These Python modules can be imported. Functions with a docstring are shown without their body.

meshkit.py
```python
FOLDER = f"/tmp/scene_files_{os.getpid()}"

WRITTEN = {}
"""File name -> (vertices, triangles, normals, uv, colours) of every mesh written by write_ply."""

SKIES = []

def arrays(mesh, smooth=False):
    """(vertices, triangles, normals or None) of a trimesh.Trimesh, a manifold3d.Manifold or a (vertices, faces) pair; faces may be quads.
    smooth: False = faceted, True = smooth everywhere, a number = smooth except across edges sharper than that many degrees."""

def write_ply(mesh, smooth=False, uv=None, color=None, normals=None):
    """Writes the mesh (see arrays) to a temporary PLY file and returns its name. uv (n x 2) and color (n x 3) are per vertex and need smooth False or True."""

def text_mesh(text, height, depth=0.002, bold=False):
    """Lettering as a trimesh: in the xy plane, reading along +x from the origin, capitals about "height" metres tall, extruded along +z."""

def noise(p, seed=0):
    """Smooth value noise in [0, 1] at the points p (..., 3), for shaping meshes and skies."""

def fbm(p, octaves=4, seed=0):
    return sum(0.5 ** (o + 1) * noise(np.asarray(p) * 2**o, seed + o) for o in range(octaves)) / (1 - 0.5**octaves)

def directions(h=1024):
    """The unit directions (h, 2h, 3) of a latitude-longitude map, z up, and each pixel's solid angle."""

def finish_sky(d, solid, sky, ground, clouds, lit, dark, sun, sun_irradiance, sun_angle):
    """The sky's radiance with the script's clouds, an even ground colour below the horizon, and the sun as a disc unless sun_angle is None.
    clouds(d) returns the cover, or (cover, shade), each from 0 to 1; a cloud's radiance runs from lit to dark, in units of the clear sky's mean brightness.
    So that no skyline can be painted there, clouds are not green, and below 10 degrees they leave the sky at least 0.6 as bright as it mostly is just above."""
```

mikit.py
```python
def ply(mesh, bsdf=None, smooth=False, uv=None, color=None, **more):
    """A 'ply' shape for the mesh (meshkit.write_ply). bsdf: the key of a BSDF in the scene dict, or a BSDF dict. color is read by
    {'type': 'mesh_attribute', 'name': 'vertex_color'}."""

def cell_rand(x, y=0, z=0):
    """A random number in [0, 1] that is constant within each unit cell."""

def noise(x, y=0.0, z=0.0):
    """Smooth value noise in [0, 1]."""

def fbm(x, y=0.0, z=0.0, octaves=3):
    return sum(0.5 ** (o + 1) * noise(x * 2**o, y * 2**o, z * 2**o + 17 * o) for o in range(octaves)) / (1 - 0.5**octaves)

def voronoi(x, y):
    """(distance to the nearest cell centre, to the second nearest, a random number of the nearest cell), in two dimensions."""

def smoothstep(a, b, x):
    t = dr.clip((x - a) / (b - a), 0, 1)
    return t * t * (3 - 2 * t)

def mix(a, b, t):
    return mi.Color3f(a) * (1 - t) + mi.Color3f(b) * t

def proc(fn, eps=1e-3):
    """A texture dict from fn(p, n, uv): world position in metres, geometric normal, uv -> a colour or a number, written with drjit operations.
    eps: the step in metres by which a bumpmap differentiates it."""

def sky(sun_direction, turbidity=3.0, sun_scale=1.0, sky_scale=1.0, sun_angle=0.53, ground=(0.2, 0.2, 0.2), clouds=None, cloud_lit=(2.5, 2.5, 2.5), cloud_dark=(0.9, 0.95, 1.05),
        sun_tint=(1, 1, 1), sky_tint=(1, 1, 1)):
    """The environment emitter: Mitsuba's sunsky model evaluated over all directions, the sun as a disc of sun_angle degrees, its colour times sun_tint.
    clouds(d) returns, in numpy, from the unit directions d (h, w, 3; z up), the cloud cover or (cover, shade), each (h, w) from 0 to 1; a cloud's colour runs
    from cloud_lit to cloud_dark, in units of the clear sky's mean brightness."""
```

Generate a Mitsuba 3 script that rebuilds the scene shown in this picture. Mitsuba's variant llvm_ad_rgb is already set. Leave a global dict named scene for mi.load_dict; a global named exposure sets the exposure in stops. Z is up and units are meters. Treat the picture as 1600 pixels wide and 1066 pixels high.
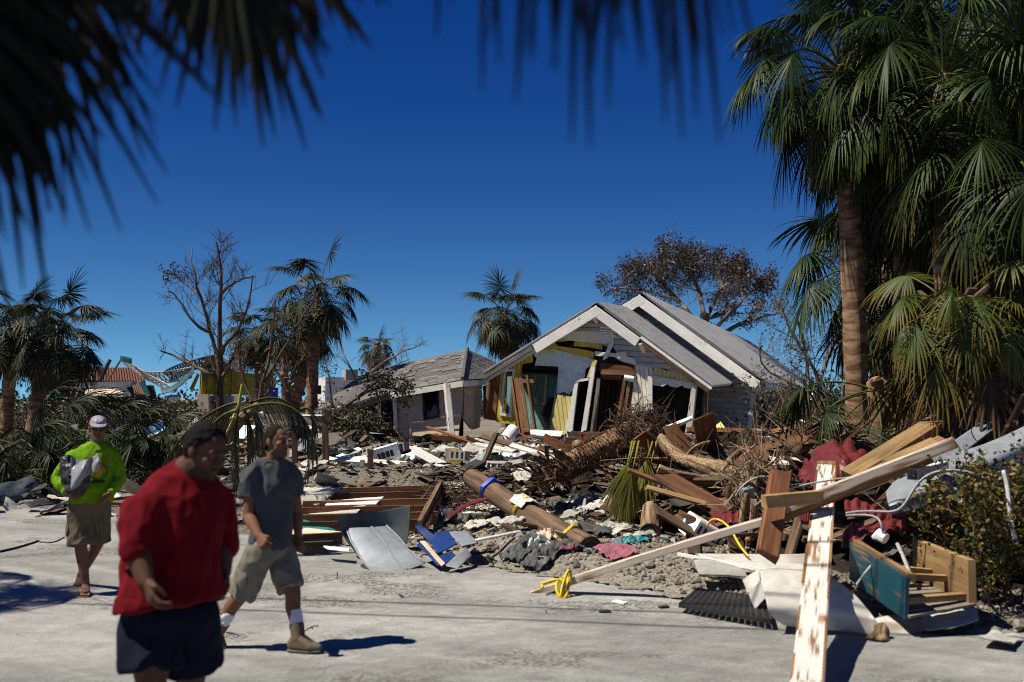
import math, random
import numpy as np, trimesh, drjit as dr, mitsuba as mi
import manifold3d as m3
from shapely.geometry import Polygon, LineString, box as sbox
from shapely import affinity
import mikit, meshkit
from mikit import noise, fbm, voronoi, cell_rand, smoothstep, mix

T = mi.ScalarTransform4f
PITCH = math.radians(3.35)
EYE = np.array([0., 0., 1.9])
FPX = 1570.0
scene, labels = {}, {}
scene['camera'] = {'type': 'thinlens', 'fov': 54.0, 'aperture_radius': 0.0105, 'focus_distance': 19.0, 'near_clip': 0.1, 'far_clip': 6000.0,
                   'to_world': T().look_at([0, 0, 1.9], [0, math.cos(PITCH), 1.9 + math.sin(PITCH)], [0, 0, 1])}
SUN = np.array([-1.08, -0.24, 1.78])
scene['sky'] = mikit.sky(SUN.tolist(), turbidity=2.2, sky_scale=0.24, sun_scale=1.0, ground=(0.25, 0.24, 0.22), sun_tint=(0.94, 1.03, 1.1), sky_tint=(0.04, 0.41, 1.25),
                         clouds=lambda d: 0.76 * np.exp(-np.maximum(d[..., 2], 0) / .082), cloud_lit=(3.6, 8.9, 12.6))
exposure = 2.2
_np_cross = np.cross
def _cross(a, b, axis=None):
    a, b = np.asarray(a, float), np.asarray(b, float)
    if a.ndim == 1 and b.ndim == 1: return np.array([a[1] * b[2] - a[2] * b[1], a[2] * b[0] - a[0] * b[2], a[0] * b[1] - a[1] * b[0]])
    return _np_cross(a, b)

# ------------------------------------------------------------------ layout helpers
def ray(px, py):
    a, b = (px - 800) / FPX, -(py - 533) / FPX
    return np.array([a, math.cos(PITCH) - b * math.sin(PITCH), math.sin(PITCH) + b * math.cos(PITCH)])
def P(px, py, Y):
    d = ray(px, py)
    return EYE + d * (Y / d[1])
def G(px, py, z=0.0):
    d = ray(px, py)
    return EYE + d * ((z - EYE[2]) / d[2])
def nrm(v):
    v = np.asarray(v, float)
    return v / max(math.sqrt(float(v @ v)), 1e-12)
def frame(o, x, zhint=(0, 0, 1)):
    x = nrm(x); z = np.asarray(zhint, float)
    y = _cross(z, x)
    if np.linalg.norm(y) < 1e-6: y = _cross([0, 1, 0.01], x)
    y = nrm(y); z = _cross(x, y)
    M = np.eye(4); M[:3, 0], M[:3, 1], M[:3, 2], M[:3, 3] = x, y, z, o
    return M
def rotz(a, o=(0, 0, 0)):
    M = np.eye(4); c, s = math.cos(a), math.sin(a)
    M[:2, :2] = [[c, -s], [s, c]]; M[:3, 3] = o
    return M
def euler(o, yaw=0, pitch=0, roll=0):
    cy, sy, cp, sp, cr, sr = math.cos(yaw), math.sin(yaw), math.cos(pitch), math.sin(pitch), math.cos(roll), math.sin(roll)
    M = np.eye(4)
    M[:3, :3] = np.array([[cy, -sy, 0], [sy, cy, 0], [0, 0, 1]]) @ np.array([[cp, 0, -sp], [0, 1, 0], [sp, 0, cp]]) @ np.array([[1, 0, 0], [0, cr, -sr], [0, sr, cr]])
    M[:3, 3] = o
    return M
def ap(M, v):
    v = np.asarray(v, float)
    return v @ M[:3, :3].T + M[:3, 3]

USED = {}
def fresh(key):
    n = USED.get(key, 0); USED[key] = n + 1
    return key if n == 0 else f'{key}_{n:03d}'
def thing(name, label, cat, group=None):
    k = fresh(name); labels[k] = {'label': label, 'category': cat}
    if group: labels[k]['group'] = group
    return k
def tag(k, label=None, cat=None, group=None, kind=None):
    d = labels.setdefault(k, {})
    for a, b in (('label', label), ('category', cat), ('group', group), ('kind', kind)):
        if b: d[a] = b
    return k
UVN = [0]
def uvoff():
    UVN[0] += 1
    return np.array([100.0 * UVN[0], 0.0])
class MB:
    """collects pieces of ONE object"""
    def __init__(s): s.v, s.f, s.uv, s.c, s.n = [], [], [], [], 0
    def add(s, v, f, uv=None, c=None):
        v = np.asarray(v, float); f = np.asarray(f, int)
        if f.shape[1] == 4: f = np.vstack([f[:, [0, 1, 2]], f[:, [0, 2, 3]]])
        s.v.append(v); s.f.append(f + s.n); s.n += len(v)
        s.uv.append(np.zeros((len(v), 2)) if uv is None else np.asarray(uv, float))
        s.c.append(np.ones((len(v), 3)) if c is None else np.broadcast_to(np.asarray(c, float), (len(v), 3)))
        return s
    def box(s, M, L, W, H, jag=0, rng=None, bend=0.0, seg=1, cham=0.0):
        """box centred on M's origin, long axis x; uv runs along it in metres"""
        off = uvoff(); w, h = W / 2, H / 2
        if cham: ring = [(-w + cham, -h), (w - cham, -h), (w, -h + cham), (w, h - cham), (w - cham, h), (-w + cham, h), (-w, h - cham), (-w, -h + cham)]
        else: ring = [(-w, -h), (w, -h), (w, h), (-w, h)]
        ring = np.array(ring); n = len(ring)
        xs = np.linspace(-L / 2, L / 2, seg + 1)
        peri = np.r_[0, np.cumsum(np.linalg.norm(np.roll(ring, -1, 0) - ring, axis=1))]
        V, U, F = [], [], []
        j = (rng.uniform(-jag, jag, (2, n)) if jag else np.zeros((2, n)))
        for k in range(n):
            a, b = ring[k], ring[(k + 1) % n]; k2 = (k + 1) % n
            for i, x in enumerate(xs):
                e0 = j[0, k] if i == 0 else j[1, k] if i == seg else 0
                e1 = j[0, k2] if i == 0 else j[1, k2] if i == seg else 0
                z = bend * (1 - (2 * x / L) ** 2)
                V += [(x + e0, a[0], a[1] + z), (x + e1, b[0], b[1] + z)]; U += [(x, peri[k]), (x, peri[k + 1])]
            base = k * 2 * (seg + 1)
            for i in range(seg):
                q = base + 2 * i; F.append((q, q + 1, q + 3, q + 2)[::-1])
        for e, x in ((0, -L / 2), (1, L / 2)):
            q = len(V)
            for k in range(n): V.append((x + j[e, k], ring[k][0], ring[k][1])); U.append((x + ring[k][0], ring[k][1] * .15))
            for k in range(1, n - 1): F.append((q, q + k, q + k + 1, q + k + 1) if e else (q, q + k + 1, q + k, q + k))
        return s.add(ap(M, V), fixq(F), np.array(U) + off)
    def bar(s, p0, p1, W, H, up=(0, 0, 1), **k):
        p0, p1 = np.asarray(p0, float), np.asarray(p1, float)
        return s.box(frame((p0 + p1) / 2, p1 - p0, up), np.linalg.norm(p1 - p0), W, H, **k)
    def prism(s, poly, th, M=np.eye(4), uvs=None, swap=False):
        """shapely polygon in M's xy plane, extruded along +z by th"""
        off = uvoff()
        for g in getattr(poly, 'geoms', [poly]):
            if g.is_empty or g.geom_type != 'Polygon' or g.area < 1e-5: continue
            m = trimesh.creation.extrude_polygon(g, th, engine='earcut')
            v = m.vertices[m.faces].reshape(-1, 3); f = np.arange(len(v)).reshape(-1, 3)
            uv = v[:, :2] + v[:, 2:3]
            if swap: uv = uv[:, ::-1]
            s.add(ap(M, v), f, uv + off)
        return s
    def tube(s, path, r, n=6, cap=True, c=None, rough=0., freq=6.):
        path = np.asarray(path, float); r = np.broadcast_to(np.asarray(r, float), (len(path),)); off = uvoff()
        t = np.gradient(path, axis=0); t /= np.linalg.norm(t, axis=1, keepdims=True) + 1e-12
        a = _cross(t[0], [0.12, 0.23, 0.97] if abs(t[0][2]) < .9 else [1, 0.1, 0]); a = nrm(a)
        V, U, F = [], [], []; L = 0; qs = np.linspace(0, 2 * math.pi, n + 1)
        RN = 2 * meshkit.fbm(np.stack([np.repeat(np.cumsum(np.r_[0, np.linalg.norm(np.diff(path, axis=0), axis=1)])[:, None] * freq * .5, n + 1, 1), np.tile(np.cos(qs) * 1.6, (len(path), 1)), np.tile(np.sin(qs) * 1.6, (len(path), 1))], -1) + path[0].sum(), 3) - 1 if rough else np.zeros((len(path), n + 1))
        for i in range(len(path)):
            a = nrm(a - t[i] * (a @ t[i])); b = _cross(t[i], a)
            if i: L += np.linalg.norm(path[i] - path[i - 1])
            for k in range(n + 1):
                q = 2 * math.pi * k / n
                V.append(path[i] + r[i] * (math.cos(q) * a + math.sin(q) * b) * (1 + rough * RN[i, k])); U.append((L, k / n * 6.28 * max(r.mean(), .01)))
        for i in range(len(path) - 1):
            for k in range(n):
                p = i * (n + 1) + k; F.append((p, p + 1, p + n + 2, p + n + 1))
        if cap:
            for i in (0, len(path) - 1):
                q = len(V); V.append(path[i]); U.append((0, 0))
                for k in range(n):
                    p = i * (n + 1) + k; F.append((q, p + 1, p, p) if i == 0 else (q, p, p + 1, p + 1))
        return s.add(V, fixq(F), np.array(U) + off, c)
    def sheet(s, Pg, th=0.004, c=None):
        """grid of points nu x nv with thickness"""
        Pg = np.asarray(Pg, float); nu, nv = Pg.shape[:2]; off = uvoff()
        du, dv = np.gradient(Pg, axis=0), np.gradient(Pg, axis=1)
        N = _cross(du, dv); N /= np.linalg.norm(N, axis=2, keepdims=True) + 1e-12
        ul = np.r_[0, np.cumsum(np.linalg.norm(np.diff(Pg[:, 0], axis=0), axis=1))]; vl = np.r_[0, np.cumsum(np.linalg.norm(np.diff(Pg[0], axis=0), axis=1))]
        UV = np.stack(np.meshgrid(ul, vl, indexing='ij'), -1).reshape(-1, 2)
        A, B = (Pg + N * th / 2).reshape(-1, 3), (Pg - N * th / 2).reshape(-1, 3)
        idx = np.arange(nu * nv).reshape(nu, nv)
        q = np.stack([idx[:-1, :-1], idx[1:, :-1], idx[1:, 1:], idx[:-1, 1:]], -1).reshape(-1, 4)
        m = nu * nv
        rim = np.r_[idx[0, :], idx[1:, -1], idx[-1, -2::-1], idx[-2:0:-1, 0]]; r2 = np.roll(rim, -1)
        e = np.stack([rim, r2, r2 + m, rim + m], -1)
        return s.add(np.vstack([A, B]), np.vstack([q, q[:, ::-1] + m, e]), np.vstack([UV, UV]) + off, c)
    def build(s, key, bsdf, smooth=False, parent=None, color=False, **more):
        key = fresh(f'{parent}__{key}' if parent else key)
        v, f, uv = np.vstack(s.v), np.vstack(s.f), np.vstack(s.uv)
        if bsdf in PAL: bsdf, r, _ = PAL[bsdf]; uv = uv + [0, 1000 * r]
        scene[key] = mikit.ply((v, f), bsdf, smooth=smooth, uv=uv, color=np.vstack(s.c) if color else None, **more)
        return key
_FIB = np.array([(0, 3, 1), (1, 3, 4), (1, 4, 2), (2, 4, 5), (2, 5, 0), (0, 5, 3)])
def fibres(m, A, B, C, r, col):
    """n thin three-sided strands through the points A, B, C (n x 3), radius r (n), thinner at C"""
    A, B, C = (np.asarray(x, float) for x in (A, B, C)); n = len(A); d = C - A; s1 = _np_cross(d, [.31, .52, .8]); s1 /= np.linalg.norm(s1, axis=1, keepdims=True) + 1e-9; s2 = _np_cross(d, s1); s2 /= np.linalg.norm(s2, axis=1, keepdims=True) + 1e-9
    r = np.broadcast_to(r, (n,))[:, None]; V = []
    for p, k in ((A, 1.), (B, .8), (C, .35)):
        for q in (0, 2.094, 4.189): V.append(p + (s1 * math.cos(q) + s2 * math.sin(q)) * r * k)
    V = np.stack(V, 1); f = np.vstack([_FIB, _FIB + 3])
    m.add(V.reshape(-1, 3), (f[None] + 9 * np.arange(n)[:, None, None]).reshape(-1, 3), None, np.repeat(np.broadcast_to(col, (n, 3)), 9, 0))
def fixq(F):
    out = []
    for q in F:
        out.append((q[0], q[1], q[2]))
        if len(q) == 4 and q[3] != q[2] and q[3] != q[0]: out.append((q[0], q[2], q[3]))
    return np.array(out)
def one(key, bsdf, fn, smooth=False, parent=None, **k):
    m = MB(); fn(m)
    return m.build(key, bsdf, smooth, parent, **k)

# ------------------------------------------------------------------ materials
# All boards share one BSDF and all dusty plain things another: uv.y carries 1000 x the row of a palette, uv.x 100 x the piece's own number.
PAL = {}
def row(name, master, a, b, x=0., y=0., rough=.7): PAL[name] = (master, len(PAL), list(a) + list(b) + [x, y, rough])
def wood(name, c1, c2, rough=.75, spread=.5): row(name, 'm_boards', c1, c2, 2.0, 1.0, rough)
def paint(name, c, w, cover, rough=.5, s=1.0): row(name, 'm_boards', w, c, cover, s, rough)
def dirty(name, c, amt=.35, s=3.0, c2=(.16, .13, .1), rough=.6, metal=False): row(name, 'm_dusty', c, c2, amt, s, rough); PAL[name][2].append(.3 if metal else 0.)
def prin(name, color, rough=0.7, spec=0.4, **kw):
    scene[name] = {'type': 'twosided', 'bsdf': {'type': 'principled', 'base_color': mikit.proc(color) if callable(color) else color if isinstance(color, dict) else {'type': 'rgb', 'value': list(color)}, 'roughness': rough, 'specular': spec, **kw}}
def bumped(name, color, h, eps=2e-3, rough=.8, spec=.3):
    b = {'type': 'principled', 'base_color': mikit.proc(color), 'roughness': rough, 'specular': spec}
    scene[name] = {'type': 'twosided', 'bsdf': {'type': 'bumpmap', 'nested': mikit.proc(h, eps), 'scale': 1.0, 'bsdf': b}}
VCOL = {'type': 'mesh_attribute', 'name': 'vertex_color'}
wood('m_lumber', (.36, .19, .085), (.2, .085, .032))
wood('m_lumber_new', (.4, .265, .125), (.27, .16, .065), .7)
wood('m_oldwood', (.2, .13, .085), (.09, .055, .035), .85)
wood('m_greywood', (.3, .27, .235), (.17, .14, .12), .85)
wood('m_redwood', (.22, .092, .042), (.11, .042, .02), .7)
wood('m_darkwood', (.085, .05, .032), (.04, .024, .016), .85)
paint('m_whitepaint', (.8, .79, .76), (.3, .16, .08), .78)
paint('m_peelwhite', (.62, .605, .575), (.28, .14, .065), .62)
paint('m_yellowboard', (.62, .44, .055), (.35, .22, .1), .73)
paint('m_paleyellow', (.72, .6, .22), (.35, .25, .14), .75)
paint('m_creamboard', (.8, .77, .64), (.4, .32, .2), .77)
paint('m_siding', (.52, .51, .48), (.33, .29, .25), .8, .6, .6)
paint('m_siding_shade', (.3, .3, .29), (.2, .18, .16), .76, .7, .6)  # darker siding copy: the side wall's shade is put into its colour
paint('m_beige', (.66, .53, .41), (.3, .2, .13), .8, .65, .5)
paint('m_tealpaint', (.005, .06, .09), (.2, .14, .09), .66)
paint('m_plyred', (.33, .14, .05), (.15, .06, .03), .6, .75)
dirty('m_drywall', (.7, .84, .87), .25, 2.2, (.3, .3, .28), .8)
dirty('m_teal', (.24, .5, .48), .4, 2.0, rough=.8)
dirty('m_brightteal', (.03, .42, .5), .2, 3.0, rough=.5)
dirty('m_white', (.8, .8, .79), .25, 4.0, (.35, .31, .27), .4)
dirty('m_paper', (.56, .54, .5), .5, 6.0, (.28, .25, .2), .9)
dirty('m_pvc', (.82, .82, .82), .15, 5.0, (.4, .36, .3), .3)
dirty('m_greysheet', (.36, .4, .45), .35, 3.0, (.24, .24, .24), .45, True)
dirty('m_darksheet', (.1, .12, .13), .4, 3.0, (.15, .12, .1), .4, True)
dirty('m_bluesheet', (.015, .045, .2), .25, 3.0, (.2, .2, .22), .35)
dirty('m_whitemetal', (.8, .78, .74), .85, 3.0, (.33, .26, .18), .35)
dirty('m_redmetal', (.15, .026, .028), .5, 4.0, (.07, .035, .03), .32)
dirty('m_redbox', (.55, .03, .04), .1, 3.0, (.3, .05, .05), .4)
dirty('m_roofmetal', (.125, .125, .127), .35, .9, (.085, .082, .08), .45, True)
dirty('m_ribglint', (.5, .5, .51), .3, .9, (.33, .32, .31), .35, True)  # paler than the roof metal: the ribs' glint is put into the colour
dirty('m_black', (.018, .018, .02), .2, 3, rough=.6)
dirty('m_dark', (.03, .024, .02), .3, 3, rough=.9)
dirty('m_felt', (.07, .065, .068), .4, 2.5, (.14, .13, .12), .9)
dirty('m_concrete', (.5, .49, .46), .4, 4.0, (.25, .23, .2), .9)
dirty('m_stone', (.48, .43, .37), .5, 30., (.26, .21, .16), .95)
dirty('m_yellowwall', (.62, .5, .03), .3, 1.2, (.2, .16, .06), .8)
dirty('m_redroof', (.3, .1, .06), .3, 2., (.15, .08, .06), .7)
dirty('m_cable', (.5, .5, .5), .2, 5, rough=.5)
dirty('m_rope', (.8, .58, .02), .15, 9, (.4, .3, .05), .6)
dirty('m_bluerope', (.02, .08, .55), .1, 9, rough=.5)
dirty('m_pink', (.6, .2, .28), .4, 5, (.3, .2, .2), .9)
dirty('m_greycloth', (.1, .105, .11), .5, 5, (.25, .24, .22), .9)
dirty('m_cloth_white', (.75, .7, .66), .35, 6, (.4, .33, .26), .9)
def frond_row(name, col, tip, stalk): row(name, 'm_frond', col, tip, stalk[0], stalk[1], .45); PAL[name][2].append(stalk[2])
frond_row('f_near', (.011, .025, .005), (.045, .066, .01), (.07, .085, .02))
frond_row('f_near_old', (.011, .023, .005), (.08, .07, .015), (.08, .08, .02))
frond_row('f_yellow', (.032, .055, .011), (.13, .095, .018), (.14, .13, .025))
frond_row('f_yellow_old', (.06, .065, .014), (.17, .1, .02), (.16, .13, .03))
frond_row('f_far', (.02, .032, .012), (.085, .085, .04), (.08, .08, .03))
frond_row('f_far_old', (.045, .045, .02), (.13, .1, .045), (.1, .08, .035))
frond_row('f_brown', (.12, .075, .035), (.2, .13, .06), (.12, .08, .04))
frond_row('f_bush', (.016, .028, .011), (.11, .1, .045), (.08, .09, .03))
frond_row('f_over_shade', (.007, .01, .005), (.014, .013, .007), (.012, .012, .006))  # overhead fronds near black: shade from foliage above is put into the colour
frond_row('f_hang', (.2, .2, .03), (.32, .27, .08), (.2, .175, .025))
frond_row('f_coco', (.035, .045, .018), (.11, .09, .04), (.05, .042, .018))
frond_row('f_coco_yellow', (.07, .075, .025), (.12, .1, .04), (.075, .07, .018))
DIM = dict(m_lumber=.72, m_lumber_new=.72, m_oldwood=.7, m_greywood=.65, m_redwood=.75, m_darkwood=.8, m_plyred=.7, m_brightteal=.42, m_paper=.72, m_white=.85, m_pvc=.9, m_greysheet=.75, m_bluesheet=.8, m_whitemetal=.6, m_redmetal=.85, m_concrete=.55, m_yellowwall=.46, m_redroof=.42, m_cable=.65, m_rope=.8,
           m_pink=.42, m_greycloth=.65, m_cloth_white=.75, m_beige=.88, m_drywall=.9, m_teal=.8, m_siding_shade=.8, f_hang=.7, f_coco=.65, f_coco_yellow=.65, f_bush=.8, f_far=.85, f_brown=.5)
paint('m_creamplank', (.5, .43, .36), (.26, .14, .07), .55)
_tab = np.zeros((len(PAL), 10))
for _n, (_m, _i, _r) in PAL.items():
    _tab[_i, :len(_r)] = _r; _tab[_i, :6] *= DIM.get(_n, 1.)
TAB = [mi.Float(np.ascontiguousarray(_tab[:, k]).astype(np.float32)) for k in range(10)]
def look_up(uv):
    i = mi.UInt32(dr.clip(dr.floor(uv.y / 1000 + .5), 0, len(PAL) - 1))
    t = [dr.gather(mi.Float, TAB[k], i) for k in range(9)]
    return mi.Color3f(t[0], t[1], t[2]), mi.Color3f(t[3], t[4], t[5]), t[6], t[7], uv.y - 1000 * dr.floor(uv.y / 1000 + .5)
def rough_fn(p, n, uv): return dr.gather(mi.Float, TAB[8], mi.UInt32(dr.clip(dr.floor(uv.y / 1000 + .5), 0, len(PAL) - 1)))
def metal_fn(p, n, uv): return dr.gather(mi.Float, TAB[9], mi.UInt32(dr.clip(dr.floor(uv.y / 1000 + .5), 0, len(PAL) - 1)))
def boards_fn(p, n, uv):
    a, b, cover, s, y = look_up(uv); k = dr.floor(uv.x / 100 + .5); x = uv.x - 100 * k; bare = cover > 1.5
    w2 = dr.select(bare, b, a * .5)
    g = fbm(x * 1.7, y * 38, k, 2); kn = smoothstep(.62, .8, noise(x * 6, y * 22, k + 5)); tone = cell_rand(k, 3)
    wd = mix(a, w2, smoothstep(.3, .72, g) * .8 + kn * .4) * (.75 + .5 * tone) * (.75 + .5 * noise(x * 3, y * 7, k + 9))
    f = .62 * fbm(x * 3.2 * s, y * 13 * s, k, 3) + .38 * fbm(x * 16 * s, y * 55 * s, k + 3, 2)
    m = dr.select(bare, 1., smoothstep(cover - .02, cover + .02, f))
    return mix(b * (.86 + .2 * noise(x * 4, y * 6, k + 7)) * (.95 + .08 * tone), wd, m)
def dusty_fn(p, n, uv):
    a, b, amt, s, y = look_up(uv); f = fbm(p.x * s, p.y * s, p.z * s, 3)
    return mix(a * (.85 + .3 * noise(p.x * s * 5, p.y * s * 5, p.z * s * 5)), b, smoothstep(.5, .8, f) * amt)
for nm, fn, kw in (('m_boards', boards_fn, dict(specular=.35)), ('m_dusty', dusty_fn, dict(specular=.45, metallic=mikit.proc(metal_fn)))):
    scene[nm] = {'type': 'twosided', 'bsdf': {'type': 'principled', 'base_color': mikit.proc(fn), 'roughness': mikit.proc(rough_fn), **kw}}
def frond_fn(p, n, uv):
    a, b, s0, s1, y = look_up(uv); t = dr.clip(y, 0, 1)
    s2 = dr.gather(mi.Float, TAB[9], mi.UInt32(dr.clip(dr.floor(uv.y / 1000 + .5), 0, len(PAL) - 1)))
    return dr.select(y > 1.5, mi.Color3f(s0, s1, s2), mix(a, b, t * t) * uv.x)
prin('m_frond', frond_fn, .48, spec=.17)
prin('m_vcol', VCOL, .75)
prin('m_vgloss', VCOL, .4)
prin('m_cloth', VCOL, .9, spec=.15)
prin('m_foliage', VCOL, .5, spec=.35)
bumped('m_driftwood', lambda p, n, uv: mix((.07, .042, .024), (.32, .225, .135), smoothstep(.25, .75, fbm(uv.x * 3, uv.y * 26, 1., 4))), lambda p, n, uv: .03 * fbm(uv.x * 4, uv.y * 30, 1., 2), rough=.9)
bumped('m_palmbark', lambda p, n, uv: mix((.1, .052, .03), (.3, .19, .115), smoothstep(.25, .75, fbm(uv.x * 24 + .8 * noise(uv.y * 9), uv.y * 5, 0., 3))), lambda p, n, uv: .03 * noise(uv.x * 26 + 1.4 * noise(uv.y * 8, uv.x * 2), uv.y * 3), rough=.95)
# ------------------------------------------------------------------ ground, road
EDGE = np.array([(-80., 62), (-30, 31.), (-14, 21.), (-9.3, 18.2), (-3.8, 14.6), (-.45, 11.9), (1.75, 9.6), (4.05, 8.0), (9, 5.2), (40, -12)])
def edge_dist(x, y):
    """signed distance beyond the road's far edge"""
    x, y = np.asarray(x, float), np.asarray(y, float)
    best = np.full(np.broadcast(x, y).shape, 1e9); sg = np.zeros_like(best)
    for a, b in zip(EDGE[:-1], EDGE[1:]):
        d = b - a; L2 = d @ d
        t = np.clip(((x - a[0]) * d[0] + (y - a[1]) * d[1]) / L2, 0, 1)
        dx, dy = x - (a[0] + t * d[0]), y - (a[1] + t * d[1])
        r = np.hypot(dx, dy); s = np.sign(d[0] * (y - a[1]) - d[1] * (x - a[0]))
        m = r < best; best = np.where(m, r, best); sg = np.where(m, s, sg)
    return best * sg
MOUNDS = [(-3.2, 19.5, .38, 2.2, 1.3), (-1.4, 18.6, .3, 1.3, 1.0), (.4, 12.9, .22, 1.3, 1.2), (2.0, 11.6, .2, 1.0, .8), (-1.4, 16.2, .25, 1.6, .8), (0, 27, .45, 9, 5)]
HEAP = [(2.9, 15.0, .85, 1.3, 1.6), (4.1, 13.2, 1.05, 1.3, 1.5), (5.2, 11.8, 1.2, 1.3, 1.4), (6.4, 11.6, 1.3, 1.3, 1.3), (8., 11.8, 1.3, 1.6, 1.5), (5.6, 16.5, 1.2, 2, 2.), (7, 18.5, 1.4, 2.6, 2.), (4.3, 19.5, .8, 1.6, 1.6), (1.3, 18.2, .4, 1.6, 1.0), (9.5, 18, 1.3, 2.5, 3)]
def ss(a, b, x):
    t = np.clip((x - a) / (b - a), 0, 1); return t * t * (3 - 2 * t)
def ground_h(x, y):
    x, y = np.asarray(x, float), np.asarray(y, float)
    d = edge_dist(x, y); p = np.stack([x, y, 0 * x], -1)
    h = .06 * ss(0, .4, d) + .3 * ss(.5, 12, d)
    for (mx, my, mh, rx, ry) in MOUNDS: h = h + mh * np.exp(-((x - mx) / rx) ** 2 - ((y - my) / ry) ** 2) * ss(0, .8, d)
    far = np.exp(-(np.hypot(x, y) / 70) ** 2)
    return h + far * ss(-.2, .8, d) * (.14 * (meshkit.fbm(p * 1.1, 4, 3) - .5) + .05 * (meshkit.fbm(p * 6, 2, 9) - .5)) + far * .02 * (meshkit.fbm(p * .8, 2, 5) - .5)
def heap_h(x, y):
    x, y = np.asarray(x, float), np.asarray(y, float)
    h = 0
    for (mx, my, mh, rx, ry) in HEAP: h = np.maximum(h, mh * np.exp(-((x - mx) / rx) ** 2 - ((y - my) / ry) ** 2))
    return h
_gx, _gy = np.arange(-20, 16, .1), np.arange(4, 50, .1); _XX, _YY = np.meshgrid(_gx, _gy, indexing='ij')
_slow_ground, _slow_edge = ground_h, edge_dist
_GG, _EE, _HH = ground_h(_XX, _YY), edge_dist(_XX, _YY), heap_h(_XX, _YY)
def _look(tab, x, y):
    i, j = (x + 20) * 10, (y - 4) * 10; a, b = int(i), int(j); i -= a; j -= b
    return float(tab[a, b] * (1 - i) * (1 - j) + tab[a + 1, b] * i * (1 - j) + tab[a, b + 1] * (1 - i) * j + tab[a + 1, b + 1] * i * j)
def _fast(tab, slow):
    def f(x, y):
        if np.ndim(x) == 0 and -19.8 < x < 15.7 and 4.2 < y < 49.7: return _look(tab, float(x), float(y))
        return slow(x, y)
    return f
edge_dist_s, ground_h, heap_h = _fast(_EE, edge_dist), _fast(_GG, ground_h), _fast(_HH, heap_h)
def top_h(x, y): return ground_h(x, y) + heap_h(x, y)
def gl(px, py):
    """the terrain point seen at a pixel"""
    d = ray(px, py); t = 3.0
    for _ in range(400):
        q = EYE + d * t
        if q[2] <= ground_h(q[0], q[1]): break
        t *= 1.006
    return q
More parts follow.
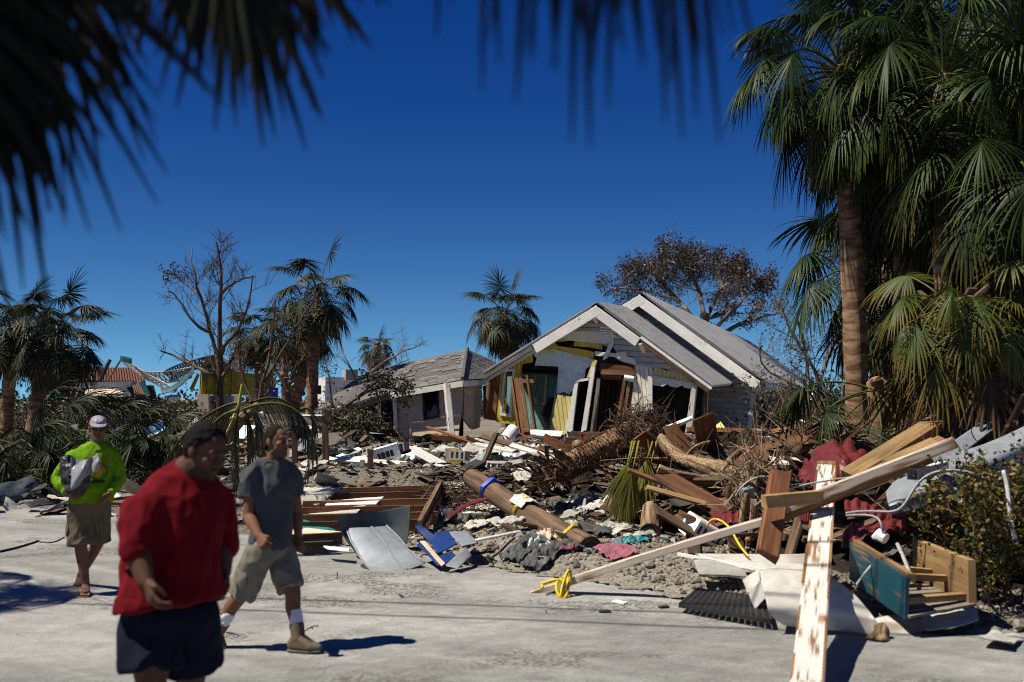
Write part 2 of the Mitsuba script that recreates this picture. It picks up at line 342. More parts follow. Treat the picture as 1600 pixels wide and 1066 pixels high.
def tl(px, py):
    d = ray(px, py); t = 3.0
    for _ in range(420):
        q = EYE + d * t
        if q[2] <= top_h(q[0], q[1]): break
        t *= 1.005
    return q
def grid(xs, ys, hf):
    X, Y = np.meshgrid(xs, ys, indexing='ij'); Z = hf(X, Y)
    v = np.stack([X, Y, Z], -1).reshape(-1, 3); i = np.arange(len(v)).reshape(X.shape)
    f = np.stack([i[:-1, :-1], i[1:, :-1], i[1:, 1:], i[:-1, 1:]], -1).reshape(-1, 4)
    return v, f
def spaced(lo, a, b, hi, st):
    g = 1.18; mid = list(np.arange(a, b, st)); L, R = [], []; x, s = a, st
    while x > lo: s *= g; x -= s; L.append(x)
    x, s = b, st
    while x < hi: R.append(x); s *= g; x += s
    return np.array(L[::-1] + mid + R)
def ground_col(p, n, uv):
    a = fbm(p.x * .7, p.y * .7, 0., 4); b = fbm(p.x * 14, p.y * 14, 3., 3); d, d2, k = voronoi(p.x * 22, p.y * 22)
    c = mix((.115, .1, .08), (.2, .182, .155), smoothstep(.3, .7, a)) * (.7 + .6 * b)
    return mix(c, mi.Color3f(.25, .225, .19) * (.5 + .8 * k), smoothstep(.45, .2, d) * .5)
def ground_bump(p, n, uv):
    return .02 * noise(p.x * 45, p.y * 45) + .035 * noise(p.x * 11, p.y * 11)
bumped('m_ground', ground_col, ground_bump, 4e-3, .95, .2)
v, f = grid(spaced(-3000, -14, 12, 3000, .11), spaced(-300, 6, 34, 5000, .11), ground_h)
scene['ground'] = mikit.ply((v, f), 'm_ground', smooth=True, uv=v[:, :2]); tag('ground', 'pale sandy ground strewn with gravel beyond the road', kind='structure')
def road_col(p, n, uv):
    a = fbm(p.x * .55 + p.y * .25, p.y * .9, 0., 4); b = fbm(p.x * 5, p.y * 8, 2., 4); c = noise(p.x * 60, p.y * 60)
    track = fbm(p.x * .9 + p.y * .55, (p.y + p.x * .62) * 3.2, 5., 4)
    base = mix((.165, .165, .163), (.255, .255, .25), smoothstep(.3, .68, a * .6 + track * .4))
    base = base * (.74 + .46 * b) * (.9 + .2 * c)
    gr = smoothstep(.58, .72, fbm(p.x * 1.1 + 7, p.y * 1.6, 4., 4)) * smoothstep(.4, .6, noise(p.x * 45, p.y * 45, 2.))
    q = fbm(p.x * 1.4, p.y * 1.4, 8., 3); cr = smoothstep(.006, .001, dr.abs(q - .5)) * smoothstep(.58, .68, noise(p.x * .5, p.y * .5, 3.))
    return mix(mix(base, (.075, .07, .063), gr * .75), (.06, .054, .048), cr * .35)
def road_bump(p, n, uv):
    return .01 * noise(p.x * 9, p.y * 11) + .005 * noise(p.x * 45, p.y * 45) + .018 * noise(p.x * .9, (p.y + p.x * .62) * 3.5)
bumped('m_road', road_col, road_bump, 3e-3, .95, .2)
def road_h(x, y):
    p = np.stack([x, y, 0 * x], -1); d = edge_dist(x, y) + .9 * (meshkit.fbm(p * .9, 4, 21) - .5) + .3 * (meshkit.fbm(p * 5, 3, 22) - .5)
    return ground_h(x, y) + np.where(d < .1, .02 * ss(.1, -.25, d) , -.15) + .006
X, Y = np.meshgrid(spaced(-120, -14, 8, 60, .1), spaced(-40, 6, 21, 90, .1), indexing='ij'); Zr = road_h(X, Y)
i = np.arange(X.size).reshape(X.shape); q = np.stack([i[:-1, :-1], i[1:, :-1], i[1:, 1:], i[:-1, 1:]], -1).reshape(-1, 4)
q = q[(edge_dist(X, Y).ravel()[q] < .6).all(1)]
vr = np.stack([X, Y, Zr], -1).reshape(-1, 3)
scene['road'] = mikit.ply((vr, q), 'm_road', smooth=True, uv=vr[:, :2]); tag('road', 'pale dusty concrete road in front of the wreckage', kind='structure')
# heap of wreckage: core under the boards, coloured near black for the shaded gaps
hx, hy = np.arange(-1, 12.5, .1), np.arange(8.2, 24, .1)
def heap_top(x, y):
    p = np.stack([x, y, 0 * x], -1); h = heap_h(x, y)
    return ground_h(x, y) + h * (.75 + .5 * meshkit.fbm(p * 2.2, 3, 4)) + (meshkit.fbm(p * 5, 3, 6) - .5) * .4 * ss(.05, .4, h) - .12 * ss(.25, .05, h)
v, f = grid(hx, hy, heap_top)
keep = (heap_h(v[:, 0], v[:, 1])[f] > .06).all(1)
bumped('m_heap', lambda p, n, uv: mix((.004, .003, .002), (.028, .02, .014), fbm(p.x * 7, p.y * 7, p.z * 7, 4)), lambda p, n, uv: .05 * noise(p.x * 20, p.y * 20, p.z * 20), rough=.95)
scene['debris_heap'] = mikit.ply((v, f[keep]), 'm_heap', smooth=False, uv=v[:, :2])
tag('debris_heap', 'heap of mud, splinters and crushed wreckage under the boards, its shaded gaps painted dark', 'debris', kind='stuff')
# ------------------------------------------------------------------ the collapsed cottage
class HF:
    """house frame: u along the gable, v along the ridge (back), w up; origin at the gable's apex"""
    def __init__(s, apex, yaw, roll, pitch=0):
        a = math.radians(yaw); u = np.array([math.cos(a), -math.sin(a), 0]); v = np.array([math.sin(a), math.cos(a), 0]); z = np.array([0, 0, 1.])
        r, t = math.radians(roll), math.radians(pitch)
        u2 = nrm(math.cos(r) * u - math.sin(r) * z); v2 = nrm(math.cos(t) * v + math.sin(t) * z); z2 = nrm(_cross(u2, v2)); v2 = _cross(z2, u2)
        s.M = np.eye(4); s.M[:3, 0], s.M[:3, 1], s.M[:3, 2], s.M[:3, 3] = u2, v2, z2, apex
        s.I = np.linalg.inv(s.M)
    def at(s, px, py, v):
        o = ap(s.I, EYE); d = s.I[:3, :3] @ ray(px, py); t = (v - o[1]) / d[1]; q = o + d * t
        return q[0], q[2]
    def poly(s, pts, v): return Polygon([s.at(x, y, v) for x, y in pts]).buffer(0)
    def wall(s, v):
        """4x4 whose xy plane is the house's u,w plane at depth v and whose +z comes towards the front (-v)"""
        M = s.M.copy(); M[:3, 1], M[:3, 2] = s.M[:3, 2], -s.M[:3, 1]; M[:3, 3] = ap(s.M, [0, v, 0]); return M
    def w(s, u, v, z): return ap(s.M, [u, v, z])
def strips(poly, pitch, gap, horiz, shear=0.0, start=0.0):
    """cuts a polygon into boards; shear leans upright boards"""
    x0, y0, x1, y1 = poly.bounds; out = []
    if horiz: y = y0 - start
    else: y = x0 - 1.5
    while y < (y1 if horiz else x1 + 1.5):
        a, b = y + gap / 2, y + pitch - gap / 2
        st = sbox(x0 - 1, a, x1 + 1, b) if horiz else Polygon([(a + shear * y0, y0), (b + shear * y0, y0), (b + shear * y1, y1), (a + shear * y1, y1)])
        g = poly.intersection(st)
        for k in getattr(g, 'geoms', [g]):
            if k.geom_type == 'Polygon' and k.area > .004: out.append(k)
        y += pitch
    return out
def boarded(parent, name, mat, fr, poly, v, pitch, horiz=True, gap=.012, th=.02, shear=0, tilt=0.0, rng=random.Random(3), piece='board'):
    """each board of a wall an entry of its own (parent__name__board_001)"""
    W = fr.wall(v); holder = f'{parent}__{name}'
    for g in strips(poly, pitch, gap, horiz, shear):
        m = MB(); m.prism(g, th, W @ euler((0, 0, rng.uniform(-.004, .004))), swap=not horiz)
        if horiz and tilt:   # lap siding: foot of every board stands proud
            y0, y1 = g.bounds[1], g.bounds[3]; loc = (np.vstack(m.v) - W[:3, 3]) @ W[:3, :3]
            loc[:, 2] += tilt * (1 - (loc[:, 1] - y0) / max(y1 - y0, 1e-3)); m.v = [ap(W, loc)]
        m.build(piece, mat, parent=holder)
def slab(parent, name, mat, fr, pts, v, th=.05, swap=True, label=None):
    m = MB(); m.prism(fr.poly(pts, v) if not hasattr(pts, 'area') else pts, th, fr.wall(v), swap=swap)
    k = m.build(name, mat, parent=parent)
    if label: tag(k, label)
    return k
HS = thing('wooden_cottage', 'wrecked gabled cottage with grey metal roof, torn yellow and pale blue front wall', 'house')
A0 = P(932, 477, 28.0)
F = HF(A0, 23, 4.0, 2.2)
A1 = P(1000, 460, 30.4)
R = HF(A1, 23, 4.0, -1.5)
SL = 32.6
def roof_side(fr, side, half, v0, v1, pitch, mat, key, wob=.0, rng=random.Random(5)):
    c, s_ = math.cos(math.radians(SL)), math.sin(math.radians(SL)); L = half / c
    n = int((v1 - v0) / pitch); mrib = MB(); n3 = fr.M[:3, :3] @ np.array([side * s_, 0, c])
    for i in range(n):
        a = v0 + i * pitch; prof = [(0, 0), (pitch * .36, 0), (pitch * .43, .06), (pitch * .57, .06), (pitch * .64, 0), (pitch, 0)]
        ts = np.linspace(0, 1, 7); g = []
        for t in ts:
            row = []
            for (dv, dz) in prof:
                dz2 = dz + wob * (meshkit.noise(np.array([t * 3, (a + dv) * 1.3, side]), 7) - .5)
                row.append(fr.w(side * (t * L * c) + side * s_ * dz2, a + dv, -t * L * s_ + c * dz2 + .03 + .004 * (i % 2)))
            g.append(row)
        m = MB(); m.sheet(np.array(g)[:, ::side], .004); m.build('roof_panel', mat, parent=key)
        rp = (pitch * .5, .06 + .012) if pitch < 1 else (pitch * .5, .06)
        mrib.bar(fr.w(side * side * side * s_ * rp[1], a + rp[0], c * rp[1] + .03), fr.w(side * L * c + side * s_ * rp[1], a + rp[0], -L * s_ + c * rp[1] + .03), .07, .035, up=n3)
    tag(mrib.build('rib', 'm_ribglint', parent=key), kind='stuff')
    # deck below
    m = MB(); q = lambda t, v, d: fr.w(side * (t * L * c - 0 * d), v, -t * L * s_ - d)
    m.sheet(np.array([[q(0, v0 + .02, .05), q(0, v1 - .02, .05)], [q(.995, v0 + .02, .05), q(.995, v1 - .02, .05)]]), .05); m.build('deck', 'm_greywood', parent=key)
def barge(fr, side, t0, t1, half, v, mat, key, hgt=.24, th=.05, drop=.02):
    c, s_ = math.cos(math.radians(SL)), math.sin(math.radians(SL))
    a = fr.w(side * t0 * half, v, -t0 * half * s_ / c - drop); b = fr.w(side * t1 * half, v, -t1 * half * s_ / c - drop)
    m = MB(); up = fr.M[:3, :3] @ np.array([side * s_, 0, c]); m.bar(a - up * hgt / 2, b - up * hgt / 2, th, hgt, up=up, cham=.008); m.build('bargeboard', mat, parent=key)
rk = HS + '__front_roof'
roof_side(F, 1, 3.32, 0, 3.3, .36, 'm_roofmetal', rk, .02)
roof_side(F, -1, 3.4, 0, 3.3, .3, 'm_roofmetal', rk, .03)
barge(F, 1, -.005, .40, 3.3, -.03, 'm_whitepaint', rk, .27)
barge(F, -1, -.005, .56, 3.3, -.035, 'm_whitepaint', rk, .27)
barge(F, 1, .405, 1.0, 3.3, .0, 'm_oldwood', rk, .13)
barge(F, 1, .405, 1.01, 3.32, -.01, 'm_whitepaint', rk, .07, .06, -.05)
barge(F, -1, .565, 1.01, 3.36, .0, 'm_greywood', rk, .12)
barge(F, -1, .565, 1.01, 3.36, .08, 'm_white', rk, .2, .03)
rk2 = HS + '__rear_roof'
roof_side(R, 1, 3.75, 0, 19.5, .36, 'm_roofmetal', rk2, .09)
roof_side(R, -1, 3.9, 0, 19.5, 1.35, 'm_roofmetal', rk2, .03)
barge(R, 1, -.005, 1.0, 3.75, -.03, 'm_whitepaint', rk2, .3)
barge(R, -1, -.005, 1.0, 3.9, -.035, 'm_whitepaint', rk2, .3)
for fr, k, L in ((F, rk, 3.2), (R, rk2, 19.4)):
    one('ridge_cap', 'm_roofmetal', lambda m: m.sheet(np.array([[fr.w(x, v, -abs(x) * .62 + .068) for v in np.linspace(-.02, L, 9)] for x in (-.16, 0, .16)]), .006), parent=k)
for t in (.12, .62, .97):  # brackets of the bargeboards
    one('bracket', 'm_whitepaint', lambda m: m.bar(R.w(t * 3.75, .0, -t * 3.75 * .64 - .12), R.w(t * 3.75, .55, -t * 3.75 * .64 - .4), .12, .14), parent=rk2)
for t in (-.03, .03, .4):
    one('bracket', 'm_whitepaint', lambda m: m.bar(F.w(t * 3.3, .0, -abs(t) * 3.3 * .64 - .12), F.w(t * 3.3, .4, -abs(t) * 3.3 * .64 - .36), .1, .16), parent=rk)
# soffit boards under the left overhang, front gable
tn = math.tan(math.radians(SL))
for i in range(5):
    a, b = .05 + i * .07, .05 + i * .07 + .065
    one('soffit_board', 'm_whitepaint', lambda m: m.sheet(np.array([[F.w(-.05, a, -.15), F.w(-.05, b, -.15)], [F.w(-3.2, a, -3.2 * tn - .13), F.w(-3.2, b, -3.2 * tn - .13)]]), .02), parent=HS + '__soffit')
    one('soffit_board', 'm_whitepaint', lambda m: m.sheet(np.array([[F.w(.05, a, -.15), F.w(.05, b, -.15)], [F.w(3.1, a, -3.1 * tn - .13), F.w(3.1, b, -3.1 * tn - .13)]]), .02), parent=HS + '__soffit')
# gable siding
VW = .42
boarded(HS, 'gable_wall', 'm_siding', F, F.poly([(932, 487), (960, 500), (1010, 540), (1099, 606), (1040, 577), (990, 571), (965, 562), (962, 545), (945, 540), (905, 530), (868, 536), (900, 508)], VW), VW, .15, tilt=.04, gap=.014)
slab(HS, 'sheathing', 'm_dark', F, [(932, 490), (958, 502), (1008, 541), (1090, 603), (1040, 576), (990, 570), (966, 561), (962, 545), (945, 540), (905, 530), (872, 534), (902, 509)], VW + .04, .02)
slab(HS, 'gable_band', 'm_creamboard', F, [(882, 517), (958, 519), (960, 534), (944, 538), (880, 531)], VW - .03, .03, swap=False)
for i in range(4): one('slat', 'm_whitepaint', lambda m: m.bar(F.w(.02, VW - .06, -.62 - i * .07), F.w(.5, VW - .06, -.62 - i * .07), .05, .015, up=F.M[:3, :3] @ [0, .7, .7]), parent=HS + '__gable_vent')
one('frame', 'm_dark', lambda m: m.box(F.M @ euler((.26, VW - .012, -.73)), .5, .02, .34), parent=HS + '__gable_vent')
# torn yellow tops, hanging laths
slab(HS, 'torn_yellow_wall', 'm_yellowboard', F, [(846, 538), (862, 528), (872, 541), (905, 545), (929, 550), (928, 560), (904, 556), (872, 545), (850, 547)], VW, .03, swap=False, label='torn strip of yellow wall under the gable')
slab(HS, 'torn_yellow_wall', 'm_yellowboard', F, [(899, 530), (942, 533), (941, 547), (925, 543), (897, 541)], VW + .05, .03, swap=False)
slab(HS, 'black_backing', 'm_black', F, [(862, 527), (898, 534), (899, 541), (928, 546), (950, 548), (951, 534), (905, 528)], VW + .12, .02)  # black sheet behind the torn yellow strips
slab(HS, 'torn_lath', 'm_whitepaint', F, [(952, 537), (960, 534), (949, 560), (942, 563)], VW - .12, .03)
slab(HS, 'torn_lath', 'm_whitepaint', F, [(930, 549), (960, 552), (990, 560), (996, 569), (975, 566), (960, 558), (930, 556)], VW - .05, .03, swap=False)
slab(HS, 'torn_lath', 'm_creamboard', F, [(962, 552), (978, 549), (980, 556), (966, 560)], VW - .09, .03, swap=False)
# pale blue drywall
slab(HS, 'blue_drywall', 'm_drywall', F, [(831, 540), (859, 543), (899, 554), (928, 561), (925, 570), (915, 577), (914, 589), (901, 598), (897, 620), (893, 611), (889, 617), (882, 612), (871, 616), (873, 573), (836, 571), (839, 560), (829, 550)], VW + .12, .025, label='pale blue inner wall laid bare and lit by the sun')
# yellow panels with upright grooves
lean = -.2
YP = F.poly([(790, 573), (831, 551), (835, 566), (816, 569), (814, 589), (807, 614), (806, 664), (775, 659), (783, 578)], VW)
HOLE = F.poly([(790, 577), (806, 576), (799, 651), (782, 649)], VW)
boarded(HS, 'yellow_wall', 'm_yellowboard', F, YP.difference(HOLE), VW, .13, False, .014, .025, lean * .35)
boarded(HS, 'yellow_dado', 'm_paleyellow', F, F.poly([(872, 617), (897, 620), (892, 645), (883, 680), (861, 676), (868, 634)], VW), VW - .03, .13, False, .016, .03, lean * .9)
fm = HOLE.difference(affinity.scale(HOLE, .66, .88)); slab(HS, 'window_frame', 'm_whitepaint', F, fm, VW - .02, .06)
slab(HS, 'yellow_wall_edge', 'm_plyred', F, [(770, 583), (783, 578), (775, 657), (761, 655)], VW + .03, .08, label='bare reddish plywood corner left of the yellow wall')
slab(HS, 'corner_stud', 'm_lumber', F, [(764, 586), (770, 583), (762, 655), (758, 653)], VW - .02, .1)
# door zone: frames, posts, headers, studs
for mat, pts, dv, nm in (('m_whitepaint', [(900, 593), (905, 592), (895, 674), (884, 678)], -.04, 'door_post'), ('m_whitepaint', [(925, 574), (931, 574), (917, 672), (909, 674)], -.3, 'door_post'),
                         ('m_paleyellow', [(928, 562), (934, 563), (925, 590), (918, 590)], -.12, 'door_post'), ('m_greywood', [(934, 592), (939, 592), (931, 676), (923, 676)], -.1, 'door_post'),
                         ('m_whitepaint', [(887, 676), (912, 674), (911, 681), (886, 683)], -.06, 'door_sill'), ('m_whitepaint', [(902, 593), (926, 590), (926, 594), (902, 597)], -.05, 'door_head')):
    slab(HS, nm, mat, F, pts, VW + dv, .07)
for mat, pts, dv in (('m_redwood', [(937, 567), (992, 573), (992, 580), (939, 577)], -.02), ('m_lumber', [(938, 577), (992, 580), (992, 587), (939, 585)], -.05), ('m_redwood', [(940, 585), (972, 587), (972, 594), (941, 592)], .03)):
    slab(HS, 'header_board', mat, F, pts, VW + dv, .06, swap=False)
for i, x in enumerate((983, 975, 990)): slab(HS, 'stud', ['m_lumber_new', 'm_lumber', 'm_redwood'][i], F, [(x, 592), (x + 5, 592), (x - 9, 674), (x - 14, 674)], VW + .02 * i, .09)
for i, x in enumerate((944, 952, 960, 968)): slab(HS, 'inner_stud', 'm_darkwood', F, [(x, 590), (x + 3, 590), (x - 4, 670), (x - 8, 670)], VW + 1.4, .09)
boarded(HS, 'cream_wall', 'm_creamboard', F, F.poly([(993, 570), (1020, 573), (1023, 586), (1013, 656), (985, 652), (992, 589)], VW), VW - .03, .12, False, .014, .025, lean * .8)
boarded(HS, 'cream_gable_strip', 'm_paleyellow', F, F.poly([(1020, 573), (1071, 588), (1086, 602), (1023, 587)], VW), VW - .03, .12, False, .014, .025, lean * .3)
slab(HS, 'window_jamb', 'm_whitepaint', F, [(1013, 588), (1020, 588), (1020, 639), (1014, 639)], VW - .1, .07)
slab(HS, 'window_valance', 'm_white', F, [(1021, 587), (1085, 599), (1084, 608), (1070, 606), (1066, 602), (1058, 606), (1048, 604), (1043, 600), (1036, 604), (1021, 602)], VW - .06, .04, swap=False)
slab(HS, 'corner_post', 'm_peelwhite', F, [(1083, 600), (1090, 601), (1082, 680), (1072, 679)], VW - .2, .16)
one('blind_roll', 'm_white', lambda m: m.tube([F.w(*np.array(F.at(976, 590, VW - .1)).tolist()[:1], VW - .1, F.at(976, 590, VW - .1)[1]), F.w(F.at(991, 593, VW - .1)[0], VW - .1, F.at(991, 593, VW - .1)[1])], .085, 10), True, HS)
# inside: floor, back walls, ceiling (so that the openings look into rooms)
BK = 2.7
slab(HS, 'room_back_wall', 'm_teal', F, [(795, 560), (873, 560), (885, 690), (790, 690)], BK, .05, label='teal back wall of the open room')
one('room_side_wall', 'm_teal', lambda m: m.sheet(np.array([[F.w(-1.25, VW + .2, -2.0), F.w(-1.25, BK, -2.0)], [F.w(-1.55, VW + .2, -4.6), F.w(-1.55, BK, -4.6)]]), .06), parent=HS)
def pane_ring(pts, v, s1, s2, mat, nm):
    g = F.poly(pts, v); slab(HS, nm, mat, F, g.difference(affinity.scale(g, s1, s2)), v, .05)
pane_ring([(836, 582), (856, 584), (853, 634), (836, 630)], BK - .1, .72, .84, 'm_whitepaint', 'inner_window_frame')
slab(HS, 'inner_window_dark', 'm_dark', F, [(838, 584), (854, 586), (851, 632), (838, 628)], BK - .02, .02)
slab(HS, 'fallen_trim', 'm_greywood', F, [(827, 584), (832, 585), (849, 641), (846, 650)], 1.3, .06)
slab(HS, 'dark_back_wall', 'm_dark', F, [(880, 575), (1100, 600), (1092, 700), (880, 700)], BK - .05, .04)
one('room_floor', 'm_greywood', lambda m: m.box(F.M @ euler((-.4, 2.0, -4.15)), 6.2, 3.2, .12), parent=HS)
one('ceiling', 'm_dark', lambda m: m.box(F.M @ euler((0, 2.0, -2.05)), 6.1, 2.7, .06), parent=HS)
one('bathtub', 'm_white', lambda m: m.sheet(np.array([[F.w(u, 1.1 + .1 * math.cos(u * 3) + dv, -3.98 + dz) for dv, dz in ((0, 0), (-.05, .28), (.1, .33), (.25, .2), (.4, .02))] for u in np.linspace(-.55, .75, 9)]), .03), True, parent=HS)
one('upholstered_chair', 'm_black', lambda m: m.add(*(lambda s: (s.vertices * [.35, .3, .5] * (1 + .15 * (meshkit.noise(s.vertices * 2, 3)[:, None] - .5)) @ F.M[:3, :3].T + F.w(-1.95, 2.2, -3.3), s.faces))(trimesh.creation.icosphere(3))), True, parent=HS)
# leaning panel of studs before the open room
LP = thing('leaning_stud_panel', 'bare orange stud wall panel leaning out of the open yellow room', 'wall panel')
for i, (a, b, mt) in enumerate((((800, 592), (814, 687), 'm_lumber'), ((806, 591), (820, 687), 'm_redwood'), ((813, 591), (826, 686), 'm_lumber'), ((824, 587), (838, 684), 'm_redwood'))):
    pa, pb = F.w(F.at(*a, .1)[0], .1, F.at(*a, .1)[1]), F.w(F.at(*b, -.35)[0], -.35, F.at(*b, -.35)[1])
    one('board', mt, lambda m: m.bar(pa, pb, .13 if i in (1, 2) else .06, .05 if i in (1, 2) else .14, up=F.M[:3, :3] @ [0, -1, .2]), parent=LP)
for y, x0, x1 in ((683, 812, 838), (672, 815, 830), (596, 801, 824)):
    one('crosspiece', 'm_lumber', lambda m: m.bar(*[F.w(F.at(x, y, -.42)[0], -.38 if y > 600 else .06, F.at(x, y, -.42)[1]) for x in (x0, x1)], .05, .1), parent=LP)
# rear gable wall, side wall of the rear part
boarded(HS, 'rear_gable_wall', 'm_siding', R, Polygon([(0, -.25), (3.5, -2.45), (3.5, -4.6), (-3.5, -4.6), (-3.5, -2.45)]), .55, .15, tilt=.04, gap=.014)
slab(HS, 'sheathing', 'm_siding_shade', R, Polygon([(0, -.28), (3.45, -2.47), (3.45, -4.6), (-3.45, -4.6), (-3.45, -2.47)]), .62, .03)
one('side_sheathing', 'm_siding_shade', lambda m: m.sheet(np.array([[R.w(3.38, .65, -2.4), R.w(3.38, .65, -4.6)], [R.w(3.38, 2.1, -2.4), R.w(3.38, 2.1, -4.6)]]), .02), parent=HS)
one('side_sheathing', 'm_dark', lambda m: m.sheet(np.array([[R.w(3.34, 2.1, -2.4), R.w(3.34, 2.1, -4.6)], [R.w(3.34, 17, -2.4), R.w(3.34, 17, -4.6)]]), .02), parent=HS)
Wm = R.M.copy(); Wm[:3, 0], Wm[:3, 1], Wm[:3, 2] = R.M[:3, 1], R.M[:3, 2], R.M[:3, 0]; Wm[:3, 3] = R.w(3.42, 0, 0)
for g in strips(sbox(.6, -4.6, 17, -2.35).difference(sbox(2.2, -3.9, 3.3, -2.7)).difference(sbox(5.2, -3.9, 6.6, -2.7)), .15, .006, True):
    m = MB(); m.prism(g, .02, Wm); m.build('board', 'm_siding_shade', parent=HS + '__side_wall')
for y, wd in ((2.75, 1.1), (5.9, 1.4)): one('side_window', 'm_dark', lambda m: m.box(R.M @ euler((3.38, y, -3.3)), .04, wd, 1.2), parent=HS)
def gut(m):
    g = []
    for t in np.linspace(0, 1, 14):
        c = R.w(3.8 + .1 * math.sin(t * 4), .1 + t * 4.6, -2.5 - .42 * t ** 2.2 - .05 * math.sin(t * 9))
        g.append([c + R.M[:3, :3] @ np.array(q) for q in ((0, 0, .2), (.07, 0, .12), (.1, 0, -.02), (.02, 0, -.09), (-.1, 0, -.1))])
    m.sheet(np.array(g), .015)
tag(one('hanging_gutter', 'm_white', gut, True, parent=HS), 'bent white gutter hanging off the rear eave')
one('downpipe', 'm_pvc', lambda m: m.tube([P(1274, 607, 33.2), P(1269, 627, 33.0)], .1, 10), True, parent=HS)
one('corner_trim', 'm_whitepaint', lambda m: m.bar(R.w(3.5, .5, -2.5), R.w(3.4, .5, -4.6), .12, .12), parent=HS)
# ------------------------------------------------------------------ beige house on the left
BH = thing('beige_house', 'low beige lap sided house sagging under a stripped grey shingle roof', 'house')
def patch(a, b, c, d, s, t): return (1 - t) * ((1 - s) * a + s * b) + t * ((1 - s) * d + s * c)
e0, e1, e2 = P(480, 652, 28.2), P(610, 613, 29.2), P(723, 594, 28.4)
r0, r1, r2 = P(560, 588, 34.5), P(640, 566, 33.6), P(730, 546, 33.0)
e3, r3 = P(765, 592, 31.5), P(775, 566, 36)
rngs = np.random.default_rng(11)
bare = []
def shingles(m, m2, a, b, c, d, rows, wid, barefn):
    for r in range(rows):
        t0, t1 = r / rows, (r + 1.35) / rows; L = np.linalg.norm(b - a) ; s = rngs.uniform(-.02, 0)
        n3 = nrm(_cross(b - a, d - a)); n3 *= np.sign(n3[2])
        while s < 1:
            s1 = s + wid * rngs.uniform(.9, 1.1) / L; tm = (t0 + t1) / 2
            lift = rngs.uniform(.006, .02); j = rngs.uniform(-.006, .006)
            q = [patch(a, b, c, d, max(s, 0), min(max(t0 + j, 0), 1)), patch(a, b, c, d, min(s1 - .008 / L, 1), min(max(t0 + j, 0), 1)), patch(a, b, c, d, min(s1 - .008 / L, 1), min(t1, 1)), patch(a, b, c, d, max(s, 0), min(t1, 1))]
            if not barefn((s + s1) / 2, tm): m.sheet(np.array([[q[0] + n3 * lift, q[3] + n3 * .004], [q[1] + n3 * lift, q[2] + n3 * .004]]), .008, c=np.array([.125, .122, .118]) * rngs.uniform(.75, 1.25))
            s = s1
def bf(s, t):
    f = meshkit.fbm(np.array([s * 9, t * 22, 1.]), 3, 8)
    return (.12 < s + .25 * (f - .5) < .97 and .24 < t + .5 * (f - .5) * .5 < .86 and f + .25 * (1 - abs(s - .5) * 2) > .52) or f > .86
mS = MB(); shingles(mS, None, e1, e2, r2, r1, 22, .3, bf); shingles(mS, None, e0, e1, r1, r0, 22, .3, lambda s, t: meshkit.fbm(np.array([s * 9, t * 14, 4.]), 3, 8) > .8)
shingles(mS, None, e2, e3, r3, r2, 22, .3, lambda s, t: False)
ks = mS.build('shingle', 'm_vcol', parent=BH + '__roof', color=True); tag(ks, 'torn grey asphalt shingles with a large bare patch', kind='stuff')
mR = MB()
for a, b, c, d in ((e1, e2, r2, r1), (e0, e1, r1, r0), (e2, e3, r3, r2)): mR.sheet(np.array([[a, d], [b, c]]) - [0, 0, .035], .05)
mR.build('felt', 'm_felt', parent=BH + '__roof')
for a, b in ((e0, e1), (e1, e2), (e2, e3)): one('fascia', 'm_greywood' if a is e0 else 'm_whitepaint', lambda m: m.bar(a - [0, 0.03, .1], b - [0, .03, .1], .04, .16), parent=BH + '__roof')
one('hip_cap', 'm_felt', lambda m: m.tube([e2 + [0, 0, .03], r2 + [0, 0, .03]], .07, 5), parent=BH + '__roof')
for i in range(14):
    t = i / 13; a = (e0 * (1 - t) + e1 * t)
    one('rafter_tail', 'm_lumber', lambda m: m.bar(a - [0, -.02, .2], a - [0, -1.6, -.08], .06, .12), parent=BH + '__roof')
# front wall: plane through the eave's foot
class WP(HF):
    def __init__(s, p, q):
        u = nrm((q - p) * [1, 1, 0]); z = np.array([0, 0, 1.]); v = _cross(z, u); s.M = np.eye(4); s.M[:3, 0], s.M[:3, 1], s.M[:3, 2], s.M[:3, 3] = u, v, z, p; s.I = np.linalg.inv(s.M)
B1 = WP(e1 + [0, .35, 0], e2 + [0, .35, 0])
fw = B1.poly([(616, 616), (723, 594), (724, 616), (715, 700), (640, 697), (620, 690)], 0)
w1 = B1.poly([(661, 609), (686, 604), (688, 652), (663, 657)], 0)
boarded(BH, 'front_wall', 'm_beige', B1, fw.difference(w1), 0, .27, tilt=.03, gap=.012)
slab(BH, 'sheathing', 'm_beige', B1, fw.difference(w1).buffer(-.02), .05, .03, swap=False)
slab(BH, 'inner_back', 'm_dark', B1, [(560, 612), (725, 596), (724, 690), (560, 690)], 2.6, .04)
slab(BH, 'window_frame', 'm_dark', B1, w1.difference(affinity.scale(w1, .82, .9)), -.02, .05)
slab(BH, 'broken_glass', 'm_darksheet', B1, [(664, 656), (688, 651), (687, 640), (679, 632), (672, 644), (668, 640)], .03, .01)
one('corner_board', 'm_beige', lambda m: m.bar(B1.w(B1.at(640, 615, -.03)[0], -.03, B1.at(640, 615, 0)[1]), B1.w(B1.at(642, 696, -.03)[0], -.03, B1.at(642, 696, 0)[1]), .09, .04), parent=BH)
pc = thing('leaning_porch_post', 'peeling white square post standing askew before the beige house', 'post')
one('shaft', 'm_peelwhite', lambda m: m.bar(P(698, 600, 28.1), P(707, 700, 27.4), .17, .17, cham=.02), parent=pc)
B2 = WP(e2 + [-.05, .45, 0], e3 + [0, .3, 0])
boarded(BH, 'right_wall', 'm_beige', B2, B2.poly([(724, 597), (752, 594), (752, 636), (748, 668), (736, 672), (724, 655)], 0), 0, .2, tilt=.02, gap=.01)
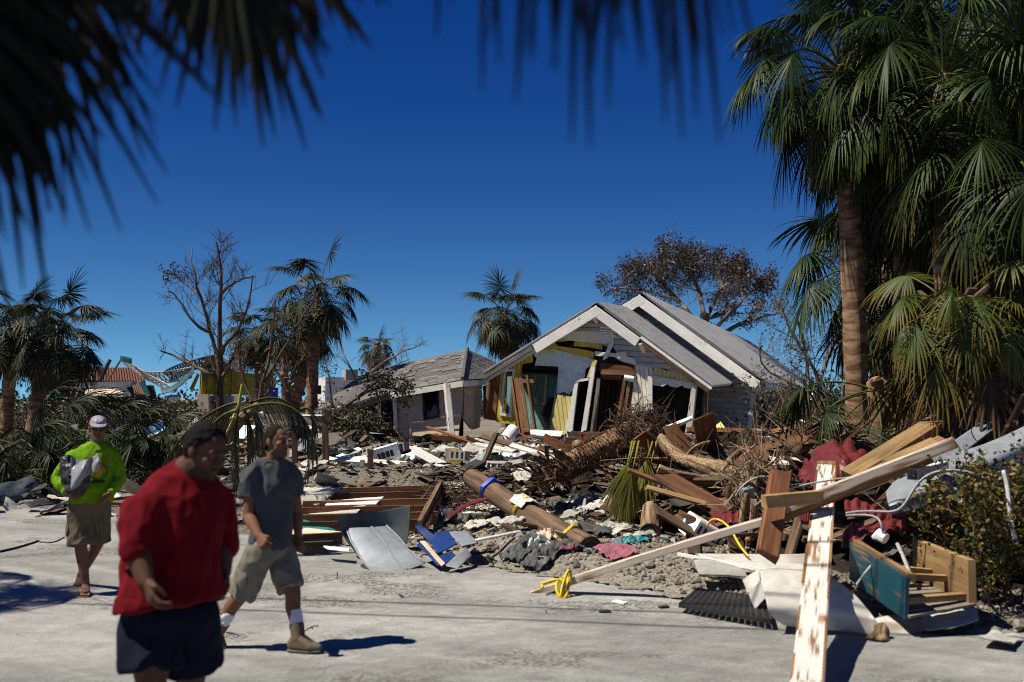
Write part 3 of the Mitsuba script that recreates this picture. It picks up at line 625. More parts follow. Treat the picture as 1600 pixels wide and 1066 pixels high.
slab(BH, 'right_sheathing', 'm_beige', B2, B2.poly([(724, 598), (752, 595), (752, 636), (748, 667), (736, 671), (724, 655)], 0).buffer(-.02), .05, .03, swap=False)
one('side_window', 'm_dark', lambda m: m.prism(B2.poly([(752, 603), (765, 600), (765, 652), (754, 655)], 0), .04, B2.wall(-.05)), parent=BH)
ul = thing('white_door_frame', 'white door frame standing empty under the sagging beige roof', 'door frame')
for a, b in (((592, 622), (594, 692)), ((616, 618), (619, 688)), ((592, 624), (616, 619))): one('jamb', 'm_whitepaint', lambda m: m.bar(P(*a, 29.3), P(*b, 29.3), .1, .1), parent=ul)
pl = thing('fallen_roof_panel', 'long brown plywood panel sliding down out of the beige house', 'panel')
one('sheet', 'm_lumber', lambda m: m.sheet(np.array([[P(548, 655, 28.6), P(600, 690, 27.2), P(655, 712, 26.2)], [P(552, 640, 29.0), P(606, 672, 28), P(662, 706, 27.)]]), .03), parent=pl)
one('outlet', 'm_white', lambda m: m.box(B1.M @ euler((B1.at(671, 688, -.05)[0], -.05, B1.at(671, 688, -.05)[1])), .12, .04, .16), parent=BH)
# ------------------------------------------------------------------ palms
GRAV = np.array([0, 0, -1.])
def segment(m, p, d, up, L, w, droop, rows, v, rng, fold=.35):
    V, U = [], []; st = L / rows; d = nrm(d)
    for i in range(rows + 1):
        t = i / rows; s = nrm(_cross(d, up)); n = _cross(s, d)
        ww = w * (.45 + 1.6 * t if t < .35 else 1.0 * (1 - ((t - .35) / .65) ** 1.6)) / 2 + .0015
        V += [p + s * ww + n * ww * fold, p, p - s * ww + n * ww * fold]; U += [(v, t), (v * .92, t), (v, t)]
        d = nrm(d + GRAV * droop * (.35 + 1.5 * t * t)); p = p + d * st
    F = []
    for i in range(rows):
        a = 3 * i; F += [(a, a + 1, a + 4, a + 3), (a + 1, a + 2, a + 5, a + 4)]
    m.add(V, F, U)
def stem(m, path, r, n=4):
    k = len(m.uv); m.tube(path, r, n); m.uv[k] = np.tile([1., 2.], (len(m.uv[k]), 1))
def fan(m, path, blade, rng, nseg=38, spread=2.45, wid=.045, droop=.22, rows=5, rad=.014, side=None, foldup=.25):
    """a fan frond: stalk along path, then the costa and its segments"""
    path = np.asarray(path, float)
    stem(m, path, np.linspace(rad * 1.3, rad * .8, len(path)))
    d = nrm(path[-1] - path[-2]); p = path[-1]
    s = nrm(_cross(d, [0, 0, 1])) if side is None else nrm(side - d * (side @ d)); n = _cross(s, d)
    cost = [p]; dd = d
    for i in range(6):
        dd = nrm(dd + GRAV * droop * .5); cost.append(cost[-1] + dd * blade * .06)
    cost = np.array(cost)
    for k in range(nseg):
        a = (k / (nseg - 1) * 2 - 1) * spread + rng.normal(0, .03); q = 1 - min(abs(a) / spread, 1); j = q * 5.99; i = int(j); o = cost[i] * (1 - j + i) + cost[min(i + 1, 6)] * (j - i)
        di = nrm(cost[min(i + 1, 6)] - cost[i]) if i < 6 else dd
        dr_ = math.cos(a) * di + math.sin(a) * s + n * (foldup * abs(math.sin(a)) + rng.normal(0, .05))
        segment(m, o, dr_, n, blade * (1 - .22 * abs(a) / spread) * rng.uniform(.8, 1.1), wid * rng.uniform(.8, 1.15), droop * rng.uniform(.5, 1.7), rows, rng.uniform(.7, 1.35), rng)
def stalk_path(el, L, arch, n=6):
    p = np.zeros(3); d = np.array([math.cos(el), 0, math.sin(el)]); out = [p]
    for i in range(n):
        d = nrm(d + GRAV * arch / n); p = p + d * L / n; out.append(p)
    return np.array(out)
FV = {}
ELS = (75, 50, 25, 0, -30, -60)
def fan_variants(name, pet, blade, seeds=2, **k):
    FV[name] = []
    for ei, el in enumerate(ELS):
        for sd in range(seeds):
            rng = np.random.default_rng(100 * ei + sd + len(name)); m = MB(); e = math.radians(el + rng.uniform(-6, 6))
            fan(m, stalk_path(e, pet * rng.uniform(.8, 1.15), (.35 + .2 * (ei in (1, 2, 3))) * (1.6 if name == 'bush' else 1)), blade * rng.uniform(.85, 1.12), rng, side=np.array([rng.normal(0, .15), 1, rng.normal(0, .4)]), droop=(.18, .32, .44, .48, .42, .26)[ei] * rng.uniform(.7, 1.3) * (1.9 if name == 'bush' else .55 if name == 'far' else 1), **k)
            r = PAL['f_' + name + ('_old' if ei >= 4 and 'f_' + name + '_old' in PAL else '')][1]
            FV[name].append(mikit.ply((np.vstack(m.v), np.vstack(m.f)), 'm_frond', smooth=True, uv=np.vstack(m.uv) + [0, 1000 * r]))
fan_variants('near', .95, .76, 4, nseg=44, wid=.025)
fan_variants('yellow', .75, .7, 3, nseg=42, wid=.028)
fan_variants('far', 1.05, .92, 3, nseg=34, wid=.045)
fan_variants('brown', .7, .85, 1, nseg=26, wid=.045, rows=4)
fan_variants('bush', .8, .85, 3, nseg=40, wid=.026)
def put(key, shape, M): scene[fresh(key)] = {**shape, 'to_world': T(M.tolist())}
GA = 2.39996
def crown(key, c, kind, n, sc, rng, lo=-68, hi=68, bias=None, piece='frond', skip=None):
    vs = FV[kind]; ns = len(vs) // len(ELS)
    for i in range(n):
        el = hi + (lo - hi) * ((i + .5) / n) ** (.85 if kind == 'bush' else 1.05); az = i * GA + rng.uniform(-.25, .25)
        if skip and skip(az % (2 * math.pi), el): continue
        ei = int(np.argmin([abs(e - el) for e in ELS])); M = rotz(az); M[:3, :3] = M[:3, :3] @ np.diag([1, 1 if rng.random() < .5 else -1, 1]) * sc * rng.uniform(.82, 1.12)
        M[:3, 3] = np.asarray(c) + [0.06 * math.cos(az), .06 * math.sin(az), -.1 * (1 - el / 80)]
        put(f'{key}__{piece}', vs[ei * ns + rng.integers(ns)], M)
def smooth_path(pts, n):
    pts = np.asarray(pts, float); t = np.linspace(0, 1, len(pts)); T_ = np.linspace(0, 1, n)
    if len(pts) > 2:
        from scipy.interpolate import CubicSpline
        return CubicSpline(t, pts)(T_)
    return np.array([pts[0] + (pts[1] - pts[0]) * x for x in T_])
def palm(label, pts, r, kind, n, sc, seed, brown=0, lo=-66, hi=80, group=None, boots=0, skip=None):
    rng = np.random.default_rng(seed); k = thing('palm_tree', label, 'palm tree', group)
    path = smooth_path(pts, 26); rr = r * np.interp(np.arange(26), [0, 21, 25], [1, 1, .35]) * (1 + .12 * np.exp(-np.linspace(0, 9, 26)) * 3 + .05 * np.sin(np.linspace(0, 40, 26)))
    one('trunk', 'm_palmbark', lambda m: m.tube(path, rr, 14), True, parent=k)
    if boots:
        mb = MB(); d = nrm(path[-1] - path[-4])
        for i in range(boots):
            a = i * GA; q = path[-1] - d * (.05 + .9 * r / .17 * (i / boots)); o = np.array([math.cos(a), math.sin(a), 0])
            mb.bar(q + o * r * .7, q + o * (r * 1.5 + .1) + [0, 0, .22], .1, .03)
        tag(mb.build('leaf_base', 'm_oldwood', parent=k), kind='stuff')
    crown(k, path[-1], kind, n, sc, rng, lo, min(hi, 66) if kind == 'far' else hi, skip=skip)
    if brown: crown(k, path[-1] - [0, 0, .25 * sc], 'brown', brown, sc, rng, -80, -35, piece='dead_frond')
    return k
def gp(px, py, Y, dz=-.3):
    q = P(px, py, Y); q[2] = ground_h(q[0], q[1]) + dz; return q
PB = lambda px, Y: (lambda x: np.array([x, Y, ground_h(x, Y) - .2]))((px - 800) / FPX * Y)
palm('tall palm with a slender bare brown trunk beside the cottage', [PB(1342, 14.5), P(1332, 430, 14.5), P(1318, 105, 14.5)], .165, 'near', 64, 1.05, 1, boots=26, lo=-80)
palm('palm half hidden behind the tall slender one, its fronds hanging low', [PB(1378, 17), P(1375, 560, 17), P(1390, 400, 17)], .17, 'near', 50, 1.2, 2, brown=8, lo=-75)
palm('stout low palm with yellow and rust tipped fronds over the heap', [PB(1508, 11.8), P(1500, 600, 11.8), P(1490, 470, 11.6)], .2, 'yellow', 32, .88, 3, brown=16, lo=-75, hi=45, boots=26)
palm('dark palm filling the top right of the view', [PB(1482, 13.2), P(1480, 400, 13.2), P(1475, 110, 13.2)], .18, 'near', 62, 1.15, 4, brown=6, lo=-75)
palm('dark palm at the right edge with its crown at mid height', [PB(1630, 12.4), P(1620, 500, 12.4), P(1590, 250, 12.4)], .18, 'near', 60, 1.12, 5, brown=8, lo=-75)
palm('shaded palm standing behind the stout yellow tipped one', [PB(1450, 18), P(1440, 500, 18), P(1445, 330, 18)], .18, 'near', 56, 1.35, 6, brown=10, lo=-75)
palm('dark palm between the slender palm and the yellow tipped one', [PB(1420, 15), P(1415, 420, 15), P(1412, 215, 15)], .17, 'near', 56, 1.15, 10, brown=6, lo=-78)
palm('lower dark palm at the far right behind the grey column', [PB(1600, 15), P(1590, 560, 15), P(1585, 440, 15)], .18, 'near', 50, 1.2, 7, brown=10, lo=-75)
palm('dark palm at the back of the right hand grove, top out of view', [PB(1560, 16.5), P(1560, 300, 16.5), P(1550, 60, 16.5)], .18, 'near', 60, 1.35, 8, lo=-75)
palm('small palm with drooping green fronds at the foot of the tall slender one', [PB(1372, 13.4), P(1372, 650, 13.4), P(1370, 600, 13.3)], .13, 'near', 15, .85, 9, brown=3, lo=-75, hi=40)
palm('leaning palm with a dense shaggy crown at the far left', [PB(52, 31), P(62, 610, 31), P(88, 520, 31)], .22, 'far', 46, 1.0, 11, brown=16)
palm('palm at the left edge beside the shaggy leaning one', [PB(12, 32), P(14, 600, 32), P(30, 500, 32)], .2, 'far', 40, 1.0, 12, brown=12)
palm('tall palm standing straight behind the man in grey', [PB(490, 33), P(488, 600, 33), P(496, 452, 33)], .19, 'far', 34, .95, 13, brown=7)
palm('palm with a crooked leaning trunk next to the straight one', [PB(458, 36), P(462, 612, 36), P(478, 575, 36), P(462, 508, 36)], .27, 'far', 30, .9, 14, brown=8)
palm('darker palm behind the bare tree', [PB(408, 46), P(405, 560, 46), P(402, 515, 46)], .22, 'far', 36, .95, 15, brown=12)
palm('small far palm above the beige roof', [PB(590, 62), P(590, 560, 62), P(588, 541, 62)], .22, 'far', 36, .78, 16, brown=8)
palm('full round palm rising between the two houses', [PB(792, 42), P(790, 560, 42), P(788, 486, 42)], .22, 'far', 48, 1.0, 17, brown=8)
# the palm overhead, its crown just above and left of the camera
OP = thing('overhanging_palm', 'dark blurred palm fronds hanging into the top of the view', 'palm tree')
one('trunk', 'm_palmbark', lambda m: m.tube(smooth_path([(-1.75, .2, -.1), (-1.7, .3, 2.), (-1.45, .75, 3.5)], 14), .16, 10), True, parent=OP)
CO = np.array([-1.4, .8, 3.6])
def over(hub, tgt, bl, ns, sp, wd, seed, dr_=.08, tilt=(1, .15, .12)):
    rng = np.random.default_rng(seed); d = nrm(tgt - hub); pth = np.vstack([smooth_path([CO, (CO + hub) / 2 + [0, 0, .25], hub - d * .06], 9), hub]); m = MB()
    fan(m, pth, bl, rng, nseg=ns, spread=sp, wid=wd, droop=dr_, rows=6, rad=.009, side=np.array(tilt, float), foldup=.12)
    m.build('frond', 'f_over_shade', True, parent=OP)
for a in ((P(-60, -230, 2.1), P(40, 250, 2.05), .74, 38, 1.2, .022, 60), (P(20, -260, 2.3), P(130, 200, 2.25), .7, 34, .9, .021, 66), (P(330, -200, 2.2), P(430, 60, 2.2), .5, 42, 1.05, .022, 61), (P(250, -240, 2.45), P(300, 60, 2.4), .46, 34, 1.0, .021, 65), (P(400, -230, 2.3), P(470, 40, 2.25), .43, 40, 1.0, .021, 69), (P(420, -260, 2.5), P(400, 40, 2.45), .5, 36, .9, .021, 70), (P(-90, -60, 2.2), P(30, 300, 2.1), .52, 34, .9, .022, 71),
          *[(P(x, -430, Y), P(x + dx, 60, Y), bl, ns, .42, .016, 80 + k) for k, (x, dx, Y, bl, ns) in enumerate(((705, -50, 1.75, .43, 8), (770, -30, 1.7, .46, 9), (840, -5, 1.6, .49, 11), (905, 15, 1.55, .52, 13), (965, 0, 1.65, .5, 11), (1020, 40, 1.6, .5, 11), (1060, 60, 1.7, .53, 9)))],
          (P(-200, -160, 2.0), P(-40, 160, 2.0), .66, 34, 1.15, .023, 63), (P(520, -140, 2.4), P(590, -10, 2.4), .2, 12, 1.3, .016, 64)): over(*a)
for i in range(14):   # more of the crown above them, towards the sun
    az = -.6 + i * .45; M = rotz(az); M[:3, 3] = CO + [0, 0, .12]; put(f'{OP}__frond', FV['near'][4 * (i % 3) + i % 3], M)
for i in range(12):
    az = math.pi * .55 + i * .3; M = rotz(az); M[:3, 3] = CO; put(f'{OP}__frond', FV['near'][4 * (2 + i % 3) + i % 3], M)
# ------------------------------------------------------------------ low fan palms on the left
rng = np.random.default_rng(77)
for i, (px, py, Y, sc, lb) in enumerate(((20, 735, 19.5, 1.35, 'low fan palm thicket at the left edge'), (70, 730, 21, 1.5, 'low fan palm behind the man in the lime shirt, to his right'), (120, 720, 22.5, 1.5, 'low fan palm right behind the man in the lime shirt'),
                                         (185, 725, 21.5, 1.5, 'low fan palm between the lime and the red shirted men'), (240, 715, 22.5, 1.3, 'low fan palm by the red shirted man, rightmost of the thicket'), (150, 700, 25, 1.6, 'low fan palm at the back of the left thicket'), (40, 690, 26, 1.6, 'low fan palm under the shaggy leaning palm'))):
    k = thing('fan_palm', lb, 'fan palm'); q = gp(px, py, Y, .1)
    one('stem', 'm_palmbark', lambda m: m.tube([q - [0, 0, .5], q + [0, 0, .35]], .14, 8), True, parent=k)
    crown(k, q + [0, 0, .35], 'bush', 54, sc * .84, rng, -35, 66)
    crown(k, q + [0, 0, .35], 'brown', 8, sc * .9, rng, -40, 10, piece='dead_frond')
# ------------------------------------------------------------------ bare and leafy trees
def limb(m, pts, r0, r1, rng, n=12, wob=.03, sides=6):
    pth = smooth_path(pts, n); L = np.linalg.norm(pth[-1] - pth[0]); pth[1:-1] += rng.normal(0, wob * L / n * 2, (n - 2, 3))
    m.tube(pth, np.linspace(r0, r1, n), sides); return pth
def twigs(m, pth, r, L, rng, depth, num, ends, up=.25, spread=.9):
    for i in range(num):
        t = rng.uniform(.25, 1) if depth else rng.uniform(.3, 1); j = min(int(t * (len(pth) - 1)), len(pth) - 2); o = pth[j]; d = nrm(pth[j + 1] - pth[j])
        e = nrm(d * rng.uniform(.4, 1) + rng.normal(0, spread, 3) * .7 + [0, 0, up]); l = L * rng.uniform(.5, 1.15) * (1.15 - .5 * t)
        q = [o]; dd = e
        for s_ in range(5): dd = nrm(dd + rng.normal(0, .16, 3) + [0, 0, up * .3]); q.append(q[-1] + dd * l / 5)
        m.tube(q, np.linspace(r, r * .35, 6), 4 if r < .03 else 5, cap=False); ends.append(np.array(q))
        if depth: twigs(m, np.array(q), r * .55, L * .5, rng, depth - 1, max(2, num // 2 + 1), ends, up, spread)
def leaves(m, pts, n, size, cols, rng, spread, drop=.3):
    o = pts[rng.integers(len(pts), size=n)] + rng.normal(0, spread, (n, 3)); a = rng.normal(0, 1, (n, 3)); a /= np.linalg.norm(a, axis=1, keepdims=True); b = _np_cross(a, rng.normal(0, 1, (n, 3))); b /= np.linalg.norm(b, axis=1, keepdims=True)
    s_ = size * rng.uniform(.5, 1.2, (n, 1)); c = np.array(cols)[rng.integers(len(cols), size=n)] * rng.uniform(.6, 1.35, (n, 1))
    V = np.stack([o, o + a * s_ * .5 + b * s_ * .28, o + a * s_, o + a * s_ * .5 - b * s_ * .28], 1).reshape(-1, 3)
    m.add(V, np.arange(4 * n).reshape(n, 4), None, np.repeat(c, 4, 0))
def tree(name, label, limbs, Y, tw, leafs, seed, bark='m_oldwood', depth=1, jitter=.5, cat='tree'):
    rng = np.random.default_rng(seed); k = thing(name, label, cat); mt, mb = MB(), MB(); ends = []
    for i, (pts, r0, r1, num, L) in enumerate(limbs):
        w = [P(x, y, Y + rng.normal(0, jitter) * (j > 0 and i > 0)) for j, (x, y) in enumerate(pts)]
        pth = limb(mt if i == 0 else mb, w, r0, r1, rng, sides=8 if i == 0 else 6); twigs(mb, pth, r1 * .6, L, rng, depth, num, ends, **tw)
    mt.build('trunk', bark, True, parent=k); kb = mb.build('branches', bark, True, parent=k); tag(kb, kind='stuff')
    if leafs:
        ml = MB(); tips = np.vstack([e[2:] for e in ends]); leafs(ml, tips, rng); kk = ml.build('leaves', 'm_foliage', parent=k, color=True); tag(kk, kind='stuff')
    return k
DK = [(.035, .032, .014), (.05, .04, .02), (.03, .035, .012)]
tree('bare_tree', 'tall bare tree stripped of its leaves, behind the red shirted man', [
    ([(345, 650), (343, 600), (342, 520), (345, 440), (338, 378)], .11, .025, 14, 1.4), ([(343, 600), (330, 520), (312, 460), (300, 390)], .075, .02, 12, 1.3), ([(338, 590), (310, 575), (280, 560), (250, 548)], .07, .02, 8, 1.0),
    ([(330, 520), (300, 500), (280, 470), (262, 455)], .05, .015, 7, .9), ([(345, 460), (370, 440), (400, 432)], .05, .015, 7, .9), ([(343, 560), (360, 530), (380, 500), (395, 430)], .07, .02, 9, 1.1), ([(343, 600), (365, 560), (385, 545)], .06, .02, 7, 1.1), ([(312, 460), (285, 440), (268, 425)], .04, .014, 6, .7)],
    30, dict(up=.22, spread=.8), lambda m, t, r: leaves(m, t[-400:], 260, .09, DK, r, .06), 21, 'm_oldwood', 2)
tree('bare_tree', 'thin brown broken tree beside the crooked palm', [([(400, 690), (405, 620), (420, 560), (430, 470)], .08, .02, 10, 1.3), ([(410, 600), (440, 550), (470, 500), (500, 455)], .05, .015, 8, 1.0), ([(402, 640), (380, 590), (372, 540)], .06, .02, 8, 1.0), ([(405, 630), (430, 600), (450, 590)], .05, .015, 6, .9)],
     28, dict(up=.2, spread=.9), lambda m, t, r: leaves(m, t, 500, .1, [(.07, .045, .025), (.05, .035, .02)], r, .12), 22, 'm_oldwood', 1)
tree('bare_tree', 'stubby trunk with sparse twigs right of the leaning palm trunk', [([(448, 650), (446, 600), (442, 585)], .16, .09, 5, .8), ([(446, 615), (460, 580), (465, 570)], .07, .03, 6, .8), ([(520, 640), (515, 600), (508, 565)], .03, .01, 8, .7)], 29, dict(up=.2, spread=.9), lambda m, t, r: leaves(m, t, 220, .09, DK, r, .08), 23)
BR = [(.042, .021, .015), (.055, .028, .019), (.03, .017, .012), (.05, .034, .024)]
tree('dead_tree', 'broad dead tree with rust brown leaves behind the cottage roof', [
    ([(1115, 600), (1112, 560), (1105, 520), (1100, 490)], .3, .2, 4, 2.0), ([(1105, 520), (1060, 470), (1020, 430), (975, 435)], .13, .035, 18, 1.7), ([(1100, 495), (1085, 440), (1072, 425), (1078, 405)], .12, .035, 18, 1.7), ([(1102, 500), (1130, 450), (1152, 440), (1165, 425)], .12, .035, 18, 1.7),
    ([(1108, 520), (1150, 480), (1180, 450), (1205, 450)], .11, .03, 16, 1.6), ([(1060, 470), (1010, 455), (970, 450), (945, 462)], .1, .03, 14, 1.5), ([(1112, 540), (1150, 510), (1190, 495), (1215, 490)], .14, .04, 8, 1.5), ([(1085, 440), (1050, 410), (1025, 420)], .1, .03, 14, 1.5), ([(1130, 450), (1120, 420), (1118, 425)], .1, .03, 14, 1.5)],
    46, dict(up=.18, spread=.85), lambda m, t, r: leaves(m, t[meshkit.fbm(t * .55, 2, 5) > .43], 16000, .13, BR, r, .12), 24, 'm_greywood', 2, 1.6)
tree('bare_tree', 'pale bare branches tangled at the end of the metal roof', [([(1290, 690), (1280, 600), (1250, 540), (1215, 470)], .07, .02, 12, 1.3), ([(1280, 600), (1300, 540), (1320, 500)], .05, .015, 10, 1.2), ([(1285, 640), (1240, 600), (1200, 580), (1190, 540)], .05, .015, 12, 1.2), ([(1262, 640), (1260, 560), (1246, 500)], .06, .03, 6, .7)],
     26, dict(up=.12, spread=1.0), lambda m, t, r: leaves(m, t, 900, .09, [(.07, .06, .03), (.1, .075, .04)], r, .1), 25, 'm_greywood', 2)
tree('bare_tree', 'wind combed bare tree beside the small far palm', [([(560, 610), (575, 585), (610, 560), (640, 545)], .1, .03, 12, 2.2), ([(560, 600), (545, 570), (535, 550)], .08, .02, 9, 1.8), ([(590, 580), (620, 570), (640, 560)], .06, .02, 10, 1.8)], 56, dict(up=.12, spread=.8), None, 26, 'm_greywood', 1)
tree('fallen_branch', 'dark leafy branch lying over the eave of the beige house', [([(520, 650), (560, 620), (600, 605), (640, 622)], .05, .012, 12, .8), ([(560, 620), (585, 600), (610, 590)], .03, .01, 9, .7)], 27.2, dict(up=.05, spread=1.0), lambda m, t, r: leaves(m, t, 1100, .11, [(.03, .03, .016), (.045, .035, .02)], r, .1), 27, 'm_darkwood', 1, cat='branch')
tree('bush', 'leafy dark bush before the sagging end of the beige house', [([(545, 735), (548, 690), (550, 660)], .03, .01, 14, .7), ([(545, 730), (575, 690), (590, 665)], .03, .01, 14, .7), ([(540, 730), (520, 690), (515, 660)], .03, .01, 14, .7)], 25.5, dict(up=.2, spread=1.0), lambda m, t, r: leaves(m, t, 3200, .1, [(.035, .045, .018), (.06, .06, .025), (.08, .06, .03)], r, .13), 28, 'm_darkwood', 1, cat='bush')
# leafy shrub at the right
SH = thing('shrub', 'shrub with green, yellow and rust leaves at the right edge', 'shrub')
rng = np.random.default_rng(31); ms, ml, ends = MB(), MB(), []
for i in range(22):
    o = np.array([rng.uniform(4.0, 5.8), rng.uniform(8.5, 9.4), .1]); e = o + [rng.normal(0, .3), rng.normal(0, .2), rng.uniform(.8, 1.45)]
    pth = limb(ms, [o, (o + e) / 2 + rng.normal(0, .08, 3), e], .014, .005, rng, 8, .03, 4); twigs(ms, pth, .005, .42, rng, 1, 9, ends, .15, .9)
tips = np.vstack([e[1:] for e in ends]); leaves(ml, tips, 17000, .058, [(.04, .055, .01), (.065, .08, .01), (.15, .115, .017), (.15, .075, .014), (.032, .042, .01), (.085, .05, .02)], rng, .05)
tag(ms.build('stems', 'm_oldwood', True, parent=SH), kind='stuff'); tag(ml.build('leaves', 'm_foliage', parent=SH, color=True), kind='stuff')
rng = np.random.default_rng(90)
def scrub(label, px, Y, w, h, n, cols, size=.11):
    k = thing('scrub_bush', label, 'bush'); c = np.array([(px - 800) / FPX * Y, Y, ground_h((px - 800) / FPX * Y, Y)]); ms, ml = MB(), MB(); o = rng.normal(0, 1, (160, 3)) * [w * .1, w * .1, 0] + c
    e = c + rng.normal(0, 1, (160, 3)) * [w * .42, w * .35, 0] + np.stack([0 * o[:, 0], 0 * o[:, 0], rng.uniform(.15, 1, 160) * h], 1); fibres(ms, o, (o + e) / 2 + rng.normal(0, .08 * w, (160, 3)), e, .018, np.array([.08, .055, .04]) * rng.uniform(.6, 1.4, (160, 1)))
    tag(ms.build('stems', 'm_vcol', parent=k, color=True), kind='stuff'); leaves(ml, np.vstack([e, e * .75 + o * .25]), n, size, cols, rng, .13 * w); tag(ml.build('leaves', 'm_foliage', parent=k, color=True), kind='stuff')
DG = [(.03, .042, .016), (.04, .055, .02), (.025, .034, .014), (.06, .055, .025)]; DB = [(.07, .05, .03), (.05, .04, .02), (.1, .07, .04), (.04, .045, .02)]
for i, (px, Y, w, h, n, cl, lb) in enumerate(((10, 34, 2.6, 1.5, 2600, DG, 'dark scrub at the left edge below the shaggy palms'), (75, 38, 2.6, 1.3, 2600, DG, 'dark scrub below the ruined red house, left of the lime man'), (130, 40, 3, 1.2, 2600, DG, 'scrub right below the ruined red house'), (200, 42, 2.6, 1.1, 2400, DB, 'brown scrub below the bent truss'), (255, 33, 2., 1.2, 2600, DG, 'dark green scrub below the teal tarpaulin'), (290, 38, 2.2, 1.0, 2200, DB, 'brown scrub in front of the yellow house, left part'), (340, 40, 2.2, .9, 2000, DG, 'low scrub at the foot of the bare tree'), (400, 42, 2.4, 1.2, 2400, DB, 'brown scrub in front of the red shed'), (455, 38, 1.8, 1.0, 2000, DG, 'low scrub at the foot of the crooked palm'),
                                           (1235, 30, 2.4, 1.9, 3000, DB, 'brown scrub at the far end of the metal roof'), (1290, 27, 2., 1.7, 2800, DG, 'scrub between the cottage and the slender palm'), (1400, 24, 2.2, 1.7, 3000, DG, 'scrub behind the foot of the slender palm'), (1480, 22, 2., 1.6, 3000, DB, 'brownish scrub behind the stout palm'), (1570, 20, 2.2, 1.6, 3200, DG, 'scrub at the right edge behind the heap'))): scrub(lb, px, Y, w, h, n, cl)
# far belt of trees that closes the horizon
rng = np.random.default_rng(40); mf = MB()
for i in range(150):
    x = rng.uniform(-75, 75); y = rng.uniform(85, 125); h = rng.uniform(.8, 2.6) if x < 15 else rng.uniform(2, 5); w = rng.uniform(2, 4)
    pts = np.stack([rng.normal(0, w, 60), rng.normal(0, 1.5, 60), np.abs(rng.normal(0, .5, 60)) * h], 1) + [x, y, .2]; leaves(mf, pts, 150, .7, [(.03, .04, .02), (.05, .045, .025), (.04, .05, .02)], rng, .3)
tag(mf.build('far_tree_line', 'm_foliage', color=True), 'low dark line of trees and scrub far behind the houses', 'trees', kind='stuff')
# pinnate fallen coconut fronds
def pinnate(m, pts, L, n, rng, r=.03, hang=.5, wid=.035):
    pth = smooth_path(pts, 22); stem(m, pth, np.linspace(r, r * .25, 22), 5)
    for i in range(n):
        t = .12 + .88 * i / n; j = t * 20.99; a = int(j); o = pth[a] * (1 - j + a) + pth[a + 1] * (j - a); d = nrm(pth[a + 1] - pth[a]); s_ = nrm(_cross(d, [0, 0, 1]) + [0, 0, 1e-3])
        for sg in (-1, 1):
            e = nrm(d * .6 + s_ * sg * rng.uniform(.5, 1) + GRAV * hang * rng.uniform(.5, 1.4)); v = rng.uniform(.6, 1.3)
            segment(m, o, e, _cross(e, s_ * sg), L * (1 - .55 * abs(t - .4)) * rng.uniform(.7, 1.1), wid, .3, 4, v, rng, .2)
FC = thing('fallen_coconut_palm', 'snapped coconut palm top with drooping fronds behind the red shirted man', 'palm tree'); rng = np.random.default_rng(50)
for i, (pp, L) in enumerate((([(385, 636), (345, 637), (295, 672), (262, 715), (230, 770)], .8), ([(385, 634), (425, 622), (462, 640), (485, 700)], .9), ([(372, 640), (368, 690), (372, 760)], .7), ([(380, 640), (392, 680), (388, 740)], .7), ([(372, 640), (352, 655), (345, 700)], .5), ([(470, 640), (490, 655), (480, 730)], .6), ([(380, 638), (402, 650), (412, 740)], .8), ([(380, 640), (440, 632), (478, 660), (492, 720)], .8), ([(372, 642), (330, 668), (305, 740)], .75))):
    m = MB(); pinnate(m, [P(x, y, 17.2 - .25 * i) for x, y in pp], L, 60 if i < 2 else 40, rng); m.build('frond', 'f_coco' if i < 2 else 'f_coco_yellow', True, parent=FC)
for pp in (([(370, 650), (340, 664)]), ([(372, 640), (378, 600)]), ([(370, 640), (355, 675)])):
    one('broken_stalk', 'm_vgloss', lambda m: m.tube(smooth_path([P(x, y, 16.9) for x, y in pp], 5), np.linspace(.035, .02, 5), 5, c=(.38, .36, .07)), True, parent=FC, color=True)
one('trunk', 'm_driftwood', lambda m: m.tube(smooth_path([P(352, 690, 17.5), P(378, 655, 17.4), P(410, 632, 17.3)], 9), .1, 9), True, parent=FC)

palm('palm beside the road whose shadow falls on the road at the left edge', [(-8.6, 8.8, -.2), (-8.5, 8.9, 2), (-8.4, 9.0, 4.6)], .18, 'near', 34, 1.1, 30, lo=-60)
# ------------------------------------------------------------------ far wreckage on the left
def quadsheet(m, pts, Ys, th=.05, n=2):
    a, b, c, d = [P(x, y, Y) for (x, y), Y in zip(pts, Ys if hasattr(Ys, '__len__') else [Ys] * 4)]
    t = np.linspace(0, 1, n); m.sheet(np.array([[(1 - v) * ((1 - u) * a + u * b) + v * ((1 - u) * d + u * c) for v in t] for u in t]), th)
RR = thing('ruined_red_house', 'flattened far house with a striped rust red roof at the left', 'house')
def striped(holder, pts, Y0, Y1, n, mats=('m_redroof', 'm_plyred')):
    a, b, c, d = [P(x, y, Y) for (x, y), Y in zip(pts, (Y1, Y1, Y0, Y0))]
    for i in range(n):
        u0, u1 = i / n, (i + .62) / n; off = np.array([0, -.12, .06])
        one('roof_strip', mats[0], lambda m: m.sheet(np.array([[a + (b - a) * u0 + off, d + (c - d) * u0 + off], [a + (b - a) * u1 + off, d + (c - d) * u1 + off]]), .08), parent=holder)
    one('roof_deck', 'm_dark', lambda m: m.sheet(np.array([[a, d], [b, c]]), .05), parent=holder)
striped(RR + '__roof', [(122, 577), (222, 577), (228, 598), (117, 598)], 54, 56, 26)
striped(RR + '__porch_roof', [(208, 600), (222, 596), (232, 619), (212, 619)], 53, 54, 6)
one('ridge_trim', 'm_tealpaint', lambda m: m.bar(P(122, 576, 56), P(215, 577, 56), .12, .15), parent=RR)
one('eave_board', 'm_greysheet', lambda m: m.bar(P(100, 603, 53.8), P(214, 600, 53.8), .2, .3), parent=RR)
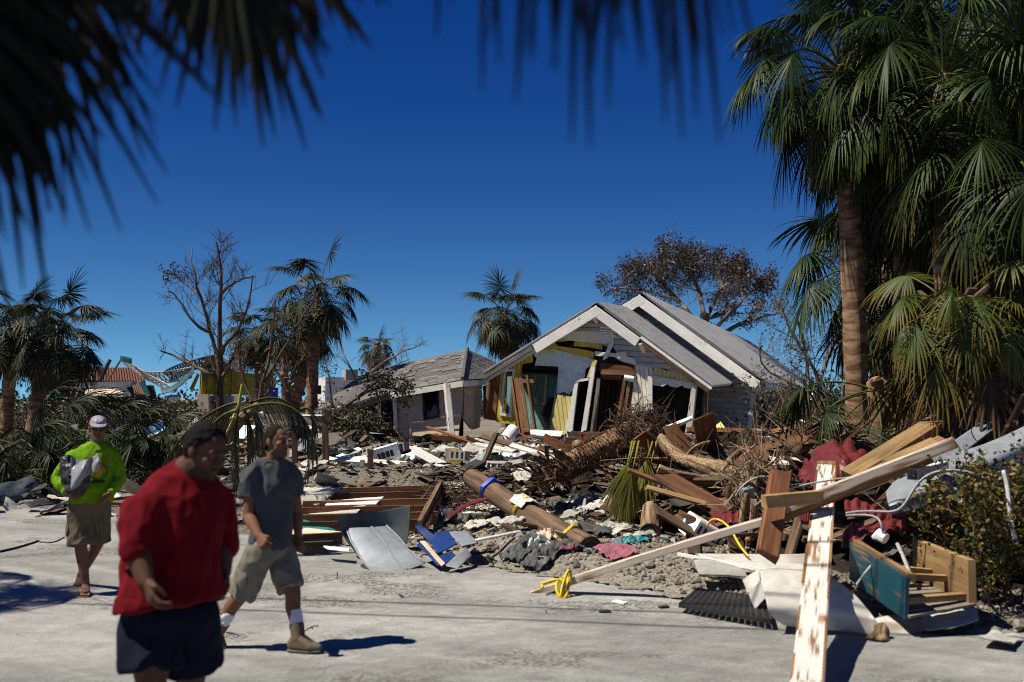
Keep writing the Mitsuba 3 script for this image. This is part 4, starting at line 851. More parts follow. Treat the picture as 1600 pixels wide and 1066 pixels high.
one('porch_edge', 'm_brightteal', lambda m: m.bar(P(221, 596, 53), P(232, 619, 53), .15, .25), parent=RR)
one('corner_post', 'm_brightteal', lambda m: m.bar(P(99, 606, 54), P(99, 625, 54), .25, .25), parent=RR)
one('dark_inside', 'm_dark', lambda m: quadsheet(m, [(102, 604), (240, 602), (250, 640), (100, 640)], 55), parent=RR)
for i, x in enumerate((112, 122, 134)): one('rafter', 'm_greywood', lambda m: m.bar(P(x + 4, 604, 54.3), P(x - 4, 626, 54), .12, .16), parent=RR)
one('tan_board', 'm_beige', lambda m: quadsheet(m, [(136, 606), (178, 604), (204, 620), (132, 618)], (54, 54, 53, 53)), parent=RR)
one('grey_board', 'm_greysheet', lambda m: quadsheet(m, [(180, 602), (196, 604), (206, 618), (200, 620)], 53), parent=RR)
one('white_tear', 'm_white', lambda m: quadsheet(m, [(136, 582), (148, 582), (142, 586), (139, 586)], 53.8, .03), parent=RR)
one('mast', 'm_black', lambda m: m.tube([P(172, 562, 53), P(156, 596, 53)], .1, 6), True, parent=RR)
one('pole', 'm_greywood', lambda m: m.tube([P(189, 562, 53.5), P(170, 592, 53.5)], .06, 6), True, parent=RR)
TR = thing('bent_truss', 'bent white lattice truss with teal tatters beside the ruined red house', 'truss')
def lattice(m, top, bot, n, r=.05):
    tp, bt = smooth_path(top, n), smooth_path(bot, n)
    for pth in (tp, bt): m.tube(pth, r * 1.3, 5)
    for i in range(n - 1): m.tube([tp[i], bt[i + 1]], r, 4); m.tube([bt[i], tp[i + 1]], r, 4)
for nm, a, b, mt in (('boom', [(190, 556), (215, 575), (272, 607)], [(188, 560), (210, 580), (262, 610)], 'm_white'), ('frame', [(212, 574), (240, 582), (300, 574)], [(228, 592), (255, 598), (300, 590)], 'm_cable'), ('side_frame', [(256, 582), (280, 570), (318, 560)], [(268, 596), (290, 584), (312, 574)], 'm_tealpaint')):
    kk = one(nm, mt, lambda m: lattice(m, [P(x, y, 50) for x, y in a], [P(x, y, 50.4) for x, y in b], 15, .035), True, parent=TR)
one('tatter', 'm_brightteal', lambda m: m.sheet(np.array([[P(x, y + dy + 2 * math.sin(x), 49.9) for dy in (0, 4, 9)] for x, y in ((188, 556), (194, 558), (200, 560), (206, 562))]), .03), True, parent=TR)
tp = thing('teal_tarp', 'torn teal tarpaulin sagging below the truss by the yellow house', 'tarpaulin')
one('sheet', 'm_tealpaint', lambda m: m.sheet(np.array([[P(x, y + dy, 49 - dy * .05) for dy in (0, 4, 8)] for x, y in ((252, 608), (268, 604), (284, 594), (300, 578), (303, 574))]), .04), True, parent=tp)
YH = thing('yellow_house', 'bright yellow house raised on piers behind the bare tree', 'house')
ya, yb = np.array(P(312, 615, 50)), np.array(P(372, 615, 51.5)); YW = WP(ya, yb)
yp = YW.poly([(313, 617), (316, 566), (338, 561), (368, 578), (372, 617)], 0)
boarded(YH, 'wall', 'm_yellowwall', YW, yp, 0, .45, False, .05, .06)
one('inside', 'm_yellowwall', lambda m: m.prism(yp, .05, YW.wall(.12)), parent=YH)
one('rear_wall', 'm_yellowwall', lambda m: quadsheet(m, [(368, 580), (430, 590), (430, 620), (372, 617)], (51.5, 58, 58, 51.5)), parent=YH)
one('roof', 'm_greywood', lambda m: quadsheet(m, [(308, 560), (338, 554), (390, 580), (370, 582)], (49, 50, 56, 51)), parent=YH)
one('window', 'm_dark', lambda m: quadsheet(m, [(318, 572), (330, 568), (330, 582), (318, 586)], 49.7), parent=YH)
one('hatch', 'm_dark', lambda m: quadsheet(m, [(317, 586), (323, 586), (323, 596), (317, 596)], 49.6), parent=YH)
one('skirt', 'm_concrete', lambda m: quadsheet(m, [(313, 618), (372, 618), (372, 642), (313, 642)], (50.1, 51.4, 51.4, 50.1)), parent=YH)
one('garage_opening', 'm_dark', lambda m: quadsheet(m, [(332, 620), (350, 620), (350, 642), (332, 642)], 50), parent=YH)
for x in (314, 322, 371): one('pier', 'm_beige', lambda m: m.bar(P(x, 616, 49.8), P(x + 1, 645, 49.8), .3, .3), parent=YH)
one('leaning_board', 'm_yellowwall', lambda m: quadsheet(m, [(296, 608), (308, 584), (312, 586), (301, 612)], 49), parent=YH)
kb = thing('red_shed', 'dark red wrecked shed behind the leaning palm trunk', 'shed')
one('wall', 'm_redroof', lambda m: quadsheet(m, [(402, 592), (426, 580), (426, 625), (402, 625)], (48, 50, 50, 48), .1), parent=kb)
one('roof', 'm_greywood', lambda m: quadsheet(m, [(398, 588), (428, 574), (430, 580), (400, 596)], (47.5, 49.6, 50, 48), .1), parent=kb)
one('blue_drum', 'm_bluerope', lambda m: m.tube([P(428, 606, 47), P(428, 624, 47)], .2, 10), True, parent=kb)
bt = thing('small_boat', 'small white and blue boat thrown up among the far debris', 'boat')
one('hull', 'm_white', lambda m: m.sheet(np.array([[P(272 + (t - .5) * 22, 621 - 2 * t, 44) + np.array([0, w * .5 * math.sin(math.pi * (.12 + .8 * t)), -.22 * (1 - abs(w)) * math.sin(math.pi * (.12 + .8 * t))]) for w in np.linspace(-1, 1, 7)] for t in np.linspace(0, 1, 9)]), .04), True, parent=bt)
one('gunwale', 'm_bluerope', lambda m: m.tube([P(272 + (t - .5) * 22, 621 - 2 * t, 44) + np.array([0, -.5 * math.sin(math.pi * (.12 + .8 * t)), .03]) for t in np.linspace(0, 1, 9)], .05, 5), True, parent=bt)
AB = thing('white_apartment_block', 'small white apartment block far behind the palms', 'building')
q0, q1 = P(492, 592, 110), P(560, 592, 112)
one('wall', 'm_white', lambda m: m.box(frame((q0 + q1) / 2 - [0, -3, 1.4], q1 - q0), np.linalg.norm(q1 - q0), 5, 3.2), parent=AB)
one('roof_box', 'm_concrete', lambda m: m.box(frame(P(545, 590, 111) + [0, 1, .3], q1 - q0), 1.4, 1.4, 1.2), parent=AB)
for i in range(6): one('window', 'm_dark', lambda m: m.box(frame(q0 + (q1 - q0) * (i + .5) / 6 - [0, -.46, 1.2], q1 - q0), .45, .1, 1.0), parent=AB)
# sign, meter box, rail
sg = thing('small_sign', 'small white notice board with a red band behind the grey shirted man', 'sign')
one('board', 'm_white', lambda m: quadsheet(m, [(411, 652), (422, 651), (422, 664), (411, 665)], 20.5, .02), parent=sg)
one('red_band', 'm_redmetal', lambda m: quadsheet(m, [(411.3, 652.4), (421.7, 651.4), (421.7, 655), (411.3, 656)], 20.47, .01), parent=sg)
for i in range(3): one('text_line', 'm_black', lambda m: quadsheet(m, [(412.5, 657.5 + 2.2 * i), (420.5, 657 + 2.2 * i), (420, 657.9 + 2.2 * i), (412.5, 658.4 + 2.2 * i)], 20.46, .006), parent=sg)
tag(one('meter_box', 'm_white', lambda m: m.box(frame(P(406, 651, 20.8), (1, .1, 0)), .15, .12, .2, cham=.02)), 'white meter box beside the small notice board', 'box')
rl = thing('board_rail', 'weathered grey board nailed across two wooden posts before the beige house', 'fence')
one('board', 'm_greywood', lambda m: m.bar(P(418, 655, 20.3), P(506, 657, 19.7), .05, .2, jag=.03, rng=np.random.default_rng(2)), parent=rl)
one('cap', 'm_whitepaint', lambda m: m.bar(P(470, 649, 20), P(506, 649, 19.65), .12, .03), parent=rl)
one('post', 'm_oldwood', lambda m: m.bar(P(508, 640, 19.7), P(509, 732, 19.7), .11, .11), parent=rl)
one('post', 'm_oldwood', lambda m: m.bar(P(460, 655, 20.1), P(461, 730, 20.1), .1, .1), parent=rl)
tag(one('stub_post', 'm_oldwood', lambda m: m.bar(P(579, 702, 19.2), P(578, 746, 19.2), .1, .1)), 'short brown post standing alone in the gravel', 'post')
# ------------------------------------------------------------------ wreckage in front
rng = np.random.default_rng(5)
def plank(label, a, b, W, H, mat, cat='board', name='broken_plank', up=(0, 0, 1), jag=.03, group=None, cham=0, seg=1, bend=0):
    k = one(name, mat, lambda m: m.bar(a, b, W, H, up=up, jag=jag, rng=rng, cham=cham, seg=seg, bend=bend)); return tag(k, label, cat, group)
def panel(label, pts, Ys, mat, th=.015, name='fallen_sheet', cat='sheet', n=6, wob=.03, group=None):
    a, b, c, d = [P(x, y, Y) for (x, y), Y in zip(pts, Ys if hasattr(Ys, '__len__') else [Ys] * 4)]; t = np.linspace(0, 1, n)
    g = np.array([[(1 - v) * ((1 - u) * a + u * b) + v * ((1 - u) * d + u * c) for v in t] for u in t]); o = rng.uniform(0, 99, 3)
    g[..., 2] += wob * (meshkit.fbm(g * 2.2 + o, 3) - .5) * 2; g[..., 1] += wob * (meshkit.fbm(g * 2.2 + o + 31, 3) - .5)
    m = MB(); m.sheet(g, th); return tag(m.build(name, mat, 25 if False else True), label, cat, group)
def crumple(label, c, size, mat, h=.12, name='crumpled_cloth', cat='cloth', n=22, yaw=None, group=None, sharp=1.0):
    yaw = rng.uniform(0, 6) if yaw is None else yaw; o = rng.uniform(0, 99, 3)
    X, Y = np.meshgrid(np.linspace(-1, 1, n), np.linspace(-1, 1, n), indexing='ij'); q = np.stack([X, Y, 0 * X], -1)
    R_ = 1 - .35 * meshkit.noise(q * 1.7 + o + 7); X2, Y2 = X * size[0] * R_, Y * size[1] * R_
    rid = 1 - np.abs(meshkit.fbm(q * 2.1 + o, 3) - .5) * 4; z = h * np.clip(rid, -.3, 1) * (1 - .5 * np.maximum(abs(X), abs(Y))) * sharp + h * .6 * (meshkit.fbm(q * 5 + o, 2) - .5)
    w = ap(rotz(yaw), np.stack([X2, Y2, 0 * X], -1).reshape(-1, 3)).reshape(n, n, 3) + np.asarray(c)
    w[..., 2] = np.maximum(top_h(w[..., 0], w[..., 1]), w[..., 2] - .5) + .02 + np.maximum(z, 0)
    m = MB(); m.sheet(w, .01); return tag(m.build(name, mat, True), label, cat, group)
def cable(label, pts, r, mat, Ys, name='loose_cable', cat='cable'):
    Ys = Ys if hasattr(Ys, '__len__') else [Ys] * len(pts)
    return tag(one(name, mat, lambda m: m.tube(smooth_path([P(x, y, Y) for (x, y), Y in zip(pts, Ys)], 30), r, 6), True), label, cat)
def rag(label, pts, mat, cat='cloth', name='cloth_rag'):
    return tag(one(name, mat, lambda m: m.sheet(np.array(pts), .012), True), label, cat)
# utility pole
pa, pb = P(735, 745, 15.0), P(922, 861, 11.8)
UP = thing('fallen_utility_pole', 'weathered brown utility pole lying across the yard, pointing at the road', 'pole')
bumpy = smooth_path([pa, (pa + pb) / 2 + [0, 0, -.03], pb], 14)
bumpy = smooth_path(bumpy, 40); one('shaft', 'm_oldwood', lambda m: m.tube(bumpy, np.linspace(.135, .17, 40), 22, rough=.06), True, parent=UP); tag(UP + '__shaft', 'round weathered shaft')
one('dark_heart', 'm_dark', lambda m: m.tube([pb + nrm(pb - pa) * .004, pb + nrm(pb - pa) * .012], .1, 12), parent=UP)
def ring(m, c, d, r, w, t=.012, n=18, wob=.012):
    d = nrm(d); a = nrm(_cross(d, [0, 0, 1])); b = _cross(a, d)
    m.tube([c + (r + wob * math.sin(5 * q)) * (math.cos(q) * a + math.sin(q) * b) + d * w * math.sin(2 * q) for q in np.linspace(0, 2 * math.pi, n)], t, 5, cap=False)
dp = nrm(pb - pa)
tag(one('blue_strap', 'm_bluerope', lambda m: [ring(m, pa + dp * (.75 + .05 * i), dp, .15, .03, .022) for i in range(2)]), 'bright blue strap tied round the raised end of the fallen pole', 'strap')
tag(one('yellow_rope', 'm_rope', lambda m: [ring(m, pb - dp * (.42 + .03 * i), dp, .172, .03, .012) for i in range(2)]), 'yellow rope tied round the near end of the fallen pole', 'rope')
tag(one('yellow_rope', 'm_rope', lambda m: [ring(m, pb - dp * (1.72 + .035 * i), dp, .168, .05, .01) for i in range(2)]), 'yellow rope round the middle of the fallen pole beside the striped cloth', 'rope')
cw = pa + dp * (np.linalg.norm(pb - pa) * .52); sd = nrm(_cross(dp, [0, 0, 1])) * -1
rag('white cloth with dark stripes draped over the middle of the fallen pole', [[cw + dp * (u * .36 - .18 + .03 * math.sin(v * 9)) + (sd * math.cos(q) + np.array([0, 0, 1]) * math.sin(q)) * (.175 + .01 * math.sin(u * 19)) if q > -.2 else cw + dp * (u * .36 - .18 + .05 * v * math.sin(u * 9)) + sd * (.18 + .03 * math.sin(u * 16)) + [0, 0, (q + .2) * .28 - .03] for v, q in enumerate(np.linspace(2.6, -1.3, 13))] for u in np.linspace(0, 1, 12)], 'm_cloth_white')
for i in range(5): pass
# grey sheet metal by the road
def bent(label, rows_, Ys, mat, name, n=12, wob=.04, th=.008, cat='sheet', fq=2.5, corr=0):
    L = [smooth_path([P(x, y, Y) for (x, y), Y in zip(r, yy)], n) for r, yy in zip(rows_, Ys)]; L = np.array(L)   # rows x n x 3
    from scipy.interpolate import PchipInterpolator
    g = PchipInterpolator(np.linspace(0, 1, len(L)), L, axis=0)(np.linspace(0, 1, n + 4 + 10 * (fq > 4))); o = rng.uniform(0, 99, 3); g = g + wob * ((meshkit.fbm(g * fq + o, 3) if fq < 4 else 1.4 * np.abs(meshkit.fbm(g * fq + o, 2) * 2 - 1))[..., None] - .5) * np.array([.3, .6, 1])
    if corr:
        nn = _cross(np.gradient(g, axis=0), np.gradient(g, axis=1)); nn /= np.linalg.norm(nn, axis=2, keepdims=True) + 1e-9; g = g + nn * (.013 * np.sin(np.linspace(0, 6.283 * corr, g.shape[1])))[None, :, None]
    m = MB(); m.sheet(g, th); k = m.build(name, mat, True); tag(k, label, cat); return k, g
k, g = bent('creased pale grey sheet of metal leaning down to the road', [[(540, 826), (572, 824), (604, 822)], [(552, 852), (588, 846), (628, 846)], [(572, 884), (606, 876), (640, 862)], [(598, 897), (628, 892), (664, 880)]], [(12.2, 12.2, 12.3), (11.9, 11.9, 12.), (11.5, 11.5, 11.6), (11.25, 11.25, 11.4)], 'm_greysheet', 'metal_sheet', wob=.05)
for u in (0, 7, 13, ): one('folded_seam', 'm_greysheet', lambda m: m.tube(g[:, min(u, 11)] + [0, -.005, .012], .012, 5), True, parent=k)
bent('dark grey curved sheet standing behind the pale creased one', [[(528, 804), (585, 800), (641, 790)], [(534, 830), (590, 822), (640, 815)], [(562, 872), (596, 858), (636, 850)]], [(12.1, 12.7, 12.6), (12.1, 12.7, 12.6), (11.9, 12.6, 12.6)], 'm_darksheet', 'metal_sheet', wob=.05)
# wall frame of studs
WF = thing('fallen_wall_frame', 'wall frame of orange brown studs lying flat behind the grey sheets', 'wall frame')
for i, (y, x0, x1, Y) in enumerate(((768, 528, 690, 16.4), (777, 515, 690, 15.7), (789, 472, 688, 15.0), (800, 462, 686, 14.3), (811, 460, 684, 13.7), (823, 462, 668, 13.1))):
    one('stud', ('m_lumber', 'm_redwood')[i % 2], lambda m: m.bar(P(x0, y + 2, Y), P(x1, y - 3, Y + .25), .05, .15, jag=.02, rng=rng), parent=WF)
one('end_plate', 'm_oldwood', lambda m: m.bar(P(689, 758, 16.), P(655, 824, 12.9), .06, .17), parent=WF)
one('bottom_plate', 'm_lumber', lambda m: m.bar(P(692, 766, 16.2), P(662, 826, 13), .06, .1), parent=WF)
panel('white board lying on the fallen studs', [(515, 783), (600, 777), (588, 788), (508, 790)], (15.3, 15.4, 14.9, 14.9), 'm_white', .02, wob=.01)
panel('whitish board on the left end of the fallen studs', [(490, 797), (572, 790), (558, 801), (482, 806)], (14.6, 14.7, 14.2, 14.2), 'm_paper', .02, wob=.015)
panel('grey plasterboard slab left of the fallen studs', [(466, 770), (536, 762), (500, 790), (462, 792)], (15.9, 16.2, 15, 15), 'm_concrete', .04, wob=.02)
panel('thin grey slab behind the grey shirted man', [(462, 764), (520, 760), (512, 768), (460, 772)], (16.8, 17, 16.4, 16.4), 'm_paper', .03, wob=.02)
panel('bright teal board lying behind the grey shirted man', [(436, 812), (470, 811), (523, 828), (470, 825)], (13.6, 13.7, 13.0, 13.0), 'm_brightteal', .02, wob=.005)
bx = thing('plywood_box_step', 'low box of raw plywood and old beams at the road edge', 'box')
one('top', 'm_beige', lambda m: quadsheet(m, [(440, 832), (480, 826), (534, 832), (462, 838)], (12.7, 13.0, 12.6, 12.2), .02), parent=bx)
one('beam', 'm_oldwood', lambda m: m.bar(P(440, 845, 12.25), P(535, 841, 12.4), .08, .14), parent=bx)
one('beam', 'm_darkwood', lambda m: m.bar(P(440, 854, 12.15), P(520, 850, 12.3), .08, .08), parent=bx)
panel('pale blue splinter board lying on the road edge', [(505, 853), (545, 857), (545, 862), (512, 858)], (11.95, 11.8, 11.6, 11.75), 'm_drywall', .015, wob=.005)
# blue sheets
for lb, pts, Ys, mt in (('dark blue sheet bent like a roof, left of the white tube', [(668, 842), (699, 831), (714, 850), (684, 864)], (12.0, 12.1, 11.6, 11.5), 'm_bluesheet'), ('narrow dark blue sheet standing on edge', [(648, 823), (657, 822), (690, 846), (672, 849)], (12.3, 12.3, 11.9, 11.8), 'm_bluesheet'),
                        ('dark blue sheet sticking down into the road edge', [(651, 850), (660, 846), (698, 881), (684, 884)], (11.7, 11.8, 11.2, 11.1), 'm_bluesheet'), ('grey metal end of the bent blue sheet', [(700, 831), (728, 830), (746, 848), (722, 854)], (12.1, 12.2, 11.7, 11.6), 'm_greysheet'),
                        ('pale grey triangular sheet beside the blue ones', [(696, 884), (728, 855), (737, 868), (716, 888)], (11.1, 11.5, 11.4, 11.0), 'm_greysheet'), ('cream strip under the blue sheets', [(656, 846), (664, 846), (696, 880), (690, 884)], (11.75, 11.8, 11.1, 11.05), 'm_beige'), ('small blue sheet lying flat in the shadow of the grey triangle', [(680, 870), (706, 862), (716, 872), (694, 882)], (11.5, 11.6, 11.4, 11.2), 'm_bluesheet')):
    panel(lb, pts, Ys, mt, .012, wob=.03)
cable('white plastic tube lying on the gravel beside the blue sheets', [(742, 845), (776, 838), (812, 831)], .022, 'm_pvc', (11.9, 12.1, 12.5), 'plastic_tube', 'tube')
tag(one('red_strip', 'm_redmetal', lambda m: m.sheet(np.array([[P(698, 806, 13.3), P(700, 810, 13.2)], [P(730, 786, 13.9), P(733, 790, 13.8)], [P(770, 774, 14.3), P(771, 779, 14.2)]]), .02)), 'thin dark red strip beside the straw', 'strip')
def straw(key, label, c, rx, ry, n, L, cols, h=.2, flat=.4):
    m = MB(); a = rng.normal(0, .5, (n, 2)); x, y = c[0] + a[:, 0] * rx, c[1] + a[:, 1] * ry; z = top_h(x, y) + rng.uniform(0, h, n) * np.exp(-(a ** 2).sum(1))
    d = rng.normal(0, 1, (n, 3)) * [1, 1, flat]; d *= (L * rng.uniform(.4, 1.3, n) / np.linalg.norm(d, axis=1) / 2)[:, None]; q = np.stack([x, y, z], 1)
    fibres(m, q - d, q + rng.normal(0, .05 * L, (n, 3)), q + d, .006 * rng.uniform(.6, 1.6, n), np.array(cols)[rng.integers(len(cols), size=n)] * rng.uniform(.6, 1.3, (n, 1)))
    return tag(m.build(key, 'm_vcol', color=True), label, 'straw', kind='stuff')
def tuft(m, o, bias, L, n, r, col, curl=.08, sag=0.):
    d = rng.normal(0, 1, (n, 3)) + bias; d *= (rng.uniform(*L, n) / np.linalg.norm(d, axis=1))[:, None]
    fibres(m, o, o + d * .5 + rng.normal(0, curl * .7, (n, 3)), o + d + rng.normal(0, curl, (n, 3)) - np.outer(np.linalg.norm(d, axis=1) * sag, [0, 0, 1]), r, np.array(col) * rng.uniform(.4, 1.6, (n, 1)))
q = gl(735, 790); straw('straw_heap', 'heap of brown straw and roots left of the fallen pole', q, 1.1, 1.0, 900, .4, [(.1, .06, .035), (.14, .09, .05), (.06, .04, .025)], .3)
for i, (px, py, n_, R_) in enumerate(((640, 938, 60, .25), (700, 905, 40, .4), (560, 905, 40, .4), (590, 930, 14, .25), (880, 962, 12, .2), (250, 880, 20, .3))): straw('road_twigs', ('brown twigs and bark on the road in front of the grey sheet', 'twigs by the right end of the black cable arc', 'twigs by the left end of the black cable arc', 'few twigs on the road left of the bark', 'few twigs on the road below the rope knot', 'twigs on the road between the men')[i], gl(px, py), R_, R_ * .6, n_, .16, [(.07, .045, .03), (.05, .035, .025)], .015, .1)
# cloths
for lb, px, py, sz, mt, h in (('crumpled white sheet beside the pole', 770, 800, (.42, .3), 'm_cloth_white', .16), ('white cloth heap right of the fallen studs', 690, 812, (.3, .2), 'm_cloth_white', .16), ('dark grey cloth bundle behind the blue sheets', 700, 822, (.5, .3), 'm_greycloth', .22), ('white torn cloth near the blue sheets', 745, 826, (.35, .2), 'm_paper', .1),
                              ('dark grey sodden clothes on the gravel', 818, 868, (.3, .22), 'm_greycloth', .14), ('black cloth next to the sodden clothes', 843, 880, (.35, .2), 'm_greycloth', .12), ('slate grey crumpled shirt on the gravel', 838, 858, (.22, .15), 'm_greysheet', .12), ('dark cloth under the pole end', 872, 862, (.3, .2), 'm_greycloth', .1),
                              ('small dusty pink cloth by the pole', 884, 864, (.14, .1), 'm_pink', .1), ('pink cloth lying right of the pole end', 962, 868, (.34, .2), 'm_pink', .1), ('teal cloth next to the pink cloth', 985, 852, (.25, .12), 'm_brightteal', .08), ('dark jacket under the fallen palm trunk', 860, 780, (.5, .4), 'm_darksheet', .3),
                              ('crumpled white plastic behind the pole', 812, 745, (.8, .5), 'm_paper', .35), ('large crumpled cream tarp before the open room', 765, 712, (1.0, .7), 'm_paper', .5), ('crumpled pale plastic near the white column', 830, 722, (.7, .5), 'm_white', .4), ('grey bag among the left debris', 640, 722, (.7, .5), 'm_greycloth', .35)):
    crumple(lb, gl(px, py), sz, mt, h)
for i, (px, py, sz, mt, h) in enumerate(((905, 800, .3, 'm_paper', .14), (940, 815, .35, 'm_cloth_white', .12), (890, 830, .25, 'm_paper', .1), (925, 838, .3, 'm_greycloth', .12), (960, 835, .25, 'm_paper', .08), (845, 815, .3, 'm_cloth_white', .12), (975, 825, .22, 'm_paper', .1), (800, 822, .25, 'm_paper', .1), (860, 840, .25, 'm_beige', .08), (1000, 845, .22, 'm_paper', .08), (720, 775, .4, 'm_paper', .14), (870, 800, .35, 'm_greycloth', .16), (820, 772, .4, 'm_paper', .16))):
    crumple(f'{("creased", "torn", "small", "wadded")[i % 4]} {dict(m_paper="off white paper", m_cloth_white="whitish cloth", m_greycloth="dark grey cloth", m_beige="tan rag")[mt]} on the ground, {("right of the striped cloth", "below the hanging frond", "left of the log stub", "by the middle of the pole", "behind the pole end", "under the fallen palm trunk", "beside the straw heap")[(i * 3) % 7]}', gl(px, py), (sz, sz * .6), mt, h)
# strewn by name: fallen palm trunk with roots
FP = thing('uprooted_palm', 'uprooted palm trunk lying on its side, its fibrous roots in the air', 'palm tree')
ft = smooth_path([P(848, 748, 15.6), P(895, 724, 16.2), P(955, 694, 17.0), P(1000, 672, 17.6)], 40)
one('trunk', 'm_palmbark', lambda m: m.tube(ft, np.linspace(.16, .24, 40), 26, rough=.22, freq=14), True, parent=FP)
mr = MB()
tuft(mr, ft[-1 - rng.integers(6, size=900)] + rng.normal(0, .17, (900, 3)), [.7, -.2, 0], (.12, .5), 900, .009, (.11, .065, .04), .1, .25)
tag(mr.build('roots', 'm_vcol', parent=FP, color=True), kind='stuff')
mr = MB(); n_ = 2600; j_ = rng.integers(1, 38, n_); tt = nrm(ft[-1] - ft[0]); a1 = nrm(_cross(tt, [0, 0, 1])); a2 = _cross(a1, tt); qq = rng.uniform(0, 6.28, n_); rad_ = np.linspace(.16, .24, 40)[j_] * .98
dd = np.cos(qq)[:, None] * a1 + np.sin(qq)[:, None] * a2; o_ = ft[j_] + dd * rad_[:, None]; l_ = rng.uniform(.03, .1, n_)[:, None]
fibres(mr, o_, o_ + (dd * .35 - tt * .6) * l_, o_ + (dd * .75 - tt * 1.) * l_ + rng.normal(0, .012, (n_, 3)), .007, np.array([.2, .11, .06]) * rng.uniform(.4, 1.5, (n_, 1))); tag(mr.build('fibre', 'm_vcol', parent=FP, color=True), kind='stuff')
mr = MB()
for i in range(55):
    o = ft[rng.integers(10)] + rng.normal(0, .13, 3); d = nrm(np.array([-.9, -.5, .2]) + rng.normal(0, .5, 3)); mr.box(frame(o + d * .2, d, rng.normal(0, 1, 3)), rng.uniform(.15, .4), rng.uniform(.04, .09), .015, jag=.04, rng=rng)
tag(mr.build('leaf_base', 'm_oldwood', parent=FP), kind='stuff')
rt = thing('root_tangle', 'brown tangle of roots with pale rags before the cottage porch', 'roots'); mr = MB(); ct = P(1014, 692, 17.2)
tuft(mr, ct + rng.normal(0, 1, (1200, 3)) * [.27, .28, .25] - [0, 0, .05], [0, 0, .25], (.12, .38), 1200, .008, (.07, .042, .026))
tag(mr.build('fibres', 'm_vcol', parent=rt, color=True), kind='stuff')
one('rag', 'm_greysheet', lambda m: m.sheet(np.array([[P(1003 + 14 * u, 672 + 22 * v + 4 * math.sin(5 * u), 16.6 + .1 * math.sin(7 * v)) for v in np.linspace(0, 1, 6)] for u in np.linspace(0, 1, 6)]), .02), True, parent=rt)
HFR = thing('hanging_palm_frond', 'yellow green palm fronds hanging down from the heap', 'palm frond')
for (hx_, hy_, tx, ty, Y, bl, sp) in ((984, 722, 962, 800, 13.6, .8, .6), (990, 730, 985, 800, 13.45, .7, .5), (1012, 716, 1004, 780, 13.7, .72, .5), (1018, 722, 1028, 770, 13.8, .6, .5), (980, 728, 968, 790, 13.7, .75, .45)):
    m = MB(); hub, tg = P(hx_, hy_, Y), P(tx, ty, Y - .25); top = P(hx_ + 8, 690, Y + .4)
    fan(m, smooth_path([top, (top + hub) / 2 + [0, -.1, .05], hub], 8), bl, rng, nseg=60, spread=sp, wid=.02, droop=.22, rad=.014, foldup=.5, side=np.array([1, rng.normal(0, .5), rng.normal(0, .2)])); m.build('frond', 'f_hang', True, parent=HFR)
tag(one('log_stub', 'm_driftwood', lambda m: m.tube([P(1016, 832, 12.4), P(1018, 796, 12.9)], [.13, .125], 16, rough=.08), True), 'short grey log standing in the heap beside the hanging frond', 'log')
# driftwood tree
DW = thing('driftwood_tree', 'bare tan driftwood trunk with twisted roots on the heap', 'tree')
dw = smooth_path([P(1034, 684, 14.6), P(1062, 714, 14.0), P(1105, 728, 13.4), P(1150, 742, 12.8), P(1182, 765, 12.3)], 44)
one('trunk', 'm_driftwood', lambda m: m.tube(dw, np.linspace(.07, .15, 44), 22, rough=.5, freq=7), True, parent=DW)
for pts, r, Y in (([(1028, 732), (1048, 738), (1075, 742), (1110, 746)], .07, 13.2), ([(1148, 752), (1138, 770), (1146, 790), (1152, 802)], .05, 12.2), ([(1165, 770), (1160, 810), (1150, 870)], .07, 11.6), ([(1180, 780), (1175, 820), (1166, 868)], .06, 11.5), ([(1130, 738), (1150, 710), (1175, 700)], .06, 12.9), ([(1172, 756), (1190, 730), (1185, 700)], .05, 12.4), ([(1175, 760), (1210, 750), (1235, 742)], .05, 12.2), ([(1178, 770), (1205, 790), (1212, 815)], .06, 12.0), ([(1070, 722), (1085, 700), (1110, 690)], .05, 13.8)):
    one('limb', 'm_driftwood', lambda m: m.tube(smooth_path([P(x, y, Y) for x, y in pts], 22), np.linspace(r * .85, r * .4, 22), 12, rough=.6, freq=9), True, parent=DW)
mr = MB()
o_ = np.array([P(1185 + rng.normal(0, 18), 760 + rng.normal(0, 18), 12.2 + rng.normal(0, .2)) for i in range(420)]); tuft(mr, o_, [0, 0, 0], (.15, .55), 420, .011, (.2, .14, .09))
tag(mr.build('rootlets', 'm_vcol', parent=DW, color=True), kind='stuff')
# white slotted box
SB = thing('white_slotted_box', 'white plastic box with slots tilted in the dark under the heap', 'box'); Ms = euler(P(1098, 832, 11.7), .35, -.5, .25)
one('shell', 'm_pvc', lambda m: m.box(Ms, .4, .34, .26, cham=.02), parent=SB)
for i in range(5): one('slot', 'm_dark', lambda m: m.box(Ms @ euler((-.15 + .07 * i, -.172, 0)), .03, .006, .15), parent=SB)
